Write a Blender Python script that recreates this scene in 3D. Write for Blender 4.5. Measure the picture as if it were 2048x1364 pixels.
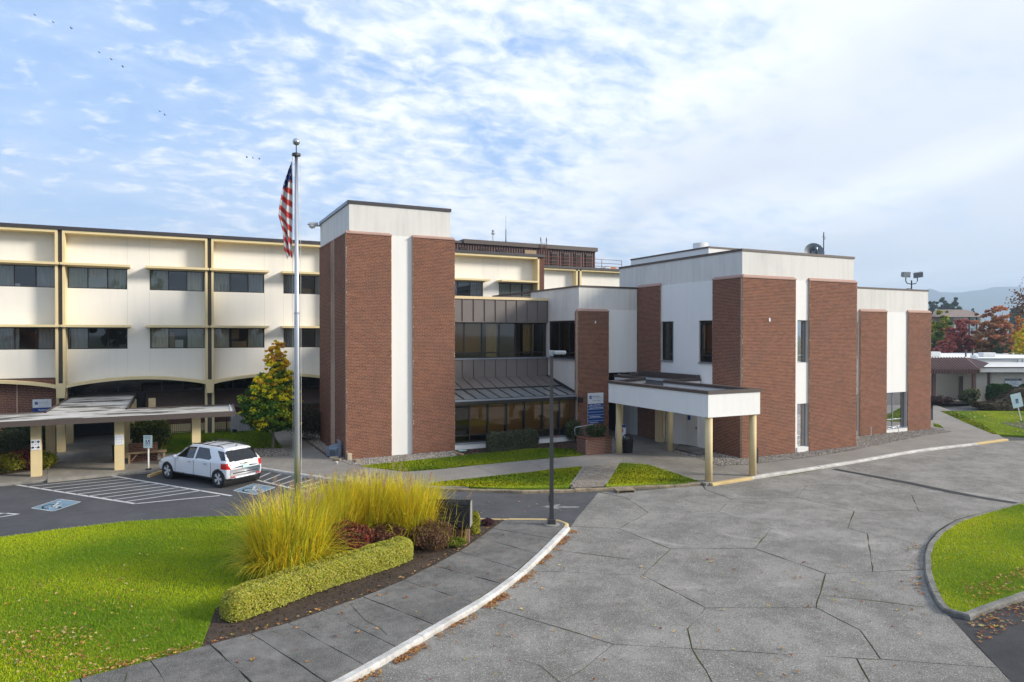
import bpy, bmesh, math, random
import numpy as np
from mathutils import Matrix, Vector
random.seed(7); RNG = np.random.default_rng(7)
for _o in list(bpy.data.objects): bpy.data.objects.remove(_o)
SC = bpy.context.scene; COL = SC.collection
R = math.radians
# ------------------------------------------------------------------ camera
H = 6.2                                   # eye height above the pavements (drone)
PSI = R(63.65); TH = math.atan(13/1365); FPX = 1365.0
FW = Vector((math.cos(PSI), math.sin(PSI), 0)); RT = Vector((math.sin(PSI), -math.cos(PSI), 0)); UP = Vector((0,0,1))
CF = FW*math.cos(TH)-UP*math.sin(TH); CU = UP*math.cos(TH)+FW*math.sin(TH)
cam_d = bpy.data.cameras.new('camera'); cam = bpy.data.objects.new('camera', cam_d); COL.objects.link(cam)
m = Matrix.Identity(4)
for i in range(3): m[i][0] = RT[i]; m[i][1] = CU[i]; m[i][2] = -CF[i]
m[2][3] = H
cam.matrix_world = m; cam_d.sensor_width = 36; cam_d.lens = FPX/2048*36; cam_d.clip_start = .1; cam_d.clip_end = 20000
SC.camera = cam
def at(px, py, z=0.0):
    """survey helper: where the sight line through photo point (px,py) meets the level z"""
    d = CF + RT*((px-1024)/FPX) + CU*((682-py)/FPX)
    t = (z-H)/d.z
    return Vector((d.x*t, d.y*t, z))
def rel(r, f, z=0.0):                     # metres right / forward of the viewpoint
    return Vector((RT.x*r+FW.x*f, RT.y*r+FW.y*f, z))
# ------------------------------------------------------------------ light
SUN_AZ, SUN_EL = R(56), R(24)             # from the facade normal (-y) towards +x
SUNV = Vector((math.sin(SUN_AZ)*math.cos(SUN_EL), -math.cos(SUN_AZ)*math.cos(SUN_EL), math.sin(SUN_EL)))
sun_d = bpy.data.lights.new('sun', 'SUN'); sun = bpy.data.objects.new('sun', sun_d); COL.objects.link(sun)
sun_d.energy = 1.8; sun_d.angle = R(13); sun_d.color = (1.0, .91, .78)
sun.rotation_euler = SUNV.to_track_quat('Z', 'Y').to_euler()
W = bpy.data.worlds.new('World'); SC.world = W; W.use_nodes = True
def nd(t, ty, **kw):
    n = t.nodes.new(ty)
    for k, v in kw.items():
        if k == 'inp':
            for a, b in v.items():
                if hasattr(b, 'is_linked') and hasattr(b, 'node'): t.links.new(b, n.inputs[a])
                else: n.inputs[a].default_value = b
        else: setattr(n, k, v)
    return n
def mth(t, op, a, b=0.0, c=0.0, clamp=False):
    n = nd(t, 'ShaderNodeMath', operation=op, use_clamp=clamp, inp={0: a, 1: b, 2: c}); return n.outputs[0]
def mixc(t, f, a, b, blend='MIX'):
    n = nd(t, 'ShaderNodeMix', data_type='RGBA', blend_type=blend)
    for k, v in ((0, f), (6, a), (7, b)):
        if hasattr(v, 'node'): t.links.new(v, n.inputs[k])
        else: n.inputs[k].default_value = v if k == 0 else (*v, 1) if len(v) == 3 else v
    return n.outputs[2]
def sstep(t, x, a, b):
    n = nd(t, 'ShaderNodeMapRange', interpolation_type='SMOOTHSTEP', inp={0: x, 1: a, 2: b, 3: 0.0, 4: 1.0}); return n.outputs[0]
t = W.node_tree; t.nodes.clear()
sky = nd(t, 'ShaderNodeTexSky', sky_type='NISHITA', sun_disc=False, sun_elevation=SUN_EL,
         sun_rotation=math.atan2(SUNV.x, SUNV.y), altitude=50, air_density=1.0, dust_density=1.2, ozone_density=2.0)
co = nd(t, 'ShaderNodeTexCoord').outputs['Generated']
sx = nd(t, 'ShaderNodeSeparateXYZ', inp={0: co})
dz = mth(t, 'MAXIMUM', sx.outputs[2], 0.0)
den = mth(t, 'ADD', dz, 0.24)
flat = nd(t, 'ShaderNodeCombineXYZ', inp={0: mth(t, 'DIVIDE', sx.outputs[0], den), 1: mth(t, 'DIVIDE', sx.outputs[1], den), 2: 0.0}).outputs[0]
def rot(vec, ang, sc):
    return nd(t, 'ShaderNodeMapping', vector_type='POINT', inp={0: vec, 2: (0, 0, ang), 3: sc}).outputs[0]
def nz(vec, scale, det=8.0, rough=.55, dist=0.0, out='Fac'):
    return nd(t, 'ShaderNodeTexNoise', noise_dimensions='3D', inp={'Vector': vec, 'Scale': scale, 'Detail': det, 'Roughness': rough, 'Distortion': dist}).outputs[out]
side = nd(t, 'ShaderNodeVectorMath', operation='DOT_PRODUCT', inp={0: co, 1: tuple(RT)}).outputs['Value']
big = nz(rot(flat, PSI-1.0, (1.0, .6, 1)), .75, 4, .5)
med = nz(rot(flat, PSI-.75, (.9, 1.25, 1)), 2.4, 9, .62, .4)                 # long bands
dap = nz(rot(flat, PSI-.9, (1.0, 1.3, 1)), 11.0, 6, .6, .3)                 # mackerel dapples
cov = mth(t, 'ADD', mth(t, 'MULTIPLY', big, .45), mth(t, 'ADD', mth(t, 'MULTIPLY', med, .46), mth(t, 'MULTIPLY', mth(t, 'SUBTRACT', dap, .5), mth(t, 'SUBTRACT', .56, mth(t, 'MULTIPLY', side, .75)))))
cov = mth(t, 'ADD', cov, mth(t, 'MULTIPLY', side, .26))
mask = sstep(t, cov, .30, .60)
veil = sstep(t, mth(t, 'ADD', mth(t, 'MULTIPLY', med, .6), mth(t, 'MULTIPLY', big, .5)), .40, .72)
grey = sstep(t, mth(t, 'ADD', nz(rot(flat, PSI-.9, (1, .42, 1)), 1.7, 5, .5, .5), mth(t, 'MULTIPLY', side, .5)), .48, .80)
ccol = mixc(t, grey, (4.05, 4.12, 4.25), (2.95, 3.07, 3.32))
skyc = nd(t, 'ShaderNodeVectorMath', operation='MULTIPLY', inp={0: sky.outputs[0], 1: (.48, .52, .56)}).outputs[0]
skyc = mixc(t, .62, skyc, (1.3, 2.2, 3.9))
low = mth(t, 'POWER', mth(t, 'SUBTRACT', 1.0, dz), 7.0)
skyc = mixc(t, mth(t, 'MULTIPLY', low, .72), skyc, (3.4, 3.8, 4.15))
skyc = mixc(t, mth(t, 'MULTIPLY', veil, .38), skyc, ccol)
c = mixc(t, mth(t, 'MULTIPLY', mask, .95), skyc, ccol)
bg = nd(t, 'ShaderNodeBackground', inp={0: c, 1: .1})
t.links.new(bg.outputs[0], nd(t, 'ShaderNodeOutputWorld').inputs[0])
vs = SC.view_settings; vs.view_transform = 'Standard'; vs.look = 'None'; vs.gamma = 1; vs.use_curve_mapping = False; vs.exposure = 1.7
SC.render.engine = 'CYCLES'; SC.cycles.use_denoising = True; SC.cycles.max_bounces = 8; SC.cycles.transparent_max_bounces = 24
SC.cycles.caustics_reflective = False; SC.cycles.caustics_refractive = False; SC.cycles.volume_bounces = 0
# ------------------------------------------------------------------ object helpers
WM = {}
def wmat(o):
    if o is None: return Matrix.Identity(4)
    return WM.get(o.name, Matrix.Identity(4))
def link(o, parent=None, mw=None):
    COL.objects.link(o)
    mw = mw or Matrix.Identity(4)
    if parent is not None:
        o.parent = parent; o.matrix_basis = wmat(parent).inverted() @ mw
    else: o.matrix_basis = mw
    WM[o.name] = mw
    return o
def tag(o, label=None, cat=None, group=None, kind=None):
    if label: o['label'] = label
    if cat: o['category'] = cat
    if group: o['group'] = group
    if kind: o['kind'] = kind
    return o
def thing(name, label, cat, loc=(0,0,0), rz=0.0, group=None):
    o = bpy.data.objects.new(name, None); o.empty_display_size = .3
    link(o, None, Matrix.Translation(loc) @ Matrix.Rotation(rz, 4, 'Z'))
    return tag(o, label, cat, group)
class MB:
    """collects faces; build() links them as one mesh object"""
    def __init__(s): s.v = []; s.f = []; s.m = []; s.mi = 0
    def add(s, vs, fs):
        b = len(s.v); s.v += [tuple(p) for p in vs]
        for q in fs: s.f.append([b+i for i in q]); s.m.append(s.mi)
        return s
    def box(s, x0, x1, y0, y1, z0, z1):
        return s.add([(x0,y0,z0),(x1,y0,z0),(x1,y1,z0),(x0,y1,z0),(x0,y0,z1),(x1,y0,z1),(x1,y1,z1),(x0,y1,z1)],
                     [(3,2,1,0),(4,5,6,7),(0,1,5,4),(1,2,6,5),(2,3,7,6),(3,0,4,7)])
    def prism(s, poly, z0, z1):
        n = len(poly)
        return s.add([(p[0],p[1],z0) for p in poly]+[(p[0],p[1],z1) for p in poly],
                     [tuple(range(n-1,-1,-1)), tuple(range(n,2*n))]+[(i,(i+1)%n,n+(i+1)%n,n+i) for i in range(n)])
    def extr(s, poly, d):                 # polygon of 3D points pushed along d
        n = len(poly); P = [Vector(p) for p in poly]; d = Vector(d)
        return s.add(P+[p+d for p in P], [tuple(range(n-1,-1,-1)), tuple(range(n,2*n))]+[(i,(i+1)%n,n+(i+1)%n,n+i) for i in range(n)])
    def quad(s, a, b, c, d): return s.add([a,b,c,d], [(0,1,2,3)])
    def tube(s, pts, rs, n=8, cap=True):
        pts = [Vector(p) for p in pts]; k = len(pts)
        if not hasattr(rs, '__len__'): rs = [rs]*k
        V = []; F = []
        for i, p in enumerate(pts):
            d = (pts[min(i+1,k-1)]-pts[max(i-1,0)]).normalized()
            a = d.cross(Vector((0,0,1)) if abs(d.z) < .9 else Vector((1,0,0))).normalized(); b = d.cross(a)
            for j in range(n):
                q = 2*math.pi*j/n; V.append(p+(a*math.cos(q)+b*math.sin(q))*rs[i])
        for i in range(k-1):
            for j in range(n): F.append((i*n+j, i*n+(j+1)%n, (i+1)*n+(j+1)%n, (i+1)*n+j))
        if cap: F += [tuple(range(n-1,-1,-1)), tuple(range((k-1)*n, k*n))]
        return s.add(V, F)
    def lathe(s, c, prof, n=16, axis=None):
        """prof: (radius, height) list round a vertical axis at c"""
        V = []; F = []; c = Vector(c)
        for r, z in prof:
            for j in range(n):
                q = 2*math.pi*j/n; V.append(c+Vector((r*math.cos(q), r*math.sin(q), z)))
        for i in range(len(prof)-1):
            for j in range(n): F.append((i*n+j, i*n+(j+1)%n, (i+1)*n+(j+1)%n, (i+1)*n+j))
        F += [tuple(range(n-1,-1,-1)), tuple(range((len(prof)-1)*n, len(prof)*n))]
        return s.add(V, F)
    def xform(s, M):
        s.v = [tuple(M @ Vector(p)) for p in s.v]; return s
    def mesh(s, name, mats, smooth=False):
        me = bpy.data.meshes.new(name); me.from_pydata(s.v, [], s.f)
        for k in (mats if isinstance(mats, (list, tuple)) else [mats]): me.materials.append(M[k] if isinstance(k, str) else k)
        if max(s.m, default=0): me.polygons.foreach_set('material_index', s.m)
        if smooth: me.shade_smooth()
        return me
    def build(s, name, mats, parent=None, smooth=False, mw=None, local=False, bevel=0):
        me = s.mesh(name, mats, smooth)
        o = bpy.data.objects.new(name, me)
        if local and parent is not None: mw = wmat(parent)
        link(o, parent, mw)
        if bevel:
            b = o.modifiers.new('bevel', 'BEVEL'); b.width = bevel; b.segments = 2; b.limit_method = 'ANGLE'; b.angle_limit = R(40)
        return o
def share(name, mesh, parent, mw):        # one more object on shared mesh data
    o = bpy.data.objects.new(name, mesh); return link(o, parent, mw)
def npmesh(name, V, F, mats, cols=None, smooth=False):
    """V (n,3) array, F (m,k) array of equal-sided faces"""
    me = bpy.data.meshes.new(name); V = np.asarray(V, np.float32); F = np.asarray(F, np.int32); k = F.shape[1]
    me.vertices.add(len(V)); me.vertices.foreach_set('co', V.ravel())
    me.loops.add(F.size); me.loops.foreach_set('vertex_index', F.ravel())
    me.polygons.add(len(F)); me.polygons.foreach_set('loop_start', np.arange(0, F.size, k, dtype=np.int32))
    me.update(calc_edges=True)
    if cols is not None:
        a = me.color_attributes.new('Col', 'FLOAT_COLOR', 'POINT')
        a.data.foreach_set('color', np.concatenate([np.asarray(cols, np.float32), np.ones((len(V),1), np.float32)], 1).ravel())
    me.materials.append(M[mats] if isinstance(mats, str) else mats)
    if smooth: me.shade_smooth()
    else: me.shade_flat()
    return me
def npobj(name, V, F, mats, parent=None, cols=None, smooth=False, mw=None):
    return link(bpy.data.objects.new(name, npmesh(name, V, F, mats, cols, smooth)), parent, mw)
# ------------------------------------------------------------------ materials (all procedural)
M = {}
def newmat(name):
    mt = bpy.data.materials.new(name); mt.use_nodes = True; mt.node_tree.nodes.clear(); M[name] = mt
    tr = mt.node_tree; out = nd(tr, 'ShaderNodeOutputMaterial'); b = nd(tr, 'ShaderNodeBsdfPrincipled')
    tr.links.new(b.outputs[0], out.inputs[0]); return mt, tr, b, out
def pos(tr, sc=(1,1,1), obj=False):
    v = nd(tr, 'ShaderNodeTexCoord').outputs['Object'] if obj else nd(tr, 'ShaderNodeNewGeometry').outputs['Position']
    return nd(tr, 'ShaderNodeMapping', inp={0: v, 3: sc}).outputs[0]
def noi(tr, v, scale, det=4.0, rough=.55, dist=0.0):
    return nd(tr, 'ShaderNodeTexNoise', inp={'Vector': v, 'Scale': scale, 'Detail': det, 'Roughness': rough, 'Distortion': dist}).outputs['Fac']
def bump(tr, b, hgt, st=.3, dist=.01):
    n = nd(tr, 'ShaderNodeBump', inp={'Strength': st, 'Distance': dist, 'Height': hgt}); tr.links.new(n.outputs[0], b.inputs['Normal'])
def plain(name, col, rough=.6, metal=0.0, var=.12, scale=3.0, spec=.5, coat=0.0, bmp=0.0):
    mt, tr, b, o = newmat(name); n = noi(tr, pos(tr), scale, 5)
    lo = tuple(x*(1-var) for x in col); hi = tuple(min(1, x*(1+var)) for x in col)
    tr.links.new(mixc(tr, n, lo, hi), b.inputs['Base Color'])
    b.inputs['Roughness'].default_value = rough; b.inputs['Metallic'].default_value = metal
    b.inputs['Specular IOR Level'].default_value = spec; b.inputs['Coat Weight'].default_value = coat
    if bmp: bump(tr, b, noi(tr, pos(tr), scale*12, 4), bmp, .01)
    return mt
def stucco(name, col, stain=.3, sc=1.0):
    mt, tr, b, o = newmat(name)
    st = noi(tr, pos(tr, (2.2*sc, 2.2*sc, .16*sc)), 1.6, 6, .62)          # rain streaks run down
    bl = noi(tr, pos(tr), .35, 5, .6)
    f = mth(tr, 'ADD', mth(tr, 'MULTIPLY', sstep(tr, st, .42, .72), .6), mth(tr, 'MULTIPLY', sstep(tr, bl, .4, .75), .5))
    d = tuple(x*(1-stain) for x in (col[0]*.98, col[1], col[2]*1.0))
    tr.links.new(mixc(tr, f, col, d), b.inputs['Base Color'])
    b.inputs['Roughness'].default_value = .92; b.inputs['Specular IOR Level'].default_value = .2
    bump(tr, b, noi(tr, pos(tr), 55, 3), .25, .006); return mt
stucco('stucco', (.71, .695, .66), .17); stucco('stucco_white', (.83, .82, .795), .06); stucco('cream', (.83, .80, .74), .06, .8)
plain('yellow_trim', (.73, .60, .335), .7, var=.1, scale=1.5, bmp=.1); plain('pale_trim', (.74, .60, .36), .7, var=.06)
plain('yellow_column', (.66, .53, .29), .75, var=.14, scale=2.2, bmp=.15)
plain('coping_dark', (.055, .05, .055), .45, .2); plain('coping_brown', (.085, .066, .058), .5, .1)
plain('coping_bluegrey', (.20, .24, .30), .4, .3); plain('brown_strip', (.085, .072, .062), .7, var=.2)
plain('pink_cap', (.38, .235, .19), .75, var=.15); plain('roof_felt', (.05, .05, .055), .9, var=.4, scale=1.2)
plain('bronze_panel', (.185, .165, .155), .42, .25, var=.08, scale=.6); plain('bronze_frame', (.035, .03, .028), .45, .3)
plain('grey_frame', (.28, .31, .36), .4, .4); plain('white_frame', (.66, .66, .64), .5); plain('blind_tan', (.50, .35, .16), .8, var=.1, scale=.8)
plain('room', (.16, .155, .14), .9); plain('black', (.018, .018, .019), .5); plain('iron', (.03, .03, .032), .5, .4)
plain('steel', (.48, .50, .53), .32, .85, var=.1); plain('galv', (.42, .45, .48), .45, .7, var=.15); plain('alu_pole', (.55, .56, .58), .28, .85, var=.08, scale=6)
plain('white_paint', (.74, .74, .72), .55, var=.12, scale=4); plain('grey_metal', (.30, .33, .36), .5, .3)
plain('dark_post', (.062, .062, .064), .45, .3); plain('rust_rail', (.20, .065, .04), .7); plain('wood', (.34, .24, .15), .8, var=.3, scale=5)
plain('yellow_stop', (.60, .43, .18), .85, var=.3, scale=3, bmp=.3); plain('sign_white', (.74, .77, .82), .4, var=.03); plain('sign_blue', (.012, .045, .24), .4, var=.05)
plain('sign_blue_line', (.35, .55, .80), .4); plain('sign_pale', (.50, .66, .66), .4, var=.08); plain('text_grey', (.25, .28, .36), .6); plain('red', (.45, .02, .02), .4)
plain('plastic_grey', (.15, .185, .24), .5, var=.15); plain('stone_tan', (.52, .44, .31), .9, var=.25, scale=9, bmp=.4); plain('bark', (.20, .16, .12), .9, var=.35, scale=9, bmp=.5)
plain('louvre', (.05, .045, .045), .6); plain('dish', (.22, .25, .28), .5); plain('orange', (.55, .16, .04), .5); plain('tan_siding', (.60, .56, .47), .8, var=.06)
plain('brown_metal', (.115, .062, .055), .5, .1, var=.12); plain('white_roof', (.80, .80, .78), .8, var=.08, scale=.6); plain('purple_cap', (.2, .14, .18), .7)
plain('teal_lid', (.33, .55, .48), .6); plain('cloth_green', (.55, .58, .50), .9, var=.1); plain('cloth_grey', (.48, .49, .50), .9, var=.1); plain('cloth_cream', (.72, .67, .55), .9, var=.1)
plain('carton', (.34, .24, .14), .85, var=.15); plain('paper', (.62, .65, .62), .8); plain('shingle', (.105, .075, .06), .9, var=.35, scale=4, bmp=.5)
plain('granite', (.022, .0225, .025), .95, var=.9, scale=9, spec=.15, bmp=.7); plain('granite_pale', (.26, .255, .24), .9, var=.3, scale=14, bmp=.5)
plain('silver_slats', (.2, .21, .22), .5, .3); plain('skylight', (.17, .185, .19), .12, .0, var=.25, scale=.8); plain('aggregate_board', (.10, .055, .04), .9, var=.3, scale=6)
# glass: thin tinted pane
def glass(name, tint, refl=1.0, rough=.0):
    mt, tr, b, out = newmat(name); tr.nodes.remove(b)
    fr = nd(tr, 'ShaderNodeFresnel', inp={0: 1.52}); n = noi(tr, pos(tr), .7, 2)
    bp = nd(tr, 'ShaderNodeBump', inp={'Strength': .05, 'Distance': .02, 'Height': n})
    g = nd(tr, 'ShaderNodeBsdfGlossy', inp={'Color': (.95, .97, 1, 1), 'Roughness': rough, 'Normal': bp.outputs[0]})
    tp = nd(tr, 'ShaderNodeBsdfTransparent', inp={0: (*tint, 1)})
    mx = nd(tr, 'ShaderNodeMixShader', inp={0: mth(tr, 'MULTIPLY', fr.outputs[0], refl, clamp=True), 1: tp.outputs[0], 2: g.outputs[0]})
    tr.links.new(mx.outputs[0], out.inputs[0]); return mt
glass('glass_shade', (.3, .3, .3), .35); glass('glass', (.92, .93, .92), 1.1); glass('glass_bronze', (.80, .73, .60), 1.25); glass('glass_dark', (.40, .41, .41), .55); glass('glass_car', (.16, .18, .19), 1.5)  # glass_shade: tint and reflections dimmed so recessed doors look shaded
# bricks: colour per brick
def brickmat(name, a, b2, dark):
    mt, tr, b, o = newmat(name)
    rnd = mth(tr, 'FRACT', mth(tr, 'ADD', nd(tr, 'ShaderNodeNewGeometry').outputs['Random Per Island'], nd(tr, 'ShaderNodeObjectInfo').outputs['Random']))
    c = mixc(tr, rnd, a, b2)
    c = mixc(tr, mth(tr, 'MULTIPLY', sstep(tr, noi(tr, pos(tr), .55, 5, .65), .45, .75), .8), c, dark)
    c = mixc(tr, mth(tr, 'MULTIPLY', sstep(tr, noi(tr, pos(tr, (1, 1, .25)), 1.3, 5, .7), .56, .78), .5), c, tuple(x*.5 for x in dark))
    c = mixc(tr, mth(tr, 'MULTIPLY', noi(tr, pos(tr), 30, 3), .45), c, tuple(min(1, x*1.5) for x in b2))
    tr.links.new(c, b.inputs['Base Color']); b.inputs['Roughness'].default_value = .88; b.inputs['Specular IOR Level'].default_value = .25
    bump(tr, b, noi(tr, pos(tr), 70, 3), .3, .004)
brickmat('brick', (.092, .037, .025), (.205, .080, .048), (.085, .046, .035)); brickmat('brick_dark', (.12, .055, .042), (.155, .072, .054), (.08, .045, .038))
brickmat('paver', (.15, .13, .105), (.27, .235, .19), (.12, .105, .085)); plain('joint_line', (.60, .58, .53), .9)
plain('mortar', (.46, .33, .24), .95, var=.15, scale=6); plain('mortar_dark', (.09, .085, .07), .95, var=.3)
# paving
def paving(name, c1, c2, speck, scale=.5, moss=None, bmp=.35, spsc=42):
    mt, tr, b, o = newmat(name); p = pos(tr)
    n1 = noi(tr, p, scale, 6, .62); n2 = noi(tr, p, scale*5.3, 5, .6); sp = noi(tr, p, spsc, 3, .7)
    c = mixc(tr, sstep(tr, mth(tr, 'ADD', mth(tr, 'MULTIPLY', n1, .65), mth(tr, 'MULTIPLY', n2, .35)), .36, .66), c1, c2)
    ob = nd(tr, 'ShaderNodeObjectInfo').outputs['Random']
    c = mixc(tr, mth(tr, 'MULTIPLY', ob, .16), c, tuple(x*.62 for x in c1))
    c = mixc(tr, mth(tr, 'MULTIPLY', sstep(tr, sp, .54, .70), speck), c, tuple(min(1, x*2.0) for x in c2))
    c = mixc(tr, mth(tr, 'MULTIPLY', sstep(tr, sp, .46, .30), speck), c, tuple(x*.35 for x in c1))
    st = noi(tr, p, .9, 6, .7, .6)
    c = mixc(tr, mth(tr, 'MULTIPLY', sstep(tr, st, .62, .78), .45), c, tuple(x*.45 for x in c1))
    if 'court' in name or 'walk' in name:         # chalky blooms and worn lighter patches
        c = mixc(tr, mth(tr, 'MULTIPLY', sstep(tr, noi(tr, p, .42, 7, .72, .9), .56, .74), .42), c, tuple(min(1, x*1.75) for x in c2))
    tr.links.new(c, b.inputs['Base Color']); b.inputs['Roughness'].default_value = .9; b.inputs['Specular IOR Level'].default_value = .3
    bump(tr, b, sp, bmp, .012); return mt
paving('court_concrete', (.145, .138, .122), (.275, .26, .234), .9, .5); paving('walk_concrete', (.095, .091, .084), (.20, .192, .175), .7, .8)
paving('asphalt', (.062, .062, .066), (.088, .088, .092), .5, .5, bmp=.3); paving('asphalt_dark', (.034, .034, .036), (.055, .055, .056), .4, .6)
paving('aggregate', (.21, .195, .172), (.285, .262, .232), .6, .6); paving('porch_concrete', (.20, .185, .16), (.31, .29, .255), .2, .5, bmp=.15)
paving('kerb_white', (.40, .385, .36), (.66, .645, .61), .25, 2.2, spsc=40); paving('kerb_stone', (.16, .13, .09), (.36, .29, .19), .3, 1.6, spsc=30)
paving('kerb_yellow', (.50, .37, .17), (.64, .49, .25), .2, 1.4, spsc=30); paving('kerb_grey', (.13, .125, .11), (.26, .25, .225), .3, 1.5, spsc=35)
paving('road_paint', (.45, .45, .44), (.62, .62, .60), .3, 2.5, bmp=.2, spsc=60); paving('road_paint_worn', (.13, .13, .13), (.30, .30, .29), .5, 2.5, bmp=.2, spsc=30); paving('blue_paint', (.12, .20, .27), (.19, .29, .36), .4, 2.5, bmp=.2, spsc=60)
paving('soil', (.045, .032, .023), (.085, .060, .042), .6, 1.5, bmp=.8, spsc=40); paving('joint_moss', (.045, .050, .018), (.12, .125, .035), .3, 1.4, spsc=60)
paving('membrane', (.40, .385, .35), (.62, .60, .56), .1, .5, bmp=.1)
# soiled roof membrane: dark puddle stains
tr = M['membrane'].node_tree; b = [n for n in tr.nodes if n.type == 'BSDF_PRINCIPLED'][0]; src = b.inputs['Base Color'].links[0].from_socket
stn = noi(tr, pos(tr, (.45, 1.5, 1)), .9, 7, .62, .8)
tr.links.new(mixc(tr, sstep(tr, stn, .48, .60), src, (.075, .068, .05)), b.inputs['Base Color'])
# foliage: leaf colour from attribute, a little light passes through
def leafmat(name, trans=.35, rough=.55):
    mt, tr, b, out = newmat(name)
    c = nd(tr, 'ShaderNodeVertexColor', layer_name='Col').outputs[0]
    tr.links.new(c, b.inputs['Base Color']); b.inputs['Roughness'].default_value = rough; b.inputs['Specular IOR Level'].default_value = .3
    tl = nd(tr, 'ShaderNodeBsdfTranslucent', inp={0: c})
    mx = nd(tr, 'ShaderNodeMixShader', inp={0: trans, 1: b.outputs[0], 2: tl.outputs[0]}); tr.links.new(mx.outputs[0], out.inputs[0])
leafmat('leaf'); leafmat('blade', .3, .6); leafmat('litter', .15, .8); leafmat('pebble', 0.0, .85)
def turf(name, c1, c2, c3):
    mt, tr, b, o = newmat(name); p = pos(tr)
    c = mixc(tr, sstep(tr, noi(tr, p, .45, 5, .6), .35, .65), c1, c2); c = mixc(tr, sstep(tr, noi(tr, p, 1.6, 6, .65), .48, .75), c, c3)
    c = mixc(tr, mth(tr, 'MULTIPLY', noi(tr, p, 45, 3), .6), c, tuple(x*.45 for x in c1))
    tr.links.new(c, b.inputs['Base Color']); b.inputs['Roughness'].default_value = .9; b.inputs['Specular IOR Level'].default_value = .2
    bump(tr, b, noi(tr, p, 40, 4), .8, .03)
turf('turf', (.10, .19, .010), (.19, .28, .012), (.24, .27, .02)); turf('far_land', (.06, .09, .04), (.09, .115, .045), (.11, .105, .06)); turf('hill_forest', (.016, .03, .016), (.03, .05, .02), (.04, .06, .03))
# ================================================================== SETTING
ROAD = -.12
def pp(pts, z=0.0): return [at(x, y, z) for x, y in pts]
def sheet(name, poly, z0, z1, mat, parent=None, kind='structure'):
    o = MB().prism(poly, z0, z1).build(name, mat, parent)
    if parent is None: o['kind'] = kind
    return o
def in_poly(P, poly):
    x, y = P[:,0], P[:,1]; r = np.zeros(len(P), bool); n = len(poly); j = n-1
    for i in range(n):
        xi, yi, xj, yj = poly[i][0], poly[i][1], poly[j][0], poly[j][1]
        c = ((yi > y) != (yj > y)) & (x < (xj-xi)*(y-yi)/((yj-yi) or 1e-9)+xi); r ^= c; j = i
    return r
def scatter(poly, n):
    a = np.array([[p[0], p[1]] for p in poly]); lo, hi = a.min(0), a.max(0); out = []
    while sum(map(len, out)) < n:
        P = RNG.uniform(lo, hi, (n*2, 2)); out.append(P[in_poly(P, a)])
        if len(out) > 60: break
    return np.concatenate(out)[:n]
def area(poly):
    return abs(sum(poly[i][0]*poly[i-1][1]-poly[i-1][0]*poly[i][1] for i in range(len(poly))))/2
def pick(cols, n, jit=.15):
    c = np.array(cols, float)[RNG.integers(0, len(cols), n)]; return np.clip(c*RNG.uniform(1-jit, 1+jit, (n,1))*RNG.uniform(1-jit*.5, 1+jit*.5, (n,3)), 0, 1)
def blades(name, P, z, hgt, wid, cols, parent=None, lean=.5, kind='stuff', label=None, cat=None):
    n = len(P); a = RNG.uniform(0, 2*np.pi, n); hh = hgt*RNG.uniform(.55, 1.25, n); l = hh*lean*RNG.uniform(.1, 1, n); b = RNG.uniform(0, 2*np.pi, n)
    B = np.c_[P, np.full(n, z)]; s = np.c_[np.cos(a), np.sin(a), np.zeros(n)]*wid*RNG.uniform(.6, 1.4, (n,1))
    T = B + np.c_[np.cos(b)*l, np.sin(b)*l, hh]
    V = np.stack([B-s, B+s, T], 1).reshape(-1, 3); F = np.arange(3*n).reshape(-1, 3)
    o = npobj(name, V, F, 'blade', parent, np.repeat(cols, 3, 0)); tag(o, label, cat, kind=kind); return o
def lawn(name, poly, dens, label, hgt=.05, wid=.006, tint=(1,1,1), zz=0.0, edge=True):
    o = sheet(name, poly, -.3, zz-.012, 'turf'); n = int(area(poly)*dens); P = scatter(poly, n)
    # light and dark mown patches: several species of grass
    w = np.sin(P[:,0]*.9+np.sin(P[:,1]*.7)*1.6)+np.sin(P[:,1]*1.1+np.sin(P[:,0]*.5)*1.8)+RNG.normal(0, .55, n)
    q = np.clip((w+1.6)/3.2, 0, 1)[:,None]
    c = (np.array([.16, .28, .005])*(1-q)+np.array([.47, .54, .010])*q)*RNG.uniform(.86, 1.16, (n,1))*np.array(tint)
    dry = RNG.random(n) < .03; c[dry] = pick([(.26, .24, .06), (.20, .17, .06)], int(dry.sum()))
    blades(name+'_blades', P, zz-.014, hgt, wid, c, None, .7, 'stuff', label, 'grass'); return o
# far land, water-level plain out to the horizon
gr = 6500
sheet('ground', [(-gr,-gr),(gr,-gr),(gr,gr),(-gr,gr)], -1.0, -.34, 'far_land')
sheet('road', [(-60,-14),(95,-14),(95,36.2),(46,36.2),(33,28.6),(26,26.5),(6,31),(3.5,35.6),(-60,35.6)], -.33, ROAD, 'asphalt')
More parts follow.
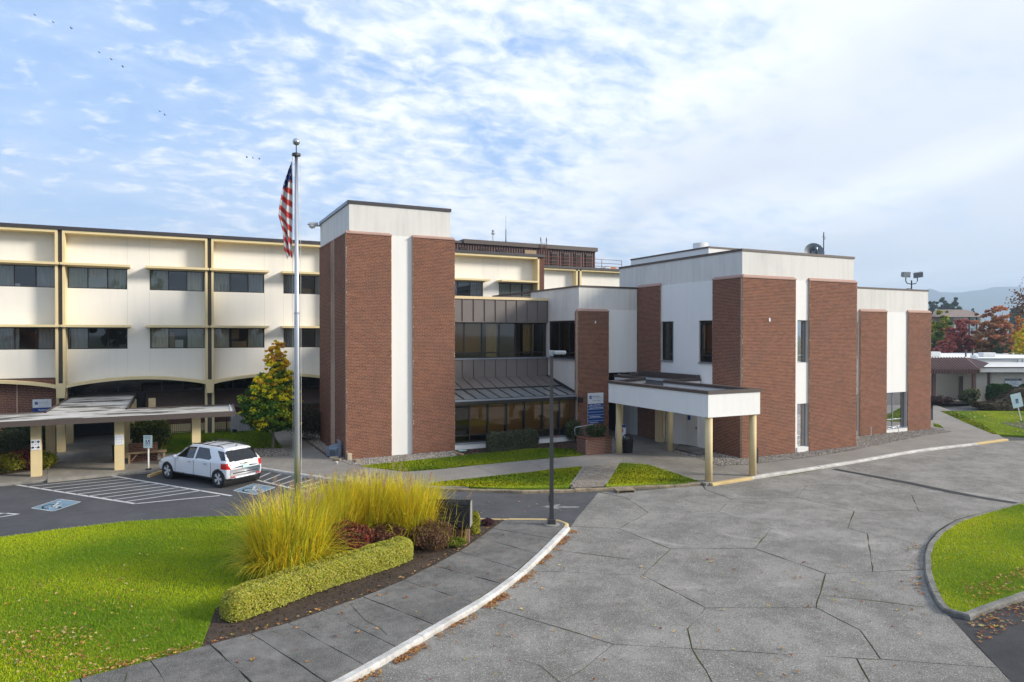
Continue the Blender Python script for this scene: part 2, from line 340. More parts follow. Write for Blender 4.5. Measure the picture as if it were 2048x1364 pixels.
# drive court of large polygonal concrete slabs
V_ = {'a':(1252,996),'b':(1296,1025.5),'c':(1237,1058),'d':(1141,1053.5),'e':(1341,1098.5),'e2':(1509,1097.6),'f':(1285,1151.4),'f1':(1059,1143),'g':(1411,1216.7),'g2':(1632,1216.5),
 'h':(1375,1258.6),'i':(1384,1299),'j':(1227,1290),'j1':(970,1212),'jd':(1165,1341),'je':(1080,1390),'id':(1412,1342.6),'ie':(1440,1400),'k':(1761,1320),'k0':(1713,1318),'k1':(1738,1364),'k2':(1756,1400),'k3':(1998,1338),
 'm':(1543,1057.5),'n':(1436,1024),'o':(1463,999),'o1':(1411,980),'p':(1594,995.4),'q':(1614,971.5),'q1':(1546.5,955),'r':(1695.6,1056.8),'s':(1708,1022.7),'t':(1837.5,1022),'w':(1823,990),'w1':(1951,993.6),
 'x':(1742,954.5),'x2':(1733,968.7),'y':(1651,1148),'y2':(1745,1145),'z':(1720,1261.6),'ry':(1735,1069)}
SL = ['d c e f f1', 'f1 f g h i j j1', 'j1 j jd je 560,1420 702,1362 760,1329 890,1259', 'j i id ie je jd', 'b n m e2 e c', 'e e2 y g2 g f', 'g g2 z k k0 i h', 'i k0 k1 k2 ie id', 'd 1150,1040 1196,985 a b c',
 'a 1200,984 1263,983 1345,976 1404,971 o1 o n b', 'o p s r m n', 'o1 1406,970 1500,958 q1 q p o', 'q x2 w t s p', 'm r ry y2 y e2', 'r 1853,1093 1851,1140 y2 ry', 's t 1909,1041 1876,1063 1856,1087 1853,1093 r',
 'y y2 1851,1140 1864,1182 1881,1217 1899,1234 1970,1310 k3 k z g2', 'k k3 2022,1364 2050,1400 k2 k1 k0', 'q1 1600,947 1690,930 x x2 q', 'x 1690,930 1760,918 1828,906 1948,890 2010,882 2500,872 2500,955 w1 w x2', 'w w1 2500,955 2500,975 2048,1004 1972,1023.5 1909,1041 t',
 'je ie 1520,1700 860,1700', 'ie k2 1900,1700 1520,1700', 'k2 2050,1400 2330,1700 1900,1700', '560,1420 je 860,1700 90,1700']
court = sheet('drive_court', pp([(1141,1054),(1197,984),(1263,982),(1404,970),(1500,957),(1690,929),(1828,905),(2010,881),(2500,871),(2500,975),(2048,1005),(1900,1043),(1853,1090),(1852,1140),(1881,1217),(1899,1234),(1970,1310),(2022,1364),(2050,1400),(2330,1704),(90,1704),(560,1424),(702,1364),(890,1259),(1060,1143)], ROAD), -.28, ROAD+.006, 'joint_moss')
def slab(poly, zt, mat, parent, inset=.014, name='slab', zb=None):
    P = [Vector((p[0], p[1], 0)) for p in poly]; n = len(P)
    if sum(P[i].x*P[(i+1)%n].y-P[(i+1)%n].x*P[i].y for i in range(n)) < 0: P = P[::-1]
    D = []; ci = []
    for i in range(n):                       # worn, not quite straight edges
        a, b = P[i], P[(i+1)%n]; k = max(2, int((b-a).length/.45)); ci.append(len(D))
        for j in range(k): D.append(a.lerp(b, j/k)+(Vector((random.gauss(0, .012), random.gauss(0, .012), 0)) if j else Vector()))
    m_ = len(D); Q = []
    for i in range(m_):
        e0 = (D[i]-D[i-1]).normalized(); e1 = (D[(i+1)%m_]-D[i]).normalized(); n0 = Vector((-e0.y, e0.x, 0)); n1 = Vector((-e1.y, e1.x, 0))
        q = n0+n1; q = q/max(q.length_squared/2, .5); Q.append(D[i]+q*inset)
    return MB().prism(Q, zb if zb is not None else zt-.05, zt).build(name, mat, parent)
for s in SL:
    pts = [V_[k] if k in V_ else tuple(map(float, k.split(','))) for k in s.split()]
    slab(pp(pts, ROAD), ROAD+.015+random.uniform(-.003, .003), 'court_concrete', court)
# patched trench across the court, thin old lines
def ribbon(name, pts, w, z, mat, parent=None, kind=None, jit=0.0):
    P = [at(x, y, z) for x, y in pts]; mb = MB(); L = []; Rr = []
    Q = []
    for i in range(len(P)-1):
        k = max(1, int((P[i+1]-P[i]).length/.4))
        for j in range(k): Q.append(P[i].lerp(P[i+1], j/k))
    Q.append(P[-1])
    for i, p in enumerate(Q):
        d = (Q[min(i+1,len(Q)-1)]-Q[max(i-1,0)]); d = Vector((-d.y, d.x, 0)).normalized(); ww = w/2*(1+random.uniform(-jit, jit)); o = random.uniform(-jit, jit)*w*.3
        L.append(p+d*(ww+o)); Rr.append(p-d*(ww-o))
    n = len(Q); mb.add(L+Rr, [(i, i+1, n+i+1, n+i) for i in range(n-1)])
    o = mb.build(name, mat, parent); tag(o, kind=kind); return o
ribbon('asphalt_patch', [(1668,938),(1740,951),(1820,966),(1900,983),(1980,998),(2035,1006)], .38, ROAD+.024, 'asphalt_dark', court, jit=.12)
for cr in ([(1100,1098),(1180,1108),(1260,1118)], [(1560,985),(1500,975),(1440,962)], [(1640,1190),(1740,1200),(1850,1214)], [(1120,1364),(1080,1330),(1040,1318)], [(1440,1001),(1560,1010),(1700,1024)]):
    ribbon('crack', cr, .014, ROAD+.0245, 'joint_moss', court, jit=.8)
# dark asphalt drive at the near right
sheet('side_drive', pp([(1901,1236),(1972,1310),(2024,1366),(2070,1410),(2350,1704),(3200,1704),(2700,1250),(2048,1205),(1955,1226)], ROAD), -.3, ROAD+.012, 'asphalt_dark')
# ---- kerbs
def kerb(name, pts, w, mat, seg=1.5, zt=.0, side=1, zb=-.3, parent=None, jit=.006):
    P = [Vector(p) for p in pts]; root = parent
    if root is None:
        root = bpy.data.objects.new(name, None); link(root, None, Matrix.Translation(P[0])); root['kind'] = 'structure'
    tot = [0]
    for i in range(1, len(P)): tot.append(tot[-1]+(P[i]-P[i-1]).length)
    def pt(s):
        s = max(0, min(tot[-1], s)); i = max(j for j in range(len(tot)-1) if tot[j] <= s+1e-6); l = tot[i+1]-tot[i]
        return P[i].lerp(P[i+1], (s-tot[i])/l)
    def nrm(s):
        d = pt(s+.15)-pt(s-.15); return Vector((d.y, -d.x, 0)).normalized()*side
    n = max(1, round(tot[-1]/seg)); L = tot[-1]/n
    for k in range(n):
        mb = MB(); st = max(2, int(L/.35)); a, b = k*L+.004, (k+1)*L-.004; V = []; F = []; j = random.uniform(-jit, jit); c = .018
        for i in range(st+1):
            s = a+(b-a)*i/st; p = pt(s); q = nrm(s); e = random.uniform(-jit, jit)*.5
            prof = [(0, zb), (0, zt-c+j), (c, zt+j+e), (w-2*c, zt+j+e), (w+e, zt-c*2+j), (w+.012+e, zb)]
            V += [p+q*x+Vector((0, 0, z)) for x, z in prof]
        m_ = 6
        for i in range(st):
            for x in range(m_-1): F.append((i*m_+x, i*m_+x+1, (i+1)*m_+x+1, (i+1)*m_+x))
        F += [tuple(range(m_)), tuple(range(st*m_+m_-1, st*m_-1, -1))]
        mb.add(V, F).build('kerb_stone', mat, root)
    return root
Z0 = lambda pts: [Vector((p.x, p.y, 0)) for p in pp(pts, 0)]
KIN = [(-330,1900),(-60,1745),(110,1640),(250,1560),(350,1513),(460,1463),(560,1413),(660,1364),(758,1310.5),(850,1258),(947,1203),(988,1176),(1038,1139),(1084,1097),(1112,1069),(1128,1053)]
kerb('kerb', Z0(KIN), .2, 'kerb_white', 2.2, side=1)
kerb('kerb', Z0([(1128,1053),(1132,1048),(1126,1043),(1112,1040.2),(1094,1039),(1060,1038.5),(1007,1038.5),(940,1037),(870,1036)]), .13, 'kerb_yellow', 1.2, side=1)
# ---- near walk: slabs between the bed and the white kerb
JN = [((-500,1580),(-330,1900)),((-230,1470),(-60,1745)),((-60,1420),(110,1640)),((160,1356),(262,1552)),((300,1320),(420,1480)),((419.5,1288),(556,1414)),((501,1267),(655,1366)),((576,1245.5),(726,1328)),((645,1221),(790,1292)),((725,1193),(866,1248)),((806,1160),(943,1204)),((866,1130),(1000,1166)),((918,1102),(1036,1138)),((959,1074),(1073,1107)),((985,1056),(1104,1077))]
walk = sheet('walk', pp([j[0] for j in JN]+[(1008,1039.5),(1093,1039.5),(1120,1042),(1130,1048),(1127,1053)]+[j[1] for j in JN[::-1]]), -.3, -.035, 'joint_moss')
for i in range(len(JN)-1):
    (a, b), (c, d) = JN[i], JN[i+1]
    slab(pp([a, b, d, c]), random.uniform(-.006, .0), 'walk_concrete', walk, .012, 'slab', -.06)
slab(pp([JN[-1][0], JN[-1][1], (1112,1069), (1127,1053), (1131,1048), (1124,1043), (1094,1039.6), (1009,1039.6)]), -.002, 'walk_concrete', walk, .008, 'slab', -.06)
for cr in ([(545,1262),(570,1272),(588,1270)], [(700,1207),(730,1240),(760,1255),(775,1270)], [(800,1215),(840,1235)], [(1050,1068),(1085,1075),(1110,1062)], [(255,1343),(250,1364)]):
    ribbon('crack', cr, .012, .002, 'joint_moss', walk, jit=.8)
# ---- planting bed and lawns
BED_L = [(506,1031),(508,1080),(516,1140),(488,1182),(432,1215),(414,1262),(403,1291)]
BED_R = [(419.5,1288),(501,1267),(576,1245.5),(645,1221),(725,1193),(806,1160),(866,1130),(918,1102),(959,1074),(985,1056),(1008,1039)]
bed_poly = pp(BED_L+BED_R+[(940,1037),(870,1035.5),(760,1033),(620,1031)])
bed = sheet('planting_bed', bed_poly, -.3, -.02, 'soil')
main_poly = pp([(-620,1165),(-80,1083),(0,1074),(120,1058),(250,1043),(400,1033.5),(506,1031)]+BED_L[1:]+[(321,1313),(218,1340),(151,1357),(60,1382),(-60,1420),(-230,1470),(-500,1580),(-900,1560),(-1000,1250)])
lawn('lawn', main_poly, 1500, 'broad green lawn on the near left, scattered with fallen leaves', .055, .008)
island_poly = pp([(2300,965),(2048,1006),(1975,1026),(1922,1043),(1888,1065),(1868,1088),(1862,1112),(1864,1146),(1876,1180),(1894,1212),(1908,1222),(1926,1226),(1952,1214),(2048,1181),(2400,1070)])
lawn('lawn', island_poly, 900, 'bright green lawn on the kerbed island at the right edge', .055, .010, (1.25, 1.1, 1))
kerb('kerb', Z0([(2300,965),(2048,1006),(1975,1026),(1922,1043),(1888,1065),(1868,1088),(1862,1112),(1864,1146),(1876,1180),(1894,1212),(1908,1222),(1926,1226),(1952,1214),(2048,1181),(2400,1070)]), .17, 'kerb_grey', 1.8, side=1, jit=.01)
# ---- pavements on the building side (aggregate concrete)
FK = [(870,974.5),(997,978),(1044,980),(1079,979.5),(1150,977),(1230,972.5),(1345,968),(1405,963)]
sheet('pavement', pp([(-700,1030),(0,966),(219,945.5),(314,939),(420,934),(515,933.5),(600,946),(693,961),(742,971),(870,975),(1405,964),(1497,952.5),(1680,924.5),(1828,899),(1948,885),(2009,877),(1960,845),(1900,820),(1866,808),(1866,840),(1700,860),(1480,880),(1230,870),(910,850),(600,850),(300,860),(-700,860)]), -.3, 0.0, 'aggregate')
sheet('porch_floor', pp([(1224,907.5),(1256,905),(1240,926),(1300,930),(1398,963),(1412,967),(1496,953),(1449,936),(1398,917),(1342,902),(1321,884),(1262,858),(1200,850)]), -.2, .008, 'porch_concrete')
sheet('entrance_path', pp([(95,960),(250,944),(262,920),(262,872),(140,872),(120,900),(96,928)]), -.2, .008, 'porch_concrete')
for ln in ([(905,916),(1000,950)], [(1010,907),(1090,938)], [(800,944),(790,968)], [(600,905),(560,930)], [(1600,915),(1640,931)], [(1500,935),(1520,948)]):
    ribbon('joint', ln, .012, .003, 'joint_moss', bpy.data.objects['pavement'])
kerb('kerb', Z0([(515,933.5),(600,946.5),(693,960.5)]), .16, 'kerb_white', 1.6, zt=.015)
kerb('kerb', Z0([(693,960.5),(715,965),(742,971)]), .14, 'kerb_grey', 1.0, zt=-.03)
kerb('kerb', Z0(FK), .15, 'kerb_stone', .72, zt=.0, jit=.016)
kerb('kerb', Z0([(1416,965),(1497,952.5)]), .26, 'kerb_yellow', 3.0, zt=.0)
kerb('kerb', Z0([(1497,952.5),(1680,924.5),(1828,899),(1948,885)]), .22, 'kerb_white', 2.4, zt=.0, jit=.01)
kerb('kerb', Z0([(1948,885),(2009,877)]), .22, 'kerb_yellow', 2.4, zt=.0)
kerb('kerb', Z0([(-400,1002),(0,966),(219,945.5),(314,939),(420,934),(515,933.5)]), .14, 'kerb_grey', 2.0, zt=-.01)
# lawns along the buildings
lawn_a = pp([(722,933),(810,943.5),(880,938.5),(950,931),(1040,922),(1120,915),(1168,911),(1172,907),(1150,898),(1110,896),(1060,897.5),(1000,903),(950,908),(915,912),(850,918.5),(780,925.5),(722,931)])
lawn_b = pp([(852,970),(880,963),(940,957),(1000,950),(1060,944),(1110,937.5),(1166,932.5),(1136,975),(1080,976),(1000,976),(920,973),(880,972)])
lawn_c = pp([(1240,926),(1275,926),(1300,930.5),(1345,944),(1390,959),(1400,963),(1345,966.5),(1260,971.5),(1210,973.5)])
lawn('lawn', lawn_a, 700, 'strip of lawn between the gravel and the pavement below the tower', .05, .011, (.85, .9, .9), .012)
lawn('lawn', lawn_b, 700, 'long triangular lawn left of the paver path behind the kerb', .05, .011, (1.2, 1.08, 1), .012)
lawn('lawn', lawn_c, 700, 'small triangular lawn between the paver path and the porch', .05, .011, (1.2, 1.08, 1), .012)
lawn_d = pp([(300,938),(330,905),(330,866),(480,862),(560,872),(566,897),(500,897),(470,896),(440,896),(400,910),(340,910)])
lawn_d = pp([(330,908),(318,890),(330,864),(480,858),(540,862),(566,896),(500,897),(420,897),(380,905)])
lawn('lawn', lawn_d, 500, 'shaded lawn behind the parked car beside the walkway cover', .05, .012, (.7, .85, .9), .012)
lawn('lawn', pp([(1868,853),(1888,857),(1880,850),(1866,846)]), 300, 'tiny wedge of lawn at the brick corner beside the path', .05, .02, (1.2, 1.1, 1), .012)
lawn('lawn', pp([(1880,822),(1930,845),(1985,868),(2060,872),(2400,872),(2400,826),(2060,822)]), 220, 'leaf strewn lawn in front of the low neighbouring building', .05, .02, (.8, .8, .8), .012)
sheet('parking_corner', pp([(2000,846),(2400,840),(2400,866),(2060,862)]), -.2, .02, 'asphalt')
# beds of soil by the glazed link and entrance
sheet('shrub_bed', pp([(915,912),(950,908),(1000,903),(1060,897.5),(1110,896),(1150,898),(1172,908),(1172,878),(910,899),(910,908)]), -.3, .02, 'soil')
sheet('shrub_bed', pp([(-400,992),(0,950),(60,943),(92,935),(100,925),(120,900),(130,880),(-400,880)]), -.3, .02, 'soil')
# gravel
def gravel(name, poly, dens, size, label, z=0.0, cols=((.34,.31,.27),(.22,.20,.18),(.45,.42,.37),(.14,.13,.12),(.30,.25,.20))):
    sheet(name, poly, -.3, z+.004, 'soil'); n = int(area(poly)*dens); P = scatter(poly, n)
    base = np.array([(1,0,0),(-1,0,0),(0,1,0),(0,-1,0),(0,0,.7),(0,0,-.5)], float)
    F0 = np.array([(0,2,4),(2,1,4),(1,3,4),(3,0,4),(2,0,5),(1,2,5),(3,1,5),(0,3,5)])
    V = base[None]*RNG.uniform(.5, 1.3, (n,6,1))*size*RNG.uniform(.6, 1.4, (n,1,1)); a = RNG.uniform(0, 6.28, n); ca, sa = np.cos(a)[:,None], np.sin(a)[:,None]
    V = np.stack([V[:,:,0]*ca-V[:,:,1]*sa, V[:,:,0]*sa+V[:,:,1]*ca, V[:,:,2]], 2)
    V += np.c_[P, np.full(n, z+size*.3)][:,None]
    o = npobj(name+'_stones', V.reshape(-1,3), (F0[None]+6*np.arange(n)[:,None,None]).reshape(-1,3), 'pebble', None, np.repeat(pick(cols, n), 6, 0)); tag(o, label, 'gravel', kind='stuff')
gravel('gravel_bed', pp([(598,862),(640,877),(694,919),(909,901.5),(922,909),(850,918),(725,931.5),(700,929),(665,915),(640,902),(598,878)]), 420, .034, 'grey gravel strip round the foot of the tall brick tower')
gravel('gravel_bed', pp([(1484,917),(1425,903),(1344,886),(1330,890),(1343,902),(1398,917),(1449,936),(1456,930),(1500,929),(1560,921.5),(1620,914),(1690,903),(1760,889),(1803,880),(1862,869),(1906,863),(1864,855),(1816,860),(1722,872),(1713,886)]), 420, .034, 'brown grey gravel band along the foot of the brick corner block')
gravel('gravel_bed', pp([(480,905),(500,898),(566,897),(580,910),(530,914),(490,914)]), 300, .034, 'patch of gravel under the autumn maple behind the car')
# concrete pad before the white door
MB().prism([(23.95,28.75),(23.95,26.75),(25.38,27.55),(25.38,29.3),(25.2,29.9)], -.1, .11).build('door_pad', 'walk_concrete')['kind'] = 'structure'
# paver path: one block per paver
pa, pb, pc, pd = pp([(1141,975.5),(1208,973),(1238.5,925.5),(1170.5,933.5)])
pav = sheet('paver_path', [pa, pb, pc, pd], -.3, -.01, 'mortar_dark')
pm = MB().box(-.5, .5, -.5, .5, -.5, .5).mesh('paver', 'paver')
nr, ncol = 21, 13
for r in range(nr):
    l0, r0 = pa.lerp(pd, (r+.5)/nr), pb.lerp(pc, (r+.5)/nr); off = .5*(r % 2); ang = math.atan2(r0.y-l0.y, r0.x-l0.x); lw = (r0-l0).length/ncol; lh = (pd-pa).length/nr*abs(math.sin(ang-math.atan2(pd.y-pa.y, pd.x-pa.x)))
    for c in range(ncol):
        f = (c+.5+off*.9)/(ncol+.5); q = l0.lerp(r0, f)
        share('paver', pm, pav, Matrix.Translation((q.x, q.y, -.012+random.uniform(-.004, .006))) @ Matrix.Rotation(ang+random.uniform(-.02, .02), 4, 'Z') @ Matrix.Diagonal((lw*.87, lh*.86, .06, 1)))
# ---- parking markings
road = bpy.data.objects['road']; ZP = ROAD+.004
def line(a, b, w=.11): return ribbon('painted_line', [a, b], w, ZP, 'road_paint', road)
line((17,967),(272,1007.5), .13); line((212,949.5),(463,991.5), .13); line((268,1007.5),(440,991), .1)
for i in range(10):
    f = (i+.35)/10.2; line((22+248*f, 968+38.5*f), (205+215*f, 950+34*f), .09)
line((501,957),(620,985), .12); line((618,985),(745,974), .1); line((515,936),(640,958), .08)
for i in range(7):
    f = (i+.3)/7; line((505+112*f, 958+26*f), (545+150*f, 939+26*f), .08)
line((-60,1043),(38,1028), .1); line((-60,1024),(38,1028), .1); line((-60,1034),(18,1026), .08)
def access_symbol(c, ux, uy, s):
    """blue panel with a white wheelchair figure, painted on the asphalt"""
    c = at(*c, ZP); a = at(*ux, ZP)-c; b = at(*uy, ZP)-c
    def P(x, y, z=.0): return c+a*x+b*y+Vector((0,0,z))
    root = MB().add([P(-1,-1), P(1,-1), P(1,1), P(-1,1)], [(0,1,2,3)]).build('access_panel', 'blue_paint', road)
    mb = MB()
    def st(pts, w):
        for i in range(len(pts)-1):
            p, q = Vector((*pts[i], 0)), Vector((*pts[i+1], 0)); d = (q-p).normalized()*w/2; n = Vector((-d.y, d.x, 0))
            mb.add([P(*(p-d+n).xy, .004), P(*(q+d+n).xy, .004), P(*(q+d-n).xy, .004), P(*(p-d-n).xy, .004)], [(0,1,2,3)])
    st([(-.35+.42*math.cos(x), -.15+.42*math.sin(x)) for x in np.linspace(2.2, 6.2, 14)], .13)
    st([(-.35,.5),(-.3,.0),(.15,.0),(.35,-.5),(.6,-.45)], .14); st([(-.33,.25),(.1,.25)], .1)
    st([(-.35+.07*math.cos(x), .72+.07*math.sin(x)) for x in np.linspace(0, 6.3, 8)], .14)
    for e in (((-1,-1),(1,-1)),((1,-1),(1,1)),((1,1),(-1,1)),((-1,1),(-1,-1))): st(e, .07)
    mb.build('access_figure', 'road_paint', root)
access_symbol((113,1010), (140,1001), (135,1013), 1); access_symbol((509,978), (529,971), (531,982), 1)
# worn white arrow on the drive
mb = MB(); ar = [(1082,1013),(1122,1008),(1117,1012),(1158,1012.5),(1158,1015.5),(1115,1016),(1122,1019)]
MB().add(pp(ar, ZP+.002), [tuple(range(7))]).build('painted_arrow', 'road_paint_worn', road)
# ---- haze and hills
hx = MB(); n = 90
prof = []
for i in range(n+1):
    r = 900+i*42; prof.append((r, 0))
def hz(r):
    px = 1024+FPX*r/3600
    base = np.interp(px, [1100,1500,1750,1850,1862,1872,1882,1900,1925,1960,1975,2000,2048,2150,2300], [640,622,600,585,576,577,583,583.5,584,580,576,573.5,575,585,600])
    return (669-base)/FPX*3600+6+math.sin(r*.021)*1.6+math.sin(r*.053)*.9
V = []; F = []
rs = np.linspace(-1500, 4200, 260)
for r in rs:
    h = hz(r); f0 = 3600+math.sin(r*.004)*60
    for k, (df, kz) in enumerate(((-900,-.02),(-600,.28),(-350,.55),(-150,.83),(0,1),(300,.9))):
        V.append(rel(r*(1+df/3600*.3), f0+df, h*kz+(math.sin(r*.013+k)*6*(0 < k < 4)-.4 if kz > 0 else -1)))
for i in range(len(rs)-1):
    for k in range(5): F.append((i*6+k, (i+1)*6+k, (i+1)*6+k+1, i*6+k+1))
MB().add(V, F).build('hill', 'hill_forest', None, True)['kind'] = 'structure'
# ================================================================== BUILDINGS
X, Y, Zv = Vector((1,0,0)), Vector((0,1,0)), Vector((0,0,1))
def wall(mb, O, a, s0, s1, z0, z1, ops=(), depth=.3, n=None):
    """sheet wall from O along unit a, with window openings (s0,s1,z0,z1) and their reveals; n = outward normal"""
    S = sorted({s0, s1, *[x for o in ops for x in o[:2]]}); Zs = sorted({z0, z1, *[x for o in ops for x in o[2:]]}); O = Vector(O); n = Vector(n)
    P = lambda s, z, d=0: O+a*s+Zv*z-n*d
    for i in range(len(S)-1):
        for j in range(len(Zs)-1):
            cs, cz = (S[i]+S[i+1])/2, (Zs[j]+Zs[j+1])/2
            if any(o[0] < cs < o[1] and o[2] < cz < o[3] for o in ops): continue
            mb.quad(P(S[i], Zs[j]), P(S[i+1], Zs[j]), P(S[i+1], Zs[j+1]), P(S[i], Zs[j+1]))
    for o in ops:
        c = [(o[0],o[2]),(o[1],o[2]),(o[1],o[3]),(o[0],o[3])]
        for k in range(4):
            p, q = c[k], c[(k+1)%4]; mb.quad(P(*p), P(*q), P(*q, depth), P(*p, depth))
def obox(mb, O, a, n, s0, s1, z0, z1, d0, d1):
    """box on a wall frame: along a, up, and out along n from d0 to d1"""
    O = Vector(O); n = Vector(n)
    P = lambda s, z, d: O+a*s+Zv*z+n*d
    mb.add([P(s0,z0,d0),P(s1,z0,d0),P(s1,z0,d1),P(s0,z0,d1),P(s0,z1,d0),P(s1,z1,d0),P(s1,z1,d1),P(s0,z1,d1)],
           [(3,2,1,0),(4,5,6,7),(0,1,5,4),(1,2,6,5),(2,3,7,6),(3,0,4,7)])
def window(parent, O, a, n, s0, s1, z0, z1, mull=(), trans=(), inset=.1, fw=.05, fm='bronze_frame', gm='glass', blind=None, bcov=(0,1,0,1), bd=.22, folds=True, room=1.6):
    fr = MB()
    for s in (s0+fw/2, s1-fw/2, *mull): obox(fr, O, a, n, s-fw/2, s+fw/2, z0, z1, -inset-.035, -inset+.035)
    cols = [s0, *mull, s1]
    for i in range(len(cols)-1):
        lo = cols[i]+(fw if i == 0 else fw/2); hi = cols[i+1]-(fw if i == len(cols)-2 else fw/2)
        for z in (z0+fw/2, z1-fw/2, *trans): obox(fr, O, a, n, lo, hi, z-fw/2, z+fw/2, -inset-.03, -inset+.03)
    w = fr.build('window', fm, parent)
    rows = [z0, *trans, z1]
    for i in range(len(cols)-1):
        for j in range(len(rows)-1):
            mb = MB(); obox(mb, O, a, n, cols[i]+.004, cols[i+1]-.004, rows[j]+.004, rows[j+1]-.004, -inset-.004, -inset+.004)
            mb.build('pane', gm, w)
    O = Vector(O); n = Vector(n); P = lambda s, z, d: O+a*s+Zv*z-n*d
    if room:                                  # the dim room behind
        mb = MB(); e = .02
        A = [(s0-e, z0-e), (s1+e, z0-e), (s1+e, z1+e), (s0-e, z1+e)]
        d0, d1 = inset+.32, inset+.32+room
        mb.add([P(s, z, d0) for s, z in A]+[P(s, z, d1) for s, z in A], [(4,5,6,7)]+[(k, (k+1)%4, 4+(k+1)%4, 4+k) for k in range(4)])
        mb.build('room', 'room', w)
    if blind:
        items = blind if isinstance(blind, list) else [(blind, *bcov)]
        for bm_, f0, f1, g0, g1 in items:
            a0, a1 = s0+(s1-s0)*f0, s0+(s1-s0)*f1; b0, b1 = z0+(z1-z0)*g0, z0+(z1-z0)*g1
            cloth = bm_.startswith('cloth'); k = max(2, int((a1-a0)/.035)) if cloth else 1; V = []; ph = random.uniform(0, 6)
            for i in range(k+1):
                s = a0+(a1-a0)*i/k; d = inset+bd+(.03*math.sin(s*34+ph)+.012*math.sin(s*71+ph) if cloth else 0); V += [P(s, b0, d), P(s, b1, d)]
            MB().add(V, [(2*i, 2*i+2, 2*i+3, 2*i+1) for i in range(k)]).build('curtain' if cloth else 'blind', bm_, w, cloth)
    return w
# ---- brickwork
BL, BH, JT = .292, .0735, .0125
def brickwork(root, panels, keep=300, mat='brick', L=BL, Hh=BH, core='mortar'):
    """panels: (part name, O, along, normal, s0,s1,z0,z1, depth). Every brick real; the nearest 'keep' are objects, the rest one part."""
    full = L-JT; rec = []
    for (nm, O, a, n, s0, s1, z0, z1, dep) in panels:
        O = Vector(O); mb = MB(); obox(mb, O, a, n, s0, s1, z0, z1, 0, dep-.005); part = mb.build(nm, core, root)
        rows = int(round((z1-z0)/Hh)); hh = (z1-z0)/rows
        for r in range(rows):
            off = (off_prev+random.uniform(.28, .72))*L if r else 0; off_prev = (off/L) % 1; s = s0-(off % L)
            zc = z0+r*hh
            while s < s1-.02:
                a0, a1 = max(s, s0), min(s+L, s1)
                if a1-a0 > .05:
                    rec.append((part, O, a, Vector(n), a0+JT/2*(a0 > s0+.001), a1-JT/2*(a1 < s1-.001), zc+JT/2, zc+hh-JT/2, dep))
                s += L
    ctr = [(r[1]+r[2]*((r[4]+r[5])/2)+Zv*((r[6]+r[7])/2)+r[3]*r[8]) for r in rec]
    order = sorted(range(len(rec)), key=lambda i: (ctr[i]-Vector((0,0,H))).length/max(.2, abs(r_face(rec[i], ctr[i]))))
    solo = [i for i in order if abs(rec[i][5]-rec[i][4]-full) < .004][:keep]; ss = set(solo)
    cache = {}
    for i in solo:
        part, O, a, n, a0, a1, b0, b1, dep = rec[i]
        key = (tuple(a), tuple(n), round(b1-b0, 4))
        if key not in cache:
            mb = MB(); obox(mb, (0,0,0), a, n, -full/2, full/2, -(b1-b0)/2, (b1-b0)/2, -.02, .0); cache[key] = mb.mesh('brick', mat)
        c = O+a*((a0+a1)/2)+Zv*((b0+b1)/2)+n*(dep+random.uniform(-.002, .002))
        share('brick', cache[key], part, Matrix.Translation(c))
    V = []; F = []
    for i, (part, O, a, n, a0, a1, b0, b1, dep) in enumerate(rec):
        if i in ss: continue
        d = dep+random.uniform(-.002, .002); k = len(V)
        for s, z in ((a0,b0),(a1,b0),(a1,b1),(a0,b1)):
            p = O+a*s+Zv*z; V.append(p+n*d)
        for s, z in ((a0,b0),(a1,b0),(a1,b1),(a0,b1)): V.append(O+a*s+Zv*z+n*(dep-.02))
        F += [(k,k+1,k+2,k+3),(k,k+4,k+5,k+1),(k+1,k+5,k+6,k+2),(k+2,k+6,k+7,k+3),(k+3,k+7,k+4,k)]
    if V:
        o = npobj('brickwork', np.array([tuple(v) for v in V]), np.array(F), mat, root); o['kind'] = 'stuff'
def r_face(r, c):
    d = (Vector((0,0,H))-c).normalized(); return d.dot(r[3])
def cap(root, O, a, n, s0, s1, z, dep, e0=1, e1=1):
    """sloping precast cap on a brick pier"""
    O = Vector(O); P = lambda s, zz, d: O+a*s+Zv*zz+Vector(n)*d
    q = .03; sl = dep*.5
    V = [P(s0-q*e0, z, 0), P(s1+q*e1, z, 0), P(s1+q*e1, z, dep+q), P(s0-q*e0, z, dep+q), P(s0-q*e0, z+.05, dep+q), P(s1+q*e1, z+.05, dep+q), P(s1-sl*e1*.6, z+.17, 0), P(s0+sl*e0*.6, z+.17, 0)]
    MB().add(V, [(0,1,2,3),(3,2,5,4),(4,5,6,7),(1,6,5,2),(0,3,4,7),(0,7,6,1)]).build('pier_cap', 'pink_cap', root)
def coping(root, x0, x1, y0, y1, z, h, mat, over=.05, t=.32):
    mb = MB(); x0 -= over; x1 += over; y0 -= over; y1 += over
    mb.box(x0, x1, y0, y0+t, z, z+h); mb.box(x0, x1, y1-t, y1, z, z+h); mb.box(x0, x0+t, y0+t, y1-t, z, z+h); mb.box(x1-t, x1, y0+t, y1-t, z, z+h)
    mb.build('coping', mat, root)
def roofdeck(root, x0, x1, y0, y1, z, mat='roof_felt'):
    MB().box(x0, x1, y0, y1, z-.1, z).build('roof', mat, root)
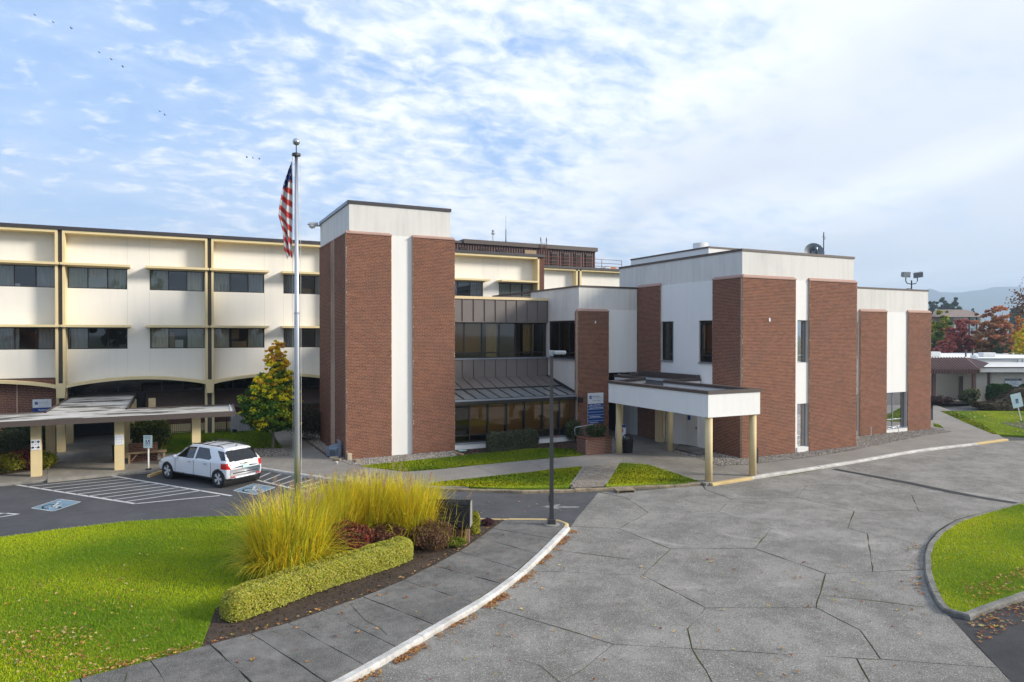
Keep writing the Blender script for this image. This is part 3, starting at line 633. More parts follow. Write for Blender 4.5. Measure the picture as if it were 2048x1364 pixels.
# ------------------------------------------------------------ tall stair tower
T = thing('stair_tower', 'tall brick and stucco tower with a white centre strip, left of the glazed link', 'building', (7.83, 34.05, 0))
tz = 12.72
mb = MB(); wall(mb, (0,34.05,0), X, 7.83, 13.2, 0, tz, n=(0,-1,0)); wall(mb, (13.2,0,0), Y, 34.05, 41.5, 0, tz, n=(1,0,0)); wall(mb, (0,41.5,0), X, 7.83, 13.2, 0, tz, n=(0,1,0))
wz = [(8.35, 10.45), (4.7, 6.95)]
wall(mb, (7.83,0,0), Y, 34.05, 41.5, 0, tz, [(37.02, 37.62, *w) for w in wz], .25, n=(-1,0,0)); mb.build('wall', 'stucco', T)
MB().box(9.931, 11.069, 34.03, 34.049, 0, 11.24).build('centre_strip', 'stucco_white', T); MB().box(7.81, 7.829, 36.671, 37.019, 0, 11.24).build('side_strip', 'stucco_white', T)
MB().box(7.81, 7.829, 37.019, 37.62, 0, 4.7).build('side_strip', 'stucco_white', T)
for w in wz: window(T, (7.83,0,0), Y, (-1,0,0), 37.02, 37.62, *w, trans=(w[0]+.4,), gm='glass_dark')
roofdeck(T, 7.85, 13.18, 34.1, 41.45, 12.4)
coping(T, 7.83, 13.2, 34.05, 41.5, tz, .16, 'coping_dark')
MB().box(7.755, 7.782, 34.1, 41.5, tz+.004, tz+.166).build('edge_flashing', 'coping_bluegrey', T)
brickwork(T, [('brick_pier', (0,34.05,0), X, (0,-1,0), 7.63, 9.93, 0, 11.2, .2), ('brick_pier', (0,34.05,0), X, (0,-1,0), 11.07, 13.38, 0, 11.2, .2),
              ('brick_pier', (7.83,0,0), Y, (-1,0,0), 34.05, 36.67, 0, 11.2, .2), ('brick_pier', (7.83,0,0), Y, (-1,0,0), 37.7, 40.75, 0, 11.2, .2), ('brick_pier', (13.2,0,0), Y, (1,0,0), 34.05, 37.7, 0, 11.2, .18)])
cap(T, (0,34.05,0), X, (0,-1,0), 7.63, 9.93, 11.2, .2, 0, 1); cap(T, (0,34.05,0), X, (0,-1,0), 11.07, 13.38, 11.2, .2, 1, 0); cap(T, (7.83,0,0), Y, (-1,0,0), 33.85, 36.67, 11.2, .2, 0, 1); cap(T, (7.83,0,0), Y, (-1,0,0), 37.7, 40.75, 11.2, .2)
l = thing('wall_light', 'small grey floodlight under the coping at the tower back corner', 'light', (7.6, 41.3, 12.5))
mb = MB(); mb.tube([(7.8,41.3,12.62),(7.5,41.3,12.66)], .05); mb.add([(7.65,41.1,12.6),(7.65,41.5,12.6),(7.05,41.45,12.66),(7.05,41.15,12.66),(7.62,41.12,12.8),(7.62,41.48,12.8),(7.15,41.42,12.78),(7.15,41.18,12.78)], [(0,1,2,3),(4,5,6,7),(0,1,5,4),(1,2,6,5),(2,3,7,6),(3,0,4,7)]); mb.build('housing', 'grey_metal', l)
MB().lathe((7.32,41.3,12.44), [(.04,0),(.14,.03),(.19,.1),(.2,.19)], 12).build('lens', 'white_frame', l, True)
# ------------------------------------------------------------ glazed link
K = thing('glazed_link', 'bronze glass and metal panel link between the brick tower and entrance block', 'building', (13.4, 34.0, 0))
vk = 37.7; ux = [13.22, 13.98, 14.42, 15.12, 15.82, 16.52, 17.22, 17.92, 18.62, 19.32, 20.02, 20.72, 21.19]
ux = [13.22+(21.19-13.22)*i/11 for i in range(12)]
MB().box(13.2, 21.2, vk+.06, vk+.12, 3.4, 4.78).build('wall', 'bronze_frame', K); MB().box(13.2, 21.2, vk+.06, vk+.12, 6.93, 8.33).build('wall', 'bronze_frame', K)
for z0, z1 in ((3.5, 4.70), (6.99, 8.33)):
    for i in range(11): MB().box(ux[i]+.02, ux[i+1]-.02, vk, vk+.06, z0, z1).build('metal_panel', 'bronze_panel', K, bevel=.006)
    for i in range(12): MB().box(ux[i]-.018, ux[i]+.018, vk-.05, vk+.06, z0, z1).build('seam_rib', 'bronze_panel', K)
MB().box(13.2, 21.2, vk-.07, vk+.06, 4.70, 4.78).build('sill', 'grey_frame', K); MB().box(13.2, 21.2, vk-.06, vk+.06, 6.93, 6.99).build('head', 'bronze_panel', K)
MB().box(13.2, 21.2, vk-.07, vk+.35, 8.33, 8.49).build('coping', 'pale_trim', K); roofdeck(K, 13.2, 21.4, vk+.35, 46.4, 8.3)
window(K, (0,vk+.1,0), X, (0,-1,0), 13.3, 21.15, 4.78, 6.93, mull=(15.58, 16.72, 17.89, 19.02, 20.14), trans=(5.1,), gm='glass_bronze', fw=.06,
       blind=[('blind_tan', 0, .29, .17, 1), ('blind_tan', .29, .435, .17, 1), ('cloth_cream', .48, .57, 0, 1), ('cloth_cream', .80, .90, .1, 1)], room=3.2, bd=.14)
# lean-to roof: metal sheets, then a glazed strip, dark eaves beam
ra, rb, rc = (37.68, 3.60), (35.95, 3.10), (33.93, 2.72)
for i in range(11):
    x0, x1 = ux[i]+.015, ux[i+1]-.015
    MB().extr([(x0,ra[0],ra[1]),(x1,ra[0],ra[1]),(x1,rb[0],rb[1]),(x0,rb[0],rb[1])], (0,0,-.04)).build('roof_panel', 'bronze_panel', K)
    MB().extr([(ux[i]-.02,ra[0],ra[1]-.03),(ux[i]+.02,ra[0],ra[1]-.03),(ux[i]+.02,rb[0]-.03,rb[1]-.03),(ux[i]-.02,rb[0]-.03,rb[1]-.03)], (0,0,.075)).build('roof_seam', 'bronze_panel', K)
MB().box(13.2, 21.2, rb[0]-.1, rb[0]+.0, rb[1]-.12, rb[1]+.03).build('roof_ridge_bar', 'bronze_frame', K)
for i in range(11):
    MB().extr([(ux[i]+.03,rb[0]-.1,rb[1]-.045),(ux[i+1]-.03,rb[0]-.1,rb[1]-.045),(ux[i+1]-.03,rc[0],rc[1]),(ux[i]+.03,rc[0],rc[1])], (0,0,-.02)).build('roof_pane', 'skylight', K)
    MB().extr([(ux[i]-.03,rb[0]-.1,rb[1]-.045),(ux[i]+.03,rb[0]-.1,rb[1]-.045),(ux[i]+.03,rc[0],rc[1]),(ux[i]-.03,rc[0],rc[1])], (0,0,.04)).build('roof_bar', 'bronze_frame', K)
MB().box(13.2, 21.2, rc[0]+.02, vk, 2.50, 2.56).build('ceiling', 'room', K)
MB().box(13.38, 21.2, rc[0]-.06, rc[0]+.1, 2.42, 2.72).build('eaves_beam', 'bronze_frame', K); MB().box(13.38, 21.2, rc[0]-.09, rc[0]-.062, 2.60, 2.70).build('gutter', 'grey_frame', K)
MB().extr([(21.1,37.7,3.68),(21.1,33.9,2.78),(21.1,33.9,2.6),(21.1,37.7,3.5)], (.09,0,0)).build('flashing', 'bronze_frame', K)
MB().box(13.4, 21.2, 33.98, 34.14, 0, .29).build('plinth', 'stucco_white', K); MB().box(13.4, 21.2, 33.94, 34.12, .292, .36).build('sill', 'grey_frame', K)
window(K, (0,34.08,0), X, (0,-1,0), 13.42, 21.18, .36, 2.44, mull=(14.31, 15.41, 16.55, 17.69, 18.83, 19.95, 21.05), trans=(.76,), gm='glass_bronze', fw=.07, inset=.02,
       blind=[('blind_tan', .12, .25, .2, 1), ('blind_tan', .262, .39, .2, 1), ('blind_tan', .41, .54, .2, 1), ('blind_tan', .555, .69, .2, 1), ('blind_tan', .70, .83, .2, 1), ('blind_tan', .845, .98, .2, 1)], room=3.3, bd=.12)
# ------------------------------------------------------------ entrance block
D = thing('entrance_block', 'two storey stucco block with one brick pier carrying the blue directory sign', 'building', (21.2, 34.0, 0))
mb = MB(); wall(mb, (0,34.0,0), X, 21.2, 25.36, 3.9, 8.98, n=(0,-1,0))
wall(mb, (21.2,0,0), Y, 34.0, 40, 0, 8.98, [(34.12, 37.55, 4.72, 7.04)], .2, n=(-1,0,0)); mb.quad((21.2,34,3.9),(25.36,34,3.9),(25.36,38,3.9),(21.2,38,3.9)); mb.build('wall', 'stucco', D)
MB().box(23.3, 25.34, 33.985, 33.999, 3.93, 7.68).build('wall_panel', 'stucco_white', D)
window(D, (21.2,0,0), Y, (-1,0,0), 34.12, 37.55, 4.74, 7.02, mull=(35.17, 36.36), trans=(5.1,), gm='glass_bronze', blind=[('cloth_cream', .04, .95, .2, .97)], inset=.08, room=2.5)
MB().box(21.12, 21.2, 34.1, 37.6, 4.68, 4.74).build('sill', 'grey_frame', D)
roofdeck(D, 21.25, 25.4, 34.05, 46, 8.7); coping(D, 21.2, 25.36, 34.0, 46, 8.98, .1, 'coping_brown', .04)
brickwork(D, [('brick_pier', (0,34.0,0), X, (0,-1,0), 20.98, 23.14, 0, 7.55, .24), ('brick_pier', (21.2,0,0), Y, (-1,0,0), 34.0, 34.1, 0, 7.55, .22)], 300)
cap(D, (0,34.0,0), X, (0,-1,0), 20.98, 23.14, 7.55, .24)
MB().box(22.15, 22.22, 33.73, 33.77, 6.85, 7.0).build('wall_box', 'white_paint', D)
mb = MB(); mb.box(23.1, 25.38, 38.0, 38.1, 0, 3.9); mb.box(23.1, 23.2, 34.0, 38.0, 0, 3.9); mb.box(25.385, 25.475, 36.02, 46, 0, 8.7); mb.build('porch_wall', 'black', D)  # recess walls coloured black, putting the deep porch shade into their surface
window(D, (0,37.9,0), X, (0,-1,0), 23.3, 25.3, .02, 2.6, mull=(24.3,), trans=(1.0,), gm='glass_shade', fw=.09, room=0)
for u in (23.35, 24.2, 25.1): MB().box(u-.03, u+.03, 34.2, 34.3, 3.55, 3.9).build('hanger', 'white_frame', D)
# ------------------------------------------------------------ brick corner block
B = thing('corner_block', 'large two storey brick and stucco corner block with satellite dish on the roof', 'building', (25.48, 25.47, 0))
bz = 10.38
mb = MB(); wall(mb, (0,25.5,0), X, 25.48, 33.76, 0, bz, [(29.35, 30.14, 4.72, 6.95), (29.35, 30.14, .28, 2.55)], .25, n=(0,-1,0))
wall(mb, (25.48,0,0), Y, 25.5, 36, 0, bz, [(27.52, 28.6, 4.7, 6.95), (30.7, 31.78, 4.7, 6.95)], .25, n=(-1,0,0))
wall(mb, (33.76,0,0), Y, 25.5, 36, 0, bz, n=(1,0,0)); wall(mb, (0,36,0), X, 25.48, 33.76, 0, bz, n=(0,1,0)); mb.build('wall', 'stucco', B)
mb = MB(); P3 = lambda x0, x1, z0, z1: mb.box(x0, x1, 25.47, 25.499, z0, z1)
P3(29.12, 29.349, 0, 9.04); P3(29.35, 30.14, 2.552, 4.718); P3(29.35, 30.14, 6.952, 9.04); mb.build('white_strip', 'stucco_white', B)
MB().box(29.3, 30.14, 25.40, 25.49, .0, .26).build('plinth', 'white_paint', B)
mb = MB(); Q3 = lambda y0, y1, z0, z1: mb.box(25.45, 25.479, y0, y1, z0, z1)
Q3(28.602, 30.698, 0, 9.04); Q3(27.51, 28.6, 0, 4.698); Q3(30.7, 31.79, 0, 4.698); Q3(27.51, 28.6, 6.952, 9.04); Q3(30.7, 31.79, 6.952, 9.04); mb.build('white_panel', 'stucco_white', B)
for z0, z1 in ((4.72, 6.95), (.28, 2.55)): window(B, (0,25.5,0), X, (0,-1,0), 29.35, 30.14, z0, z1, trans=(z0+.38+.18*(z0 < 1),), fm='grey_frame', gm='glass_dark' if z0 > 1 else 'glass', blind=None if z0 > 1 else 'cloth_grey', inset=.16)
for y0 in (27.52, 30.7): window(B, (25.48,0,0), Y, (-1,0,0), y0, y0+1.08, 4.72, 6.93, trans=(5.08,), gm='glass_dark', inset=.1); MB().box(25.38, 25.46, y0, y0+1.08, 4.64, 4.70).build('sill', 'grey_frame', B)
for y0 in (27.52, 30.7): MB().box(25.42, 25.478, y0-.001, y0+.03, 4.72, 6.93).build('jamb', 'grey_frame', B)
roofdeck(B, 25.5, 33.7, 25.55, 35.9, 10.1); coping(B, 25.48, 33.76, 25.5, 36, bz, .12, 'coping_brown', .04)
brickwork(B, [('brick_pier', (0,25.5,0), X, (0,-1,0), 25.38, 29.11, 0, 9.04, .13), ('brick_pier', (0,25.5,0), X, (0,-1,0), 30.15, 33.87, 0, 9.04, .13), ('brick_pier', (25.48,0,0), Y, (-1,0,0), 25.5, 27.5, 0, 9.04, .1),
              ('brick_pier', (25.48,0,0), Y, (-1,0,0), 31.8, 33.95, 0, 9.04, .1), ('brick_pier', (33.76,0,0), Y, (1,0,0), 25.5, 28.0, 0, 9.04, .11)])
cap(B, (0,25.5,0), X, (0,-1,0), 25.38, 29.11, 9.04, .13, 0, 1); cap(B, (0,25.5,0), X, (0,-1,0), 30.15, 33.87, 9.04, .13, 1, 0); cap(B, (25.48,0,0), Y, (-1,0,0), 25.37, 27.5, 9.04, .1, 0, 1); cap(B, (25.48,0,0), Y, (-1,0,0), 31.8, 33.95, 9.04, .1)
for u, v, z in ((27.2, 25.36, 6.95),): MB().box(u-.05, u+.05, v-.03, v+.01, z-.09, z+.09).build('wall_box', 'white_paint', B)
mb = MB(); wall(mb, (26.3,0,0), Y, 28.8, 35.9, 9.9, 10.95, n=(-1,0,0)); wall(mb, (0,28.8,0), X, 26.3, 32, 9.9, 10.95, n=(0,-1,0)); mb.build('upper_parapet', 'stucco_white', B)
coping(B, 26.3, 32, 28.8, 35.9, 10.95, .09, 'coping_brown', .03); roofdeck(B, 26.35, 31.95, 28.9, 35.8, 10.9)
dr = MB().box(25.40, 25.449, 28.62, 29.56, .11, 2.25).build('door', 'white_frame', B, bevel=.01); MB().box(25.36, 25.40, 28.7, 28.74, 1.05, 1.2).build('handle', 'iron', dr); MB().box(25.385, 25.399, 29.2, 29.42, 1.5, 1.75).build('door_plate', 'sign_blue', dr)
MB().box(25.41, 25.449, 27.9, 28.0, 1.3, 1.55).build('card_reader', 'black', B)
# ------------------------------------------------------------ low brick wing
C = thing('brick_wing', 'lower brick wing with tall ground floor window at the right end', 'building', (37.4, 28.0, 0))
mb = MB(); wall(mb, (0,28.0,0), X, 33.8, 44.3, 0, 9.02, [(40.1, 42.1, .26, 2.53), (36.3, 37.45, 4.72, 6.95), (36.3, 37.45, .28, 2.55)], .3, n=(0,-1,0)); wall(mb, (44.3,0,0), Y, 28.0, 38, 0, 9.02, n=(1,0,0)); mb.build('wall', 'stucco', C)
mb = MB(); mb.box(40.06, 42.04, 27.975, 27.999, 2.533, 7.6); mb.box(42.101, 42.13, 27.975, 27.999, 0, 7.6); mb.build('white_strip', 'stucco_white', C)
MB().box(40.04, 42.1, 27.9, 28.05, 0, .24).build('plinth', 'white_paint', C); MB().box(40.08, 42.1, 27.88, 28.0, .242, .30).build('sill', 'grey_frame', C)
window(C, (0,28.0,0), X, (0,-1,0), 40.1, 42.1, .30, 2.53, mull=(40.95,), trans=(.8,), fm='grey_frame', gm='glass_dark', inset=.15, blind=[('blind_tan', .46, 1, 0, .17)])
for z0, z1 in ((4.72, 6.95), (.28, 2.55)): window(C, (0,28.0,0), X, (0,-1,0), 36.3, 37.45, z0, z1, gm='glass_dark', inset=.1)
roofdeck(C, 33.8, 44.2, 28.1, 38, 8.8); coping(C, 33.9, 44.3, 28.0, 38, 9.02, .1, 'coping_brown', .03)
brickwork(C, [('brick_pier', (0,28.0,0), X, (0,-1,0), 37.56, 40.03, 0, 7.6, .12), ('brick_pier', (0,28.0,0), X, (0,-1,0), 42.14, 44.46, 0, 7.6, .12), ('brick_pier', (44.3,0,0), Y, (1,0,0), 28.0, 30, 0, 7.6, .16)])
cap(C, (0,28.0,0), X, (0,-1,0), 37.56, 40.03, 7.6, .12); cap(C, (0,28.0,0), X, (0,-1,0), 42.14, 44.46, 7.6, .12, 1, 0)
# ------------------------------------------------------------ long cream office wing
A = thing('office_wing', 'long three storey cream office wing with yellow fins and arched ground floor', 'building', (2.0, 46.5, 0))
VF, VP = 46.5, 47.3; BAY = 7.83; PX = [2.0+BAY*k for k in (-3, -2, -1, 0, 1, 2)]+[25.38]
ZT = 12.2
def arch_z(s, L): return 3.28+.40*max(0.0, math.sin(math.pi*s/L))**.8
CUR = [('cloth_green', 0, .33, 0, 1), ('cloth_grey', .67, 1, 0, 1)]
combos = [[('cloth_green', .0, .34, 0, 1), ('cloth_cream', .66, .95, 0, 1)], [('cloth_cream', .02, .33, 0, 1), ('paper', .45, .6, 0, .42), ('carton', .35, .44, 0, .8), ('cloth_green', .68, 1, 0, 1)], [('cloth_green', .0, .3, 0, 1), ('cloth_grey', .70, 1, 0, 1), ('carton', .1, .28, 0, .4)],
          [('cloth_cream', .0, .3, 0, 1), ('carton', .35, .5, .45, 1), ('carton', .36, .64, 0, .34), ('cloth_green', .68, .98, 0, 1)], [('cloth_grey', 0, .33, 0, 1), ('cloth_grey', .67, 1, 0, 1), ('carton', .4, .6, 0, .3)],
          [('cloth_grey', 0, .32, 0, 1), ('cloth_grey', .67, 1, 0, 1)], [('cloth_grey', 0, .33, 0, 1), ('paper', .34, .42, 0, .16), ('cloth_grey', .68, 1, 0, 1)], [('cloth_grey', 0, .4, 0, 1), ('cloth_grey', .70, 1, 0, 1)], [('cloth_green', 0, .33, 0, 1), ('paper', .34, .65, 0, .55), ('cloth_cream', .34, .65, .55, 1), ('cloth_green', .67, 1, 0, 1)], [('cloth_grey', .05, .33, 0, 1)]]
ci = 0
for k in range(len(PX)-1):
    p0, p1 = PX[k]+.24, PX[k+1]-.24
    if k == 5: p1 = PX[k+1]
    L = p1-p0; hid = k in (4,)
    win = [(p0+.02, p0+3.07), (p1-3.07, p1-.02)]
    ops = [(a, b, z0, z1) for a, b in win for z0, z1 in ((8.92, 10.16), (5.34, 6.6))]
    if k == 4: ops = []
    mb = MB(); wall(mb, (0,VP,0), X, p0, p1, 3.9, ZT, ops, .22, n=(0,-1,0))
    n = 24; V = []
    for i in range(n+1): s = p0+L*i/n; V += [(s, VP, arch_z(s-p0, L)), (s, VP, 3.9)]
    mb.add(V, [(2*i, 2*i+2, 2*i+3, 2*i+1) for i in range(n)]); mb.build('wall', 'cream', A)
    V = []                                    # arched rim
    for i in range(n+1):
        s = p0+L*i/n; z = arch_z(s-p0, L); V += [(s, VF, z-.17), (s, VF, z), (s, VP+.3, z), (s, VP+.3, z-.17)]
    MB().add(V, [(4*i+a, 4*i+4+a, 4*i+4+(a+1)%4, 4*i+(a+1)%4) for i in range(n) for a in range(4)]).build('arch', 'yellow_trim', A)
    MB().box(p0, p1, VF, VP+.1, ZT-.16, ZT).build('top_beam', 'yellow_trim', A)
    if k == 4: continue
    for s_ in (win[0][1]+.012, win[1][0]-.012): MB().box(s_-.008, s_+.008, VP-.004, VP-.0005, 3.9, ZT-.17).build('panel_joint', 'joint_line', A)
    for j, (a, b) in enumerate(win):
        for z0, z1 in ((8.92, 10.16), (5.34, 6.6)):
            window(A, (0,VP,0), X, (0,-1,0), a, b, z0, z1, mull=(a+1.02, a+2.04), inset=.1, fw=.045, blind=combos[ci % len(combos)] if k < 5 or z0 > 8 else None, room=2.2, bd=.05); ci += 1
    for zz in (10.2, 6.63):
        MB().box(win[0][0]-.24, win[0][1]+.2, VF-.16, VP-.02, zz, zz+.13).build('sunshade', 'yellow_trim', A); MB().box(win[1][0]-.2, win[1][1]+(.24 if k < 5 else -.05), VF-.16, VP-.02, zz, zz+.13).build('sunshade', 'yellow_trim', A)
for i, p in enumerate(PX):
    if i == len(PX)-1: MB().box(p+.02, p+.5, VF+.1, VP+4, 3, ZT).build('end_wall', 'brick_dark', A); MB().box(p-.13, p+.02, VF, VP, 3, ZT).build('fin', 'yellow_trim', A); continue
    for s in (-1, 1): MB().box(p+s*.175-.065, p+s*.175+.065, VF, VP, 3.2, ZT).build('fin', 'yellow_trim', A)
    MB().box(p-.11, p+.11, VF+.14, VP, 3.2, ZT).build('fin_infill', 'brown_strip', A)
    MB().add([(p-.24,VF+.001,3.4),(p+.24,VF+.001,3.4),(p+.2,VF+.001,2.55),(p-.2,VF+.001,2.55),(p-.24,VP,3.4),(p+.24,VP,3.4),(p+.2,VF+.35,2.55),(p-.2,VF+.35,2.55)], [(0,1,2,3),(4,5,6,7),(0,3,7,4),(1,5,6,2),(3,2,6,7)]).build('corbel', 'yellow_trim', A)
    for s in (-1, 1): MB().box(p+s*.2-.07, p+s*.2+.07, VF+.4, VF+.75, 0, 3.3).build('pier', 'yellow_trim', A)
    MB().box(p-.12, p+.12, VF+.5, VF+.75, 0, 3.3).build('pier_infill', 'brown_strip', A)
MB().box(PX[0]-1, 25.9, VF-.06, VF+.5, ZT, 12.4).build('coping', 'coping_dark', A); roofdeck(A, PX[0]-1, 25.9, VF+.4, 75, 12.3)
MB().box(PX[0]-1, 26, 74.8, 75, 0, 12.3).build('back_wall', 'cream', A); MB().box(PX[0]-1.1, PX[0]-1, VF, 75, 0, 12.3).build('end_wall', 'cream', A); MB().box(25.4, 25.88, VP+4, 75, 0, 12.3).build('end_wall', 'cream', A)
MB().box(PX[0]-1, 26, VP+.02, 75, 3.7, 3.78).build('ceiling', 'room', A)
# ground floor: recessed glass, pent roof of shingles, dark brick, brick bay on the left
vg = 48.9
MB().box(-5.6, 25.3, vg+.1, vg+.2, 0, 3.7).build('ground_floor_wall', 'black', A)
for k in range(2, 5):
    a, b = PX[k]+.3, PX[k+1]-.3; window(A, (0,vg,0), X, (0,-1,0), a, b, 2.55, 3.68, mull=[a+(b-a)*i/6 for i in range(1,6)], gm='glass_dark', fw=.07, room=0, inset=-.02)
# shingle courses
for k in range(14):
    f = k/14; y, z = 48.8-1.5*f, 2.52-.95*f
    MB().extr([(-1.6,y,z),(9.4,y,z),(9.4,y-.14,z-.085),(-1.6,y-.14,z-.085)], (0,0,-.03-.012)).build('shingle_course', 'shingle', A)
MB().box(-1.6, 9.4, 47.25, 48.9, 1.5, 1.55).build('soffit', 'black', A)
brickwork(A, [('brick_wall', (0,47.95,0), X, (0,-1,0), -1.7, 9.4, .55, 1.5, .05), ('brick_wall', (0,47.25,0), X, (0,-1,0), -13.9, -6.1, 0, 3.65, .06)], 300, 'brick_dark', .34, .098)
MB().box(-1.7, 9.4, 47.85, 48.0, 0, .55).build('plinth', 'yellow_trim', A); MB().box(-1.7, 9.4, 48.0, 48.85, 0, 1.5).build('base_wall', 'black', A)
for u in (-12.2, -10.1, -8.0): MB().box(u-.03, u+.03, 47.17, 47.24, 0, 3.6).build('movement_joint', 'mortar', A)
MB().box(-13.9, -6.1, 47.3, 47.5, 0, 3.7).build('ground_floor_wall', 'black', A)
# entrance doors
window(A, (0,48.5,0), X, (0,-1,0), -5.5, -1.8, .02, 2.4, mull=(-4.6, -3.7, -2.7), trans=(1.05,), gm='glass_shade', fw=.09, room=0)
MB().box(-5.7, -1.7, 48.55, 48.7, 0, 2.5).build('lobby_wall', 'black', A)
# ------------------------------------------------------------ set-back rear wing and roof plant
Rw = thing('rear_wing', 'cream upper wing set back behind the entrance block, with a yellow frame', 'building', (29.3, 53.5, 0))
MB().box(26, 41, 54.1, 54.3, 0, 12.2).build('wall', 'cream', Rw)
for u in (33.35, 40.5): 
    for s in (-1, 1): MB().box(u+s*.2-.09, u+s*.2+.09, 53.5, 54.1, 3, 12.2).build('fin', 'yellow_trim', Rw)
    MB().box(u-.11, u+.11, 53.6, 54.1, 3, 12.2).build('fin_infill', 'brown_strip', Rw)
MB().box(26, 41, 53.5, 54.1, 12.05, 12.2).build('top_beam', 'yellow_trim', Rw); MB().box(26, 41, 53.4, 54.3, 12.2, 12.4).build('coping', 'coping_dark', Rw); roofdeck(Rw, 25.9, 41, 54.3, 75, 12.3)
window(Rw, (0,54.1,0), X, (0,-1,0), 32.0, 33.1, 8.9, 10.1, gm='glass', inset=-.03, room=0)
PH = thing('roof_plant_room', 'brown ribbed metal plant room with louvres on the rear roof', 'plant room', (22, 56, 12.3))
MB().box(21, 36.8, 56.08, 66, 12.3, 14.25).build('wall', 'brown_metal', PH)
rib = MB().box(-.055, .055, -.05, .05, -.975, .975).mesh('rib', 'brown_metal')
for i in range(62): share('rib', rib, PH, Matrix.Translation((21.1+i*.256, 56.05, 13.27)))
MB().box(20.9, 22.9, 55.9, 66, 14.25, 14.45).build('fascia', 'coping_brown', PH); MB().box(22.9, 36.95, 55.8, 66, 14.25, 14.62).build('fascia', 'coping_brown', PH)
for u, w, z0, z1 in ((23.0, .75, 13.2, 13.9), (24.9, .75, 13.2, 13.9), (26.6, .75, 13.2, 13.9), (32.2, .6, 12.55, 13.95), (33.5, .6, 12.55, 13.95), (34.8, .6, 12.55, 13.95), (36.0, .6, 12.55, 13.95)):
    lv = MB().box(u-w/2, u+w/2, 55.92, 56.0, z0, z1).build('louvre', 'louvre', PH)
    for i in range(int((z1-z0)/.14)): MB().extr([(u-w/2+.04,55.92,z0+.05+i*.14),(u+w/2-.04,55.92,z0+.05+i*.14),(u+w/2-.04,55.87,z0+.12+i*.14),(u-w/2+.04,55.87,z0+.12+i*.14)], (0,-.015,0)).build('blade', 'brown_metal', lv)
MB().box(29.0, 30.2, 55.9, 56.0, 13.45, 14.0).build('hatch', 'wood', PH)
mb = MB(); mb.extr([(35.2,60,14.6),(37.1,60,14.6),(37.1,60,15.25),(36.3,60,15.25)], (0,3,0)); mb.build('duct', 'grey_metal', PH)
mb = MB()
for z in (13.0, 13.35, 12.7):
    mb.tube([(26.5,54.6,z),(38.9,54.6,z)], .025, 6)
for u in (27, 29.4, 31.8, 34.2, 36.6, 38.9): mb.tube([(u,54.6,12.3),(u,54.6,13.35)], .025, 6)
tag(mb.build('roof_railing', 'rust_rail'), 'rust red pipe railing along the rear roof edge', 'railing')
mb = MB()
for u in (30.6, 31.2): mb.tube([(u,55.7,12.4),(u,55.7,15.1),(u+.06,55.85,15.25),(u+.12,56.0,15.2),(u+.12,56.0,14.9)], .03, 6)
for i in range(8): mb.tube([(30.6,55.7,12.6+i*.3),(31.2,55.7,12.6+i*.3)], .02, 6)
tag(mb.build('roof_ladder', 'rust_rail'), 'hooked ladder on the brown roof plant room', 'ladder')
mb = MB(); mb.tube([(26.3,57,14.5),(26.3,57,15.5)], .06, 8); mb.lathe((26.3,57,15.4), [(.16,0),(.18,.05),(.1,.2),(.12,.35),(.05,.4)], 10); tag(mb.build('roof_vent', 'galv'), 'capped vent pipe on the roof plant room', 'vent')
mb = MB(); mb.tube([(27.6,57,14.5),(27.6,57,16.0)], [.05,.03], 6); mb.tube([(27.6,57,16.0),(27.6,57,17.2)], .012, 5); mb.tube([(27.45,57,14.5),(27.6,57,15)], .02, 5); mb.tube([(27.75,57,14.5),(27.6,57,15)], .02, 5); tag(mb.build('roof_antenna', 'iron'), 'thin antenna mast on the roof plant room', 'antenna')
mb = MB(); V = []
mb.box(-.9, .9, -.5, .5, 0, .18); mb.extr([(-.7,-.5,.18),(.7,-.5,.18),(.75,-.5,.4),(0,-.5,.62),(-.75,-.5,.4)], (0,1,0)); o = mb.build('roof_unit', 'galv', None, mw=Matrix.Translation((38.3,56,12.3))); tag(o, 'low roof fan unit behind the red railing', 'roof unit')
o = MB().extr([(-.3,-.51,.2),(.3,-.51,.2),(.3,-.51,.45),(-.3,-.51,.52)], (0,.02,0)).build('cover', 'orange', o, mw=Matrix.Translation((38.6,55.99,12.3)))
mb = MB(); mb.box(-.9, .9, -.5, .5, 0, .12); mb.extr([(-.85,-.45,.12),(.9,-.45,.12),(.9,-.45,.3),(-.3,-.45,.32),(-.6,-.45,.25)], (0,.9,0)); tag(mb.build('roof_hatch', 'galv', None, mw=Matrix.Translation((1.0,49.5,12.3))), 'low metal roof hood above the cream office wing', 'roof unit')
# roof things on the corner block
mb = MB(); mb.lathe((28.4,31.8,10.95), [(.62,0),(.62,.22),(.45,.26),(.45,.72),(.40,.74),(.2,.70)], 24); tag(mb.build('roof_fan', 'white_frame', None, True), 'round white exhaust fan on the corner block roof', 'fan')
dd = thing('satellite_dish', 'grey satellite dish leaning on the corner block roof', 'dish', (32.3, 26.6, 10.1))
n = 24; V = [(0,.16,0)]; F = []
for j, (r, d) in enumerate(((.2,.14),(.42,.06),(.56,0))):
    for i in range(n): V.append((r*math.cos(6.2832*i/n), d, r*math.sin(6.2832*i/n)))
F = [(0, 1+i, 1+(i+1)%n) for i in range(n)]
for j in range(2): F += [(1+j*n+i, 1+j*n+(i+1)%n, 1+(j+1)*n+(i+1)%n, 1+(j+1)*n+i) for i in range(n)]
Md = Matrix.Translation((31.7, 26.4, 10.72)) @ Matrix.Rotation(R(-28), 4, 'Z') @ Matrix.Rotation(R(-12), 4, 'X')
MB().add(V, F).xform(Md).build('reflector', 'dish', dd, True)
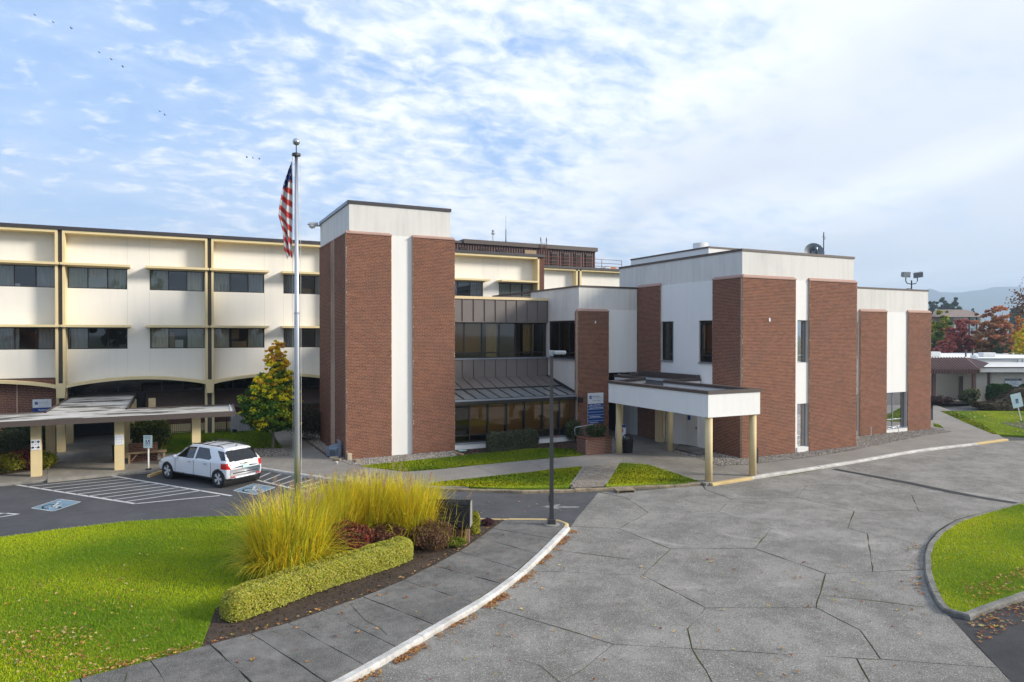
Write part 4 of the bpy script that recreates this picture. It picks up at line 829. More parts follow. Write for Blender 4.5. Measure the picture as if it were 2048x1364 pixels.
mb = MB(); mb.tube([(0,.16,0),(0,-.35,.1)], .02, 6); mb.tube([(.3,.05,-.45),(0,-.35,.1)], .015, 6); mb.tube([(-.3,.05,-.45),(0,-.35,.1)], .015, 6); mb.lathe((0,-.35,.06), [(.05,0),(.06,.1),(.03,.14)], 8); mb.xform(Md).build('feed_arm', 'galv', dd)
MB().tube([(31.75,26.6,10.1),(31.75,26.6,10.7)], .05, 8).build('mount', 'galv', dd)
mb = MB(); mb.tube([(32.2,26.2,10.1),(32.2,26.2,11.85)], .028, 6); mb.tube([(32.2,26.2,11.4),(32.33,26.2,11.55)], .015, 5); mb.tube([(32.08,26.2,11.6),(32.34,26.2,11.6)], .015, 5); tag(mb.build('roof_antenna', 'dark_post'), 'short dark antenna pole beside the satellite dish', 'antenna')
FL = thing('floodlight_mast', 'twin floodlights on a forked mast above the low brick wing', 'floodlight', (43.2, 28.6, 9.0))
bx = Vector((43.35,28.5,9.0)); mb = MB(); mb.tube([bx, bx+Zv*.75], .04, 8)
ax = RT
pr = [bx-ax*.38+Zv*.95, bx-ax*.38+Zv*.68, bx-ax*.28+Zv*.55, bx+Zv*.5, bx+ax*.28+Zv*.55, bx+ax*.38+Zv*.7, bx+ax*.38+Zv*.98]
mb.tube(pr, .03, 8); mb.tube([bx-ax*.35+Zv*.2, bx+Zv*.22], .02, 6); mb.build('mast', 'iron', FL)
for s, tl in ((-1, 8), (1, 22)):
    Mh = Matrix.Translation(bx+ax*(.40*s)+Zv*1.13) @ Matrix.Rotation(PSI-math.pi/2, 4, 'Z') @ Matrix.Rotation(R(-12*s), 4, 'Z') @ Matrix.Rotation(R(tl), 4, 'X') @ Matrix.Rotation(R(-8*(s > 0)), 4, 'Y')
    h_ = MB().add([(-.28,-.12,-.18),(.28,-.12,-.18),(.22,.14,-.14),(-.22,.14,-.14),(-.28,-.12,.18),(.28,-.12,.18),(.22,.14,.14),(-.22,.14,.14)], [(3,2,1,0),(4,5,6,7),(0,1,5,4),(1,2,6,5),(2,3,7,6),(3,0,4,7)]).xform(Mh).build('lamp_head', 'grey_metal', FL)
    MB().box(-.25, .25, -.13, -.122, -.15, .15).xform(Mh).build('lens', 'dish', h_)
# ================================================================== OBJECTS
def onv(px, py, v):                       # survey helper: sight line meets the plane y = v
    d = CF+RT*((px-1024)/FPX)+CU*((682-py)/FPX); t_ = v/d.y; return Vector((d.x*t_, v, H+d.z*t_))
FRAME = Matrix.Rotation(PSI-math.pi/2, 4, 'Z')     # x right, y away from the viewpoint
def text(parent, s, size, mw, mat, name='lettering', align='LEFT', bold=0.0):
    c = bpy.data.curves.new('t', 'FONT'); c.body = s; c.size = size; c.align_x = align; c.offset = bold; c.resolution_u = 2; c.extrude = .0015
    o = bpy.data.objects.new('t', c); COL.objects.link(o); bpy.context.view_layer.update()
    me = bpy.data.meshes.new_from_object(o.evaluated_get(bpy.context.evaluated_depsgraph_get())); bpy.data.objects.remove(o)
    me.materials.clear(); me.materials.append(M[mat]); ob = bpy.data.objects.new(name, me); return link(ob, parent, mw)
def facing(p, n):                         # matrix whose x runs right along a wall, y up, z out along n
    n = Vector(n); x = Zv.cross(n).normalized(); m_ = Matrix.Identity(4)
    for i in range(3): m_[i][0] = x[i]; m_[i][1] = Zv[i]; m_[i][2] = n[i]; m_[i][3] = Vector(p)[i]
    return m_
# ------------------------------------------------------------ walkway cover on the left
Wc = thing('walkway_cover', 'flat roofed walkway cover with stained white top and yellow square columns', 'canopy', (-2.3, 36, 0))
roofp = [(-17,34.95),(2.55,34.95),(2.72,38.55),(-2.15,38.55),(-2.15,48.3),(-5.42,48.3),(-5.42,38.55),(-17,38.55)]
MB().prism(roofp, 2.34, 2.50).build('roof_deck', 'membrane', Wc)
def rim(pts, w, z0, z1, mat, closed=True, side=1, nm='fascia'):
    n = len(pts)
    for i in range(n if closed else n-1):
        a, b = Vector((*pts[i], 0)), Vector((*pts[(i+1)%n], 0)); d = (b-a).normalized(); q = Vector((d.y, -d.x, 0))*w*side
        MB().prism([a, b, b+q, a+q], z0, z1).build(nm, mat, Wc)
rim(roofp, .07, 2.32, 2.56, 'coping_brown')
rim([(p[0], p[1]) for p in [(-17,35.02),(2.48,35.02),(2.62,38.48)]], .06, 2.501, 2.54, 'white_frame', False, -1, 'edge_trim')
cm = MB().box(-.19, .19, -.14, .14, 0, 2.35).mesh('column', 'yellow_column')
cols = [(-5.42, 36.0), (-2.26, 36.0), (.94, 36.0), (-8.6, 36.0), (-5.35, 39.35), (-5.35, 42.8), (-5.35, 46.1), (-2.2, 39.3), (-2.2, 42.8), (-2.2, 46.1), (-1.2, 46.6)]
for i, c in enumerate(cols): share('column', cm, Wc, Matrix.Translation((c[0], c[1], 0)))
for i, (c, s) in enumerate(((cols[0], 1), (cols[1], 0))):
    P = thing('notice_plate', ('white metal plate with four round dark caps on the leftmost yellow column', 'plain white bolted plate on the yellow column beside the bench')[1-s], 'plate', (c[0], c[1]-.15, 1.2))
    MB().box(c[0]-.17, c[0]+.17, c[1]-.165, c[1]-.142, 1.17, 1.62).build('plate', 'sign_white', P)
    for dx in (-.1, .0, .1):
        for dz in (1.28, 1.4, 1.52):
            r_ = .045 if s and dx and dz != 1.4 else .014; mb = MB().tube([(c[0]+dx, c[1]-.17, dz), (c[0]+dx, c[1]-.185, dz)], r_, 10); mb.build('cap' if r_ > .03 else 'bolt', 'iron', P)
# ------------------------------------------------------------ porch cover at the corner block
Pc = thing('porch_cover', 'L shaped white stucco porch cover on round yellow columns', 'canopy', (20.0, 21.9, 0))
L = [(20.0,21.9),(22.95,21.9),(22.95,28.3),(25.36,28.3),(25.36,33.6),(23.2,33.7),(20.0,29.3)]
L = [(20.0,21.9),(22.95,21.9),(22.95,28.4),(25.36,28.4),(25.36,33.4),(23.3,33.4),(23.3,30.6),(20.0,29.2)]
zb, zt = 2.72, 3.70
n = len(L)
for i in range(n):
    a, b = Vector((*L[i], 0)), Vector((*L[(i+1)%n], 0)); d = (b-a).normalized(); q = Vector((-d.y, d.x, 0))*.22
    e = .0 if i in (0, 2) else .001
    MB().prism([a, b, b+q-d*.2, a+q+d*.2], zb, zt).build('fascia', 'stucco_white', Pc)
    q2 = Vector((d.y, -d.x, 0))*.04
    if L[i][0] < 25.3 or L[(i+1)%n][0] < 25.3: MB().prism([a+q2-d*.04, b+q2+d*.04, b+q*1.25-d*.24, a+q*1.25+d*.24], zt+.002, zt+.13).build('coping', 'coping_brown', Pc)
    else: MB().prism([a, b, b+q*1.3, a+q*1.3], zt+.002, zt+.32).build('upstand', 'coping_brown', Pc)
MB().prism([(p[0]+(.1 if p[0] < 21 else -.1 if p[0] > 22 else 0), p[1]+(.1 if p[1] < 22 else -.05)) for p in L], zt-.22, zt-.16).build('roof', 'roof_felt', Pc)
MB().prism([(p[0]+(.05 if p[0] < 21 else -.05), p[1]+(.05 if p[1] < 22 else -.03)) for p in L], zb+.004, zb+.06).build('soffit', 'white_paint', Pc)
for u, v, z in ((20.22, 22.1, -.12), (22.75, 22.12, 0), (20.72, 29.3, 0), (23.62, 28.75, 0), (22.15, 31.2, 0)):
    MB().lathe((u, v, z), [(.155, 0), (.155, zb-z)], 20).build('column', 'yellow_column', Pc, True)
MB().box(24.98, 25.37, 31.35, 31.75, 0, zb).build('pilaster', 'yellow_column', Pc); MB().tube([(25.2,31.2,.3),(25.2,31.2,zb)], .05, 8).build('downpipe', 'pale_trim', Pc)
MB().lathe((21.6, 26.5, zt-.16), [(.14,0),(.14,.06),(.05,.08)], 12).build('roof_drain', 'galv', Pc)
MB().box(20.8, 21.0, 33.2, 33.5, 2.3, 2.6).build('bracket', 'iron', Pc)
MB().box(22.9, 23.02, 22.05, 22.2, .55, 1.2).build('post_box', 'iron', Pc)
# ------------------------------------------------------------ directory sign
S = thing('directory_sign', 'tall white and blue directory sign on the brick entrance pier', 'sign', (22.18, 33.73, .96))
u0, u1, z0, z1, vy = 21.64, 22.72, .97, 2.77, 33.735
MB().box(u0, u1, vy-.03, vy, z0, z1).build('panel', 'sign_white', S)
zr = z0+(z1-z0)*.66; hrow = (zr-z0)/7
fm_ = lambda u, z, d=.036: facing((u, vy-d, z), (0,-1,0))
for i in range(7): MB().box(u0+.004, u1-.004, vy-.034, vy-.0305, z0+i*hrow+.016*(i > 0), z0+(i+1)*hrow-.016).build('row', 'sign_blue', S); 
for i in range(1, 7): MB().box(u0+.004, u1-.004, vy-.033, vy-.0302, z0+i*hrow-.015, z0+i*hrow+.015).build('row_line', 'sign_blue_line', S)
lg = MB().box(u0+.1, u0+.27, vy-.034, vy-.0305, z1-.34, z1-.16).build('logo', 'sign_blue', S)
MB().tube([(u0+.11,vy-.036,z1-.27),(u0+.16,vy-.036,z1-.24),(u0+.2,vy-.036,z1-.27),(u0+.26,vy-.036,z1-.22)], .008, 5).build('wave', 'sign_white', lg); MB().box(u0+.18, u0+.195, vy-.037, vy-.0345, z1-.32, z1-.18).build('cross', 'sign_blue_line', lg)
text(S, 'PeaceHealth', .10, fm_(u0+.31, z1-.23), 'text_grey', bold=.002); text(S, 'St. John Medical Center', .072, fm_(u0+.31, z1-.32), 'text_grey'); text(S, 'Broadway Campus', .075, fm_(u0+.30, z1-.47), 'text_grey', bold=.001)
for i, s in ((6, 'Peaks \u2013 a Sober Place'), (5, 'Behavioral Health Services'), (2, 'PeaceHealth Hospice'), (0, 'Hospice Services')): text(S, s, .088, fm_(u0+.11, z0+i*hrow+.05), 'sign_white', bold=.003)
text(S, '\u2022', .12, fm_(u0+.03, z0+.035), 'sign_white')
# wall sign on the left brick bay
a, b = onv(65, 799, 47.12), onv(103, 822, 47.12)
S = thing('wall_sign', 'white and blue sign on the dark brick bay behind the walkway cover', 'sign', (a.x, 47.12, b.z-.12))
MB().box(a.x, b.x, 47.12, 47.15, b.z-.05, a.z).build('panel', 'sign_white', S); MB().box(a.x+.003, b.x-.003, 47.115, 47.1195, b.z-.05, b.z+.22).build('row', 'sign_blue', S)
lg = MB().box(a.x+.1, a.x+.26, 47.115, 47.1195, a.z-.3, a.z-.14).build('logo', 'sign_blue', S); MB().tube([(a.x+.11,47.113,a.z-.23),(a.x+.17,47.113,a.z-.2),(a.x+.25,47.113,a.z-.19)], .008, 5).build('wave', 'sign_white', lg)
fm2 = lambda x, z: facing((x, 47.113, z), (0,-1,0))
text(S, 'PeaceHealth', .09, fm2(a.x+.3, a.z-.2), 'text_grey'); text(S, 'St. John Medical Center', .06, fm2(a.x+.3, a.z-.29), 'text_grey'); text(S, 'Broadway Campus', .06, fm2(a.x+.3, a.z-.42), 'text_grey'); text(S, 'Pediatric Medicine', .11, fm2(a.x+.28, b.z+.05), 'sign_white', bold=.003)
# door notice
MB_ = MB().box(-4.5, -4.12, 48.2, 48.22, 1.5, 2.0); tag(MB_.build('door_notice', 'sign_blue_line'), 'small blue notice on the glass entrance door', 'notice')
# ------------------------------------------------------------ flagpole and flag
fp = at(595, 1072, 0)
F_ = thing('flagpole', 'tall silver flagpole with ball finial rising from the ornamental grass', 'flagpole', fp)
ztop = H+(669-315)/((1072-669)/H)
MB().tube([fp, fp+Zv*2.5, fp+Zv*3.0, fp+Zv*6.8, fp+Zv*6.85, fp+Zv*ztop], [.092,.092,.088,.078,.07,.05], 14).build('pole', 'alu_pole', F_, True)
for z in (2.75, 6.82): MB().tube([fp+Zv*z, fp+Zv*(z+.06)], .097 if z < 4 else .083, 14).build('collar', 'steel', F_)
MB().lathe(fp+Zv*ztop, [(.06,0),(.13,.02),(.13,.09),(.05,.12),(.018,.13),(.018,.36)], 12).build('truck', 'dark_post', F_)
n = 12; MB().lathe(fp+Zv*(ztop+.34), [(.11*math.sin(math.pi*(i+.02)/12.04), .11-.11*math.cos(math.pi*i/12)) for i in range(13)], 16).build('ball', 'steel', F_, True)
for s in (-1, 1): MB().tube([fp+RT*.13*s+Zv*1.2, fp+RT*.12*s+Zv*(ztop+.02)], .006, 5).build('halyard', 'white_frame', F_)
MB().lathe(fp, [(.25,0),(.25,.05),(.12,.1)], 14).build('base', 'steel', F_)
# hanging flag: folded cloth, stripes run diagonally over the folds
nt, ns = 110, 44; V = []; Cc = []
Lf = 2.95
for i in range(nt+1):
    tt = i/nt
    wd = np.interp(tt, [0,.05,.2,.45,.55,.7,.9,1], [.05,.10,.22,.36,.40,.30,.27,.16])
    for j in range(ns+1):
        s = j/ns; fold = math.sin(s*math.pi*3.4+tt*2.2)*.07*min(1, tt*4+.1)
        off = -.14-wd*s+.03*math.sin(tt*6+s*3)*tt; zz = -tt*Lf+.32*s*(1-tt)*-1*(.3)+.12*math.sin(s*7+tt*3)*tt*.4
        p = fp+RT*off+FW*(fold)+Zv*(ztop-.12+zz-.05*s); V.append(p)
        q = tt*Lf+s*.55*(.3+tt); 
        if tt*Lf < .78-.25*(1-s) and s > .08: col = (.02, .03, .13) if not (int(q*14) % 3 == 0 and int(s*18) % 4 == 0) else (.6, .6, .62)
        else: col = (.50, .055, .045) if int((q+.05)/.19) % 2 else (.62, .61, .62)
        Cc.append(col)
Fq = [(i*(ns+1)+j, i*(ns+1)+j+1, (i+1)*(ns+1)+j+1, (i+1)*(ns+1)+j) for i in range(nt) for j in range(ns)]
tag(npobj('flag', np.array([tuple(v) for v in V]), np.array(Fq), 'litter', None, np.array(Cc), True), 'red white and blue striped flag hanging limp from the flagpole', 'flag')
# ------------------------------------------------------------ street light
lp = at(1103, 1049, 0)
Lp = thing('street_light', 'dark square street light post on the tip of the near walk', 'street light', lp)
Mr = Matrix.Translation(lp) @ FRAME
def lb(x0, x1, y0, y1, z0, z1, nm, mt, bv=0): return MB().box(x0, x1, y0, y1, z0, z1).xform(Mr).build(nm, mt, Lp, bevel=bv)
MB().lathe(lp, [(.27,-.05),(.27,.02),(.2,.035)], 20).build('footing', 'kerb_grey', Lp)
lb(-.13, .13, -.13, .13, .03, .20, 'base_cover', 'dark_post', .01)
MB().add([(-.068,-.068,.2),(.068,-.068,.2),(.068,.068,.2),(-.068,.068,.2),(-.05,-.05,5.5),(.05,-.05,5.5),(.05,.05,5.5),(-.05,.05,5.5)], [(4,5,6,7),(0,1,5,4),(1,2,6,5),(2,3,7,6),(3,0,4,7)]).xform(Mr).build('pole', 'dark_post', Lp)
lb(-.09, .07, -.07, .07, 5.5, 5.68, 'neck', 'grey_metal', .01); lb(.07, .46, -.13, .13, 5.57, 5.67, 'lamp_head', 'galv', .015); lb(.12, .43, -.1, .1, 5.553, 5.568, 'lens', 'white_frame'); lb(-.09, -.07, -.03, .03, .75, .95, 'hand_hole', 'iron')
# ------------------------------------------------------------ monument sign in the bed
mp = at(898, 1084, 0); Mm = Matrix.Translation(mp) @ FRAME @ Matrix.Rotation(R(-4), 4, 'Z')
Ms = thing('monument_sign', 'heavy dark granite monument sign with sloped top beside the tall grass', 'monument', mp)
MB().extr([(-.85,0,.40),(-.85,-.06,.45),(-.85,.05,1.12),(-.85,.18,1.22),(-.85,.42,1.18),(-.85,.5,.40)], (1.48,0,0)).xform(Mm).build('slab', ['granite'], Ms, bevel=.02)
MB().extr([(.631,-.055,.455),(.631,.052,1.11),(.631,.18,1.20),(.631,.41,1.165),(.631,.48,.42)], (.012,0,0)).xform(Mm).build('edge_face', 'granite_pale', Ms)
MB().box(-.7, .5, .08, .4, 0, .4).xform(Mm).build('plinth', 'brick_dark', Ms)
for x in (-.6, .58): MB().box(x-.04, x+.04, -.02, .06, 0, .42).xform(Mm).build('leg', 'pink_cap', Ms)
# ------------------------------------------------------------ parking sign, wheel stop, bench
def parking_sign(loc, name_label, tilt=0.0, hgt=1.0, w=.4, h=.58, words=True, mat='sign_pale'):
    T_ = thing('parking_sign', name_label, 'sign', loc); Mx = Matrix.Translation(loc) @ FRAME @ Matrix.Rotation(R(tilt), 4, 'Y')
    MB().tube([Mx @ Vector((0,0,0)), Mx @ Vector((0,0,hgt+h*.9))], .035, 8).build('post', 'white_paint', T_); MB().lathe(loc, [(.13,0),(.13,.04),(.06,.06)], 10).build('base', 'iron', T_)
    MB().box(-w/2, w/2, -.05, -.04, hgt, hgt+h).xform(Mx).build('panel', mat, T_)
    MB().box(-.09, .09, -.056, -.0505, hgt+h*.3, hgt+h*.62).xform(Mx).build('symbol_panel', 'sign_blue', T_)
    mb = MB(); c = Mx @ Vector((0,-.06,hgt+h*.42)); xv = (Mx.to_3x3() @ Vector((1,0,0))); zv = (Mx.to_3x3() @ Vector((0,0,1)))
    mb.tube([c+xv*.05*math.cos(q)-xv*.01+zv*.05*math.sin(q) for q in np.linspace(2.4, 6.3, 9)], .009, 4); mb.tube([c+zv*.11-xv*.02, c+zv*.03-xv*.015, c+zv*.03+xv*.03, c-zv*.03+xv*.055], .009, 4); mb.lathe(c+zv*.115-xv*.02, [(.012,0),(.016,.012),(.012,.024)], 6); mb.build('symbol', 'sign_white', T_)
    if words:
        W3 = Mx @ Matrix.Translation((-.16, -.0525, hgt+h*.83)) @ Matrix.Rotation(R(90), 4, 'X'); text(T_, 'RESERVED', .075, W3, 'text_grey', bold=.002)
        text(T_, 'PARKING', .065, Mx @ Matrix.Translation((-.13, -.0525, hgt+h*.69)) @ Matrix.Rotation(R(90), 4, 'X'), 'text_grey', bold=.002); text(T_, 'PERMIT ONLY', .05, Mx @ Matrix.Translation((-.15, -.0525, hgt+h*.14)) @ Matrix.Rotation(R(90), 4, 'X'), 'text_grey')
parking_sign(at(297, 939, 0), 'pale reserved parking sign on a white post in front of the car')
parking_sign(at(2043, 843, 0), 'leaning blue green parking sign on the far right lawn', -14, 1.05, .75, 1.0, False)
ws = (at(297, 955, ROAD), at(322, 946, ROAD)); d = (ws[1]-ws[0]).normalized(); q = Vector((-d.y, d.x, 0)); e = ws[0]+d*1.9
mb = MB(); prof = [(-.08,0),(-.06,.12),(.06,.12),(.08,0)]
mb.extr([ws[0]+q*a+Zv*b for a, b in prof], d*1.9); tag(mb.build('wheel_stop', 'yellow_stop', bevel=.012), 'weathered yellow wheel stop at the front tyre of the car', 'wheel stop')
Bn = thing('brick_bench', 'low brick wall with a wooden bench seat beside the walkway cover', 'bench', (-1.3, 37.7, 0))
brickwork(Bn, [('wall', (0,37.95,0), X, (0,-1,0), -2.0, -.75, 0, .88, .06)], 300, 'brick', .24, .08)
MB().box(-2.0, -.75, 37.95, 38.15, 0, .88).build('wall_back', 'brick_dark', Bn)
MB().box(-2.05, -.35, 37.35, 37.75, .46, .53).build('seat', 'wood', Bn, bevel=.01)
for u in (-1.95, -.45): MB().box(u-.04, u+.04, 37.4, 37.7, 0, .46).build('leg', 'wood', Bn); 
for u, s in ((-1.9, 1), (-.5, -1)): MB().extr([(u,37.5,.1),(u+.06,37.5,.1),(u+.06+.28*s,37.5,.45),(u+.28*s,37.5,.45)], (0,.06,0)).build('brace', 'wood', Bn)
tag(MB().lathe((-2.55,38.6,0), [(.16,0),(.2,.75),(.21,.78),(.12,.8)], 14).build('ash_bin', 'black'), 'dark cylindrical bin in shade under the walkway cover', 'bin')
# ------------------------------------------------------------ iron fence
Fe = thing('iron_fence', 'black iron picket fence along the dark brick plinth', 'fence', (2, 47.1, 0))
pk = MB().box(-.011, .011, -.011, .011, 0, 1.35).mesh('picket', 'iron'); n = 52
for i in range(n): share('picket', pk, Fe, Matrix.Translation((-.9+i*.115, 47.1, .02)))
for u in (-.95, .95, 3.0, 5.1): MB().box(u-.04, u+.04, 47.06, 47.14, 0, 1.45).build('post', 'iron', Fe)
for z in (.15, 1.3): MB().box(-.95, 5.1, 47.088, 47.112, z, z+.03).build('rail', 'iron', Fe)
o = thing('utility_screen', 'corrugated grey metal screen behind the autumn maple', 'screen', (3.9, 46.6, 0))
for i in range(7): MB().box(3.25+i*.17, 3.25+i*.17+.13, 46.6, 46.68, .05, 1.25).build('panel', 'galv', o)
MB().box(3.2, 4.5, 46.68, 46.72, .05, 1.25).build('back', 'grey_metal', o)
tag(MB().lathe((1.9+1.5,46.3,0), [(.1,0),(.12,.1),(.16,.2),(.05,.24)], 10).build('ground_light', 'iron'), 'small black ground spotlight at the foot of the fence', 'light')
# ------------------------------------------------------------ planter, rack, bin, notice
Pl = thing('brick_planter', 'square brick planter with a leafy shrub beside the porch column', 'planter', (19.7, 29.6, 0))
brickwork(Pl, [('wall', (0,29.72,0), X, (0,-1,0), 18.95, 20.52, 0, .80, .1), ('wall', (19.03,0,0), Y, (-1,0,0), 29.72, 30.6, 0, .80, .08)], 300, 'brick_dark', .24, .08)
MB().box(18.93, 20.54, 29.6, 29.8, .80, .86).build('coping', 'brick', Pl); MB().box(18.93, 19.15, 29.8, 30.6, .80, .86).build('coping', 'brick', Pl); MB().box(20.42, 20.54, 29.8, 30.6, 0, .86).build('side', 'brick_dark', Pl); MB().box(19.1, 20.42, 29.8, 30.6, 0, .74).build('soil_fill', 'soil', Pl)
mb = MB(); c0 = Vector((20.35, 32.6, 0)); pts = [(0,0,.05),(0,0,.3),(-.28,0,.65),(-.3,0,.95),(-.25,0,1.0),(1.0,0,1.12),(1.1,0,1.08),(1.1,0,.05)]
Br = thing('bicycle_rack', 'grey tubular bicycle rack at the foot of the directory sign', 'rack', c0)
MB().tube([c0+Vector(p) for p in pts], .024, 8).build('frame', 'galv', Br, True); MB().tube([c0+Vector((0,0,.15)), c0+Vector((1.1,0,.15))], .02, 6).build('rail', 'galv', Br)
for i in range(8): MB().tube([c0+Vector((.06+i*.135,0,.15)), c0+Vector((.06+i*.135,0,1.0+.012*i))], .009, 5).build('bar', 'galv', Br)
tb = Vector((21.32, 29.35, .008)); Tb = thing('litter_bin', 'black round litter bin with open dome lid under the porch cover', 'bin', tb)
MB().lathe(tb, [(.235,0),(.25,.05),(.285,.6),(.30,.61),(.30,.66),(.26,.66)], 24).build('body', 'black', Tb, True)
for q in (.4, 1.97, 3.54, 5.11): MB().tube([tb+Vector((.28*math.cos(q),.28*math.sin(q),.65)), tb+Vector((.27*math.cos(q),.27*math.sin(q),.80)), tb+Vector((.16*math.cos(q),.16*math.sin(q),.92))], .035, 6).build('lid_strut', 'black', Tb)
MB().lathe(tb, [(.20,.88),(.19,.94),(.10,.97),(.02,.975)], 20).build('lid', 'black', Tb, True)
ns_ = Vector((21.75, 30.6, .008)); Ns = thing('stand_notice', 'white notice with blue header and red disc between the porch columns', 'notice', ns_)
Mn = Matrix.Translation(ns_) @ FRAME
MB().box(-.28, .28, -.02, .02, .55, 1.3).xform(Mn).build('panel', 'sign_white', Ns); MB().box(-.275, .275, -.028, -.021, 1.14, 1.295).xform(Mn).build('header', 'sign_blue', Ns)
MB().tube([Mn @ Vector((.04,-.022,.98)), Mn @ Vector((.04,-.03,.98))], .11, 16).build('disc', 'red', Ns); MB().box(-.06, .13, -.034, -.031, .96, 1.0).xform(Mn).build('disc_bar', 'sign_white', Ns)
text(Ns, 'STOP', .1, Mn @ Matrix.Translation((-.22,-.03,1.18)) @ Matrix.Rotation(R(90), 4, 'X'), 'sign_white')
for i in range(4): MB().box(-.2, .16-.03*i, -.024, -.0205, .62+i*.06, .635+i*.06).xform(Mn).build('print_line', 'text_grey', Ns)
MB().tube([Mn @ Vector((0,.03,0)), Mn @ Vector((0,.03,1.2))], .02, 6).build('post', 'iron', Ns)
# kerb inlet
ki = at(1247, 978, 0); Ki = thing('kerb_inlet', 'worn concrete storm drain inlet set in the stone kerb', 'drain', (ki.x, ki.y, -.12)); d = (at(1262,976)-at(1231,978)); d.z = 0; d.normalize(); q = Vector((d.y, -d.x, 0))
mb = MB(); mb.extr([ki-d*.4+q*.24-Zv*.03, ki+d*.4+q*.24-Zv*.03, ki+d*.4-q*.15-Zv*.0, ki-d*.4-q*.15], (0,0,.045)); mb.build('lid', 'kerb_stone', Ki, bevel=.012)
for s in (-1, 1): MB().extr([ki+d*(.36*s)+q*.22-Zv*.13, ki+d*(.36*s+.07)+q*.22-Zv*.13, ki+d*(.36*s+.07)-q*.1-Zv*.13, ki+d*(.36*s)-q*.1-Zv*.13], (0,0,.1)).build('cheek', 'kerb_stone', Ki)
# ------------------------------------------------------------ odds and ends at the tower foot
c0 = at(672, 913, 0); Bb = thing('plastic_hopper', 'blue grey plastic hopper bin tipped over at the tower corner', 'bin', c0); Mb = Matrix.Translation(c0) @ FRAME @ Matrix.Rotation(R(-18), 4, 'Z')
MB().add([(-.45,-.2,0),(.42,-.25,0),(.42,.3,0),(-.4,.3,0),(-.5,-.16,.32),(.45,-.24,.52),(.45,.28,.55),(-.42,.28,.4),(-.36,-.1,.56),(.3,-.14,.68),(.3,.22,.70),(-.3,.22,.6)],
         [(0,1,5,4),(1,2,6,5),(2,3,7,6),(3,0,4,7),(4,5,9,8),(5,6,10,9),(6,7,11,10),(7,4,8,11),(8,9,10,11)]).xform(Mb).build('shell', 'plastic_grey', Bb, bevel=.05)
MB().extr([(.28,-.28,.6),(.44,-.27,.58),(.46,-.27,.82),(.24,-.27,.96)], (0,.05,0)).xform(Mb).build('flap', 'plastic_grey', Bb, bevel=.012)
h_ = MB().add([(-.22,-.30,.05),(.2,-.32,.05),(.2,-.32,.42),(-.2,-.30,.42),(-.3,-.2,.02),(.26,-.24,.02),(.26,-.24,.5),(-.28,-.2,.5)], [(0,1,2,3),(0,4,5,1),(1,5,6,2),(2,6,7,3),(3,7,4,0)]).xform(Mb).build('hood', 'plastic_grey', Bb, bevel=.015)
MB().box(-.14, .15, -.335, -.315, .12, .36).xform(Mb).build('slot', 'louvre', h_)
for i in range(3): MB().box(-.13, .14, -.345, -.336, .15+i*.07, .175+i*.07).xform(Mb).build('slot_bar', 'plastic_grey', h_)
def stone(px, py, sx, sy, sz, rz, lab, mat='stone_tan', tilt=0):
    p = at(px, py, 0); o = MB().add([(-sx,-sy,0),(sx,-sy*.9,0),(sx*.92,sy,0),(-sx*.95,sy,0),(-sx*.92,-sy*.9,sz),(sx*.9,-sy,sz*.95),(sx*.95,sy*.9,sz),(-sx,sy*.92,sz*1.04)], [(3,2,1,0),(4,5,6,7),(0,1,5,4),(1,2,6,5),(2,3,7,6),(3,0,4,7)]).build('stone_block', mat, None, mw=Matrix.Translation(p) @ FRAME @ Matrix.Rotation(R(rz), 4, 'Z') @ Matrix.Rotation(R(tilt), 4, 'X'), bevel=.015); tag(o, lab, 'stone', 'stone blocks at the tower foot')
stone(699, 920, .11, .12, .32, 20, 'upright tan stone block leaning at the brick tower corner'); stone(668, 917, .22, .1, .1, 30, 'flat broken stone slab in front of the tipped hopper', tilt=-14); stone(674, 922, .2, .1, .12, -10, 'dark broken stone under the flat slab by the hopper', 'kerb_stone'); stone(715, 925, .13, .09, .14, 35, 'small stone lying on the gravel right of the upright block', 'kerb_stone')
p = at(673.5, 928, 0); tag(MB().lathe(p, [(.055,0),(.07,.12),(.072,.125),(.06,.123)], 14).build('paper_cup', 'white_paint', None, True), 'white paper cup on the pavement by the gravel', 'cup')
p = at(925, 902, .03); tag(MB().box(-.22, .22, -.12, .12, 0, .05).build('valve_lid', 'teal_lid', None, mw=Matrix.Translation(p), bevel=.01), 'pale green valve box lid in the soil by the tower', 'lid')
for (x, y, m_, lb_) in ((1092, 884, 'yellow_stop', 'tiny yellow marker flag by the link plinth'), (1110, 885, 'red', 'tiny red marker flag by the link plinth')):
    p = at(x, y, 0); f_ = thing('marker_flag', lb_, 'marker', p); MB().tube([p, p+Zv*.4], .006, 4).build('wire', 'iron', f_); MB().extr([p+Zv*.3, p+Zv*.4, p+Zv*.38+RT*.12, p+Zv*.31+RT*.1], FW*.004).build('pennant', m_, f_)
for x, y, h0 in ((1742, 872, .55), (1797, 868, .5)): p = at(x, y, 0); tag(MB().tube([p, p+Zv*h0, p+Zv*h0+RT*.05], .022, 6).build('standpipe', 'white_paint'), 'thin white standpipe in the gravel %s' % ('in front of the narrow brick pier' if x < 1760 else 'under the tall window'), 'pipe')
b_ = MB(); ed = [at(918, 909, 0), at(930, 911, 0)]
tag(MB().extr([at(905,905.5,0), at(925,911,0), at(928,910.2,0), at(908,904.8,0)], (0,0,.06)).build('edging_board', 'wood'), 'short timber edging board between gravel and soil bed', 'edging')
tag(MB().extr([at(604,878,0), at(640,903,0), at(656,915,0), at(659,914,0), at(643,902,0), at(607,877,0)], (0,0,.05)).build('edging_board', 'aggregate_board'), 'curved reddish edging board along the gravel left of the tower', 'edging')
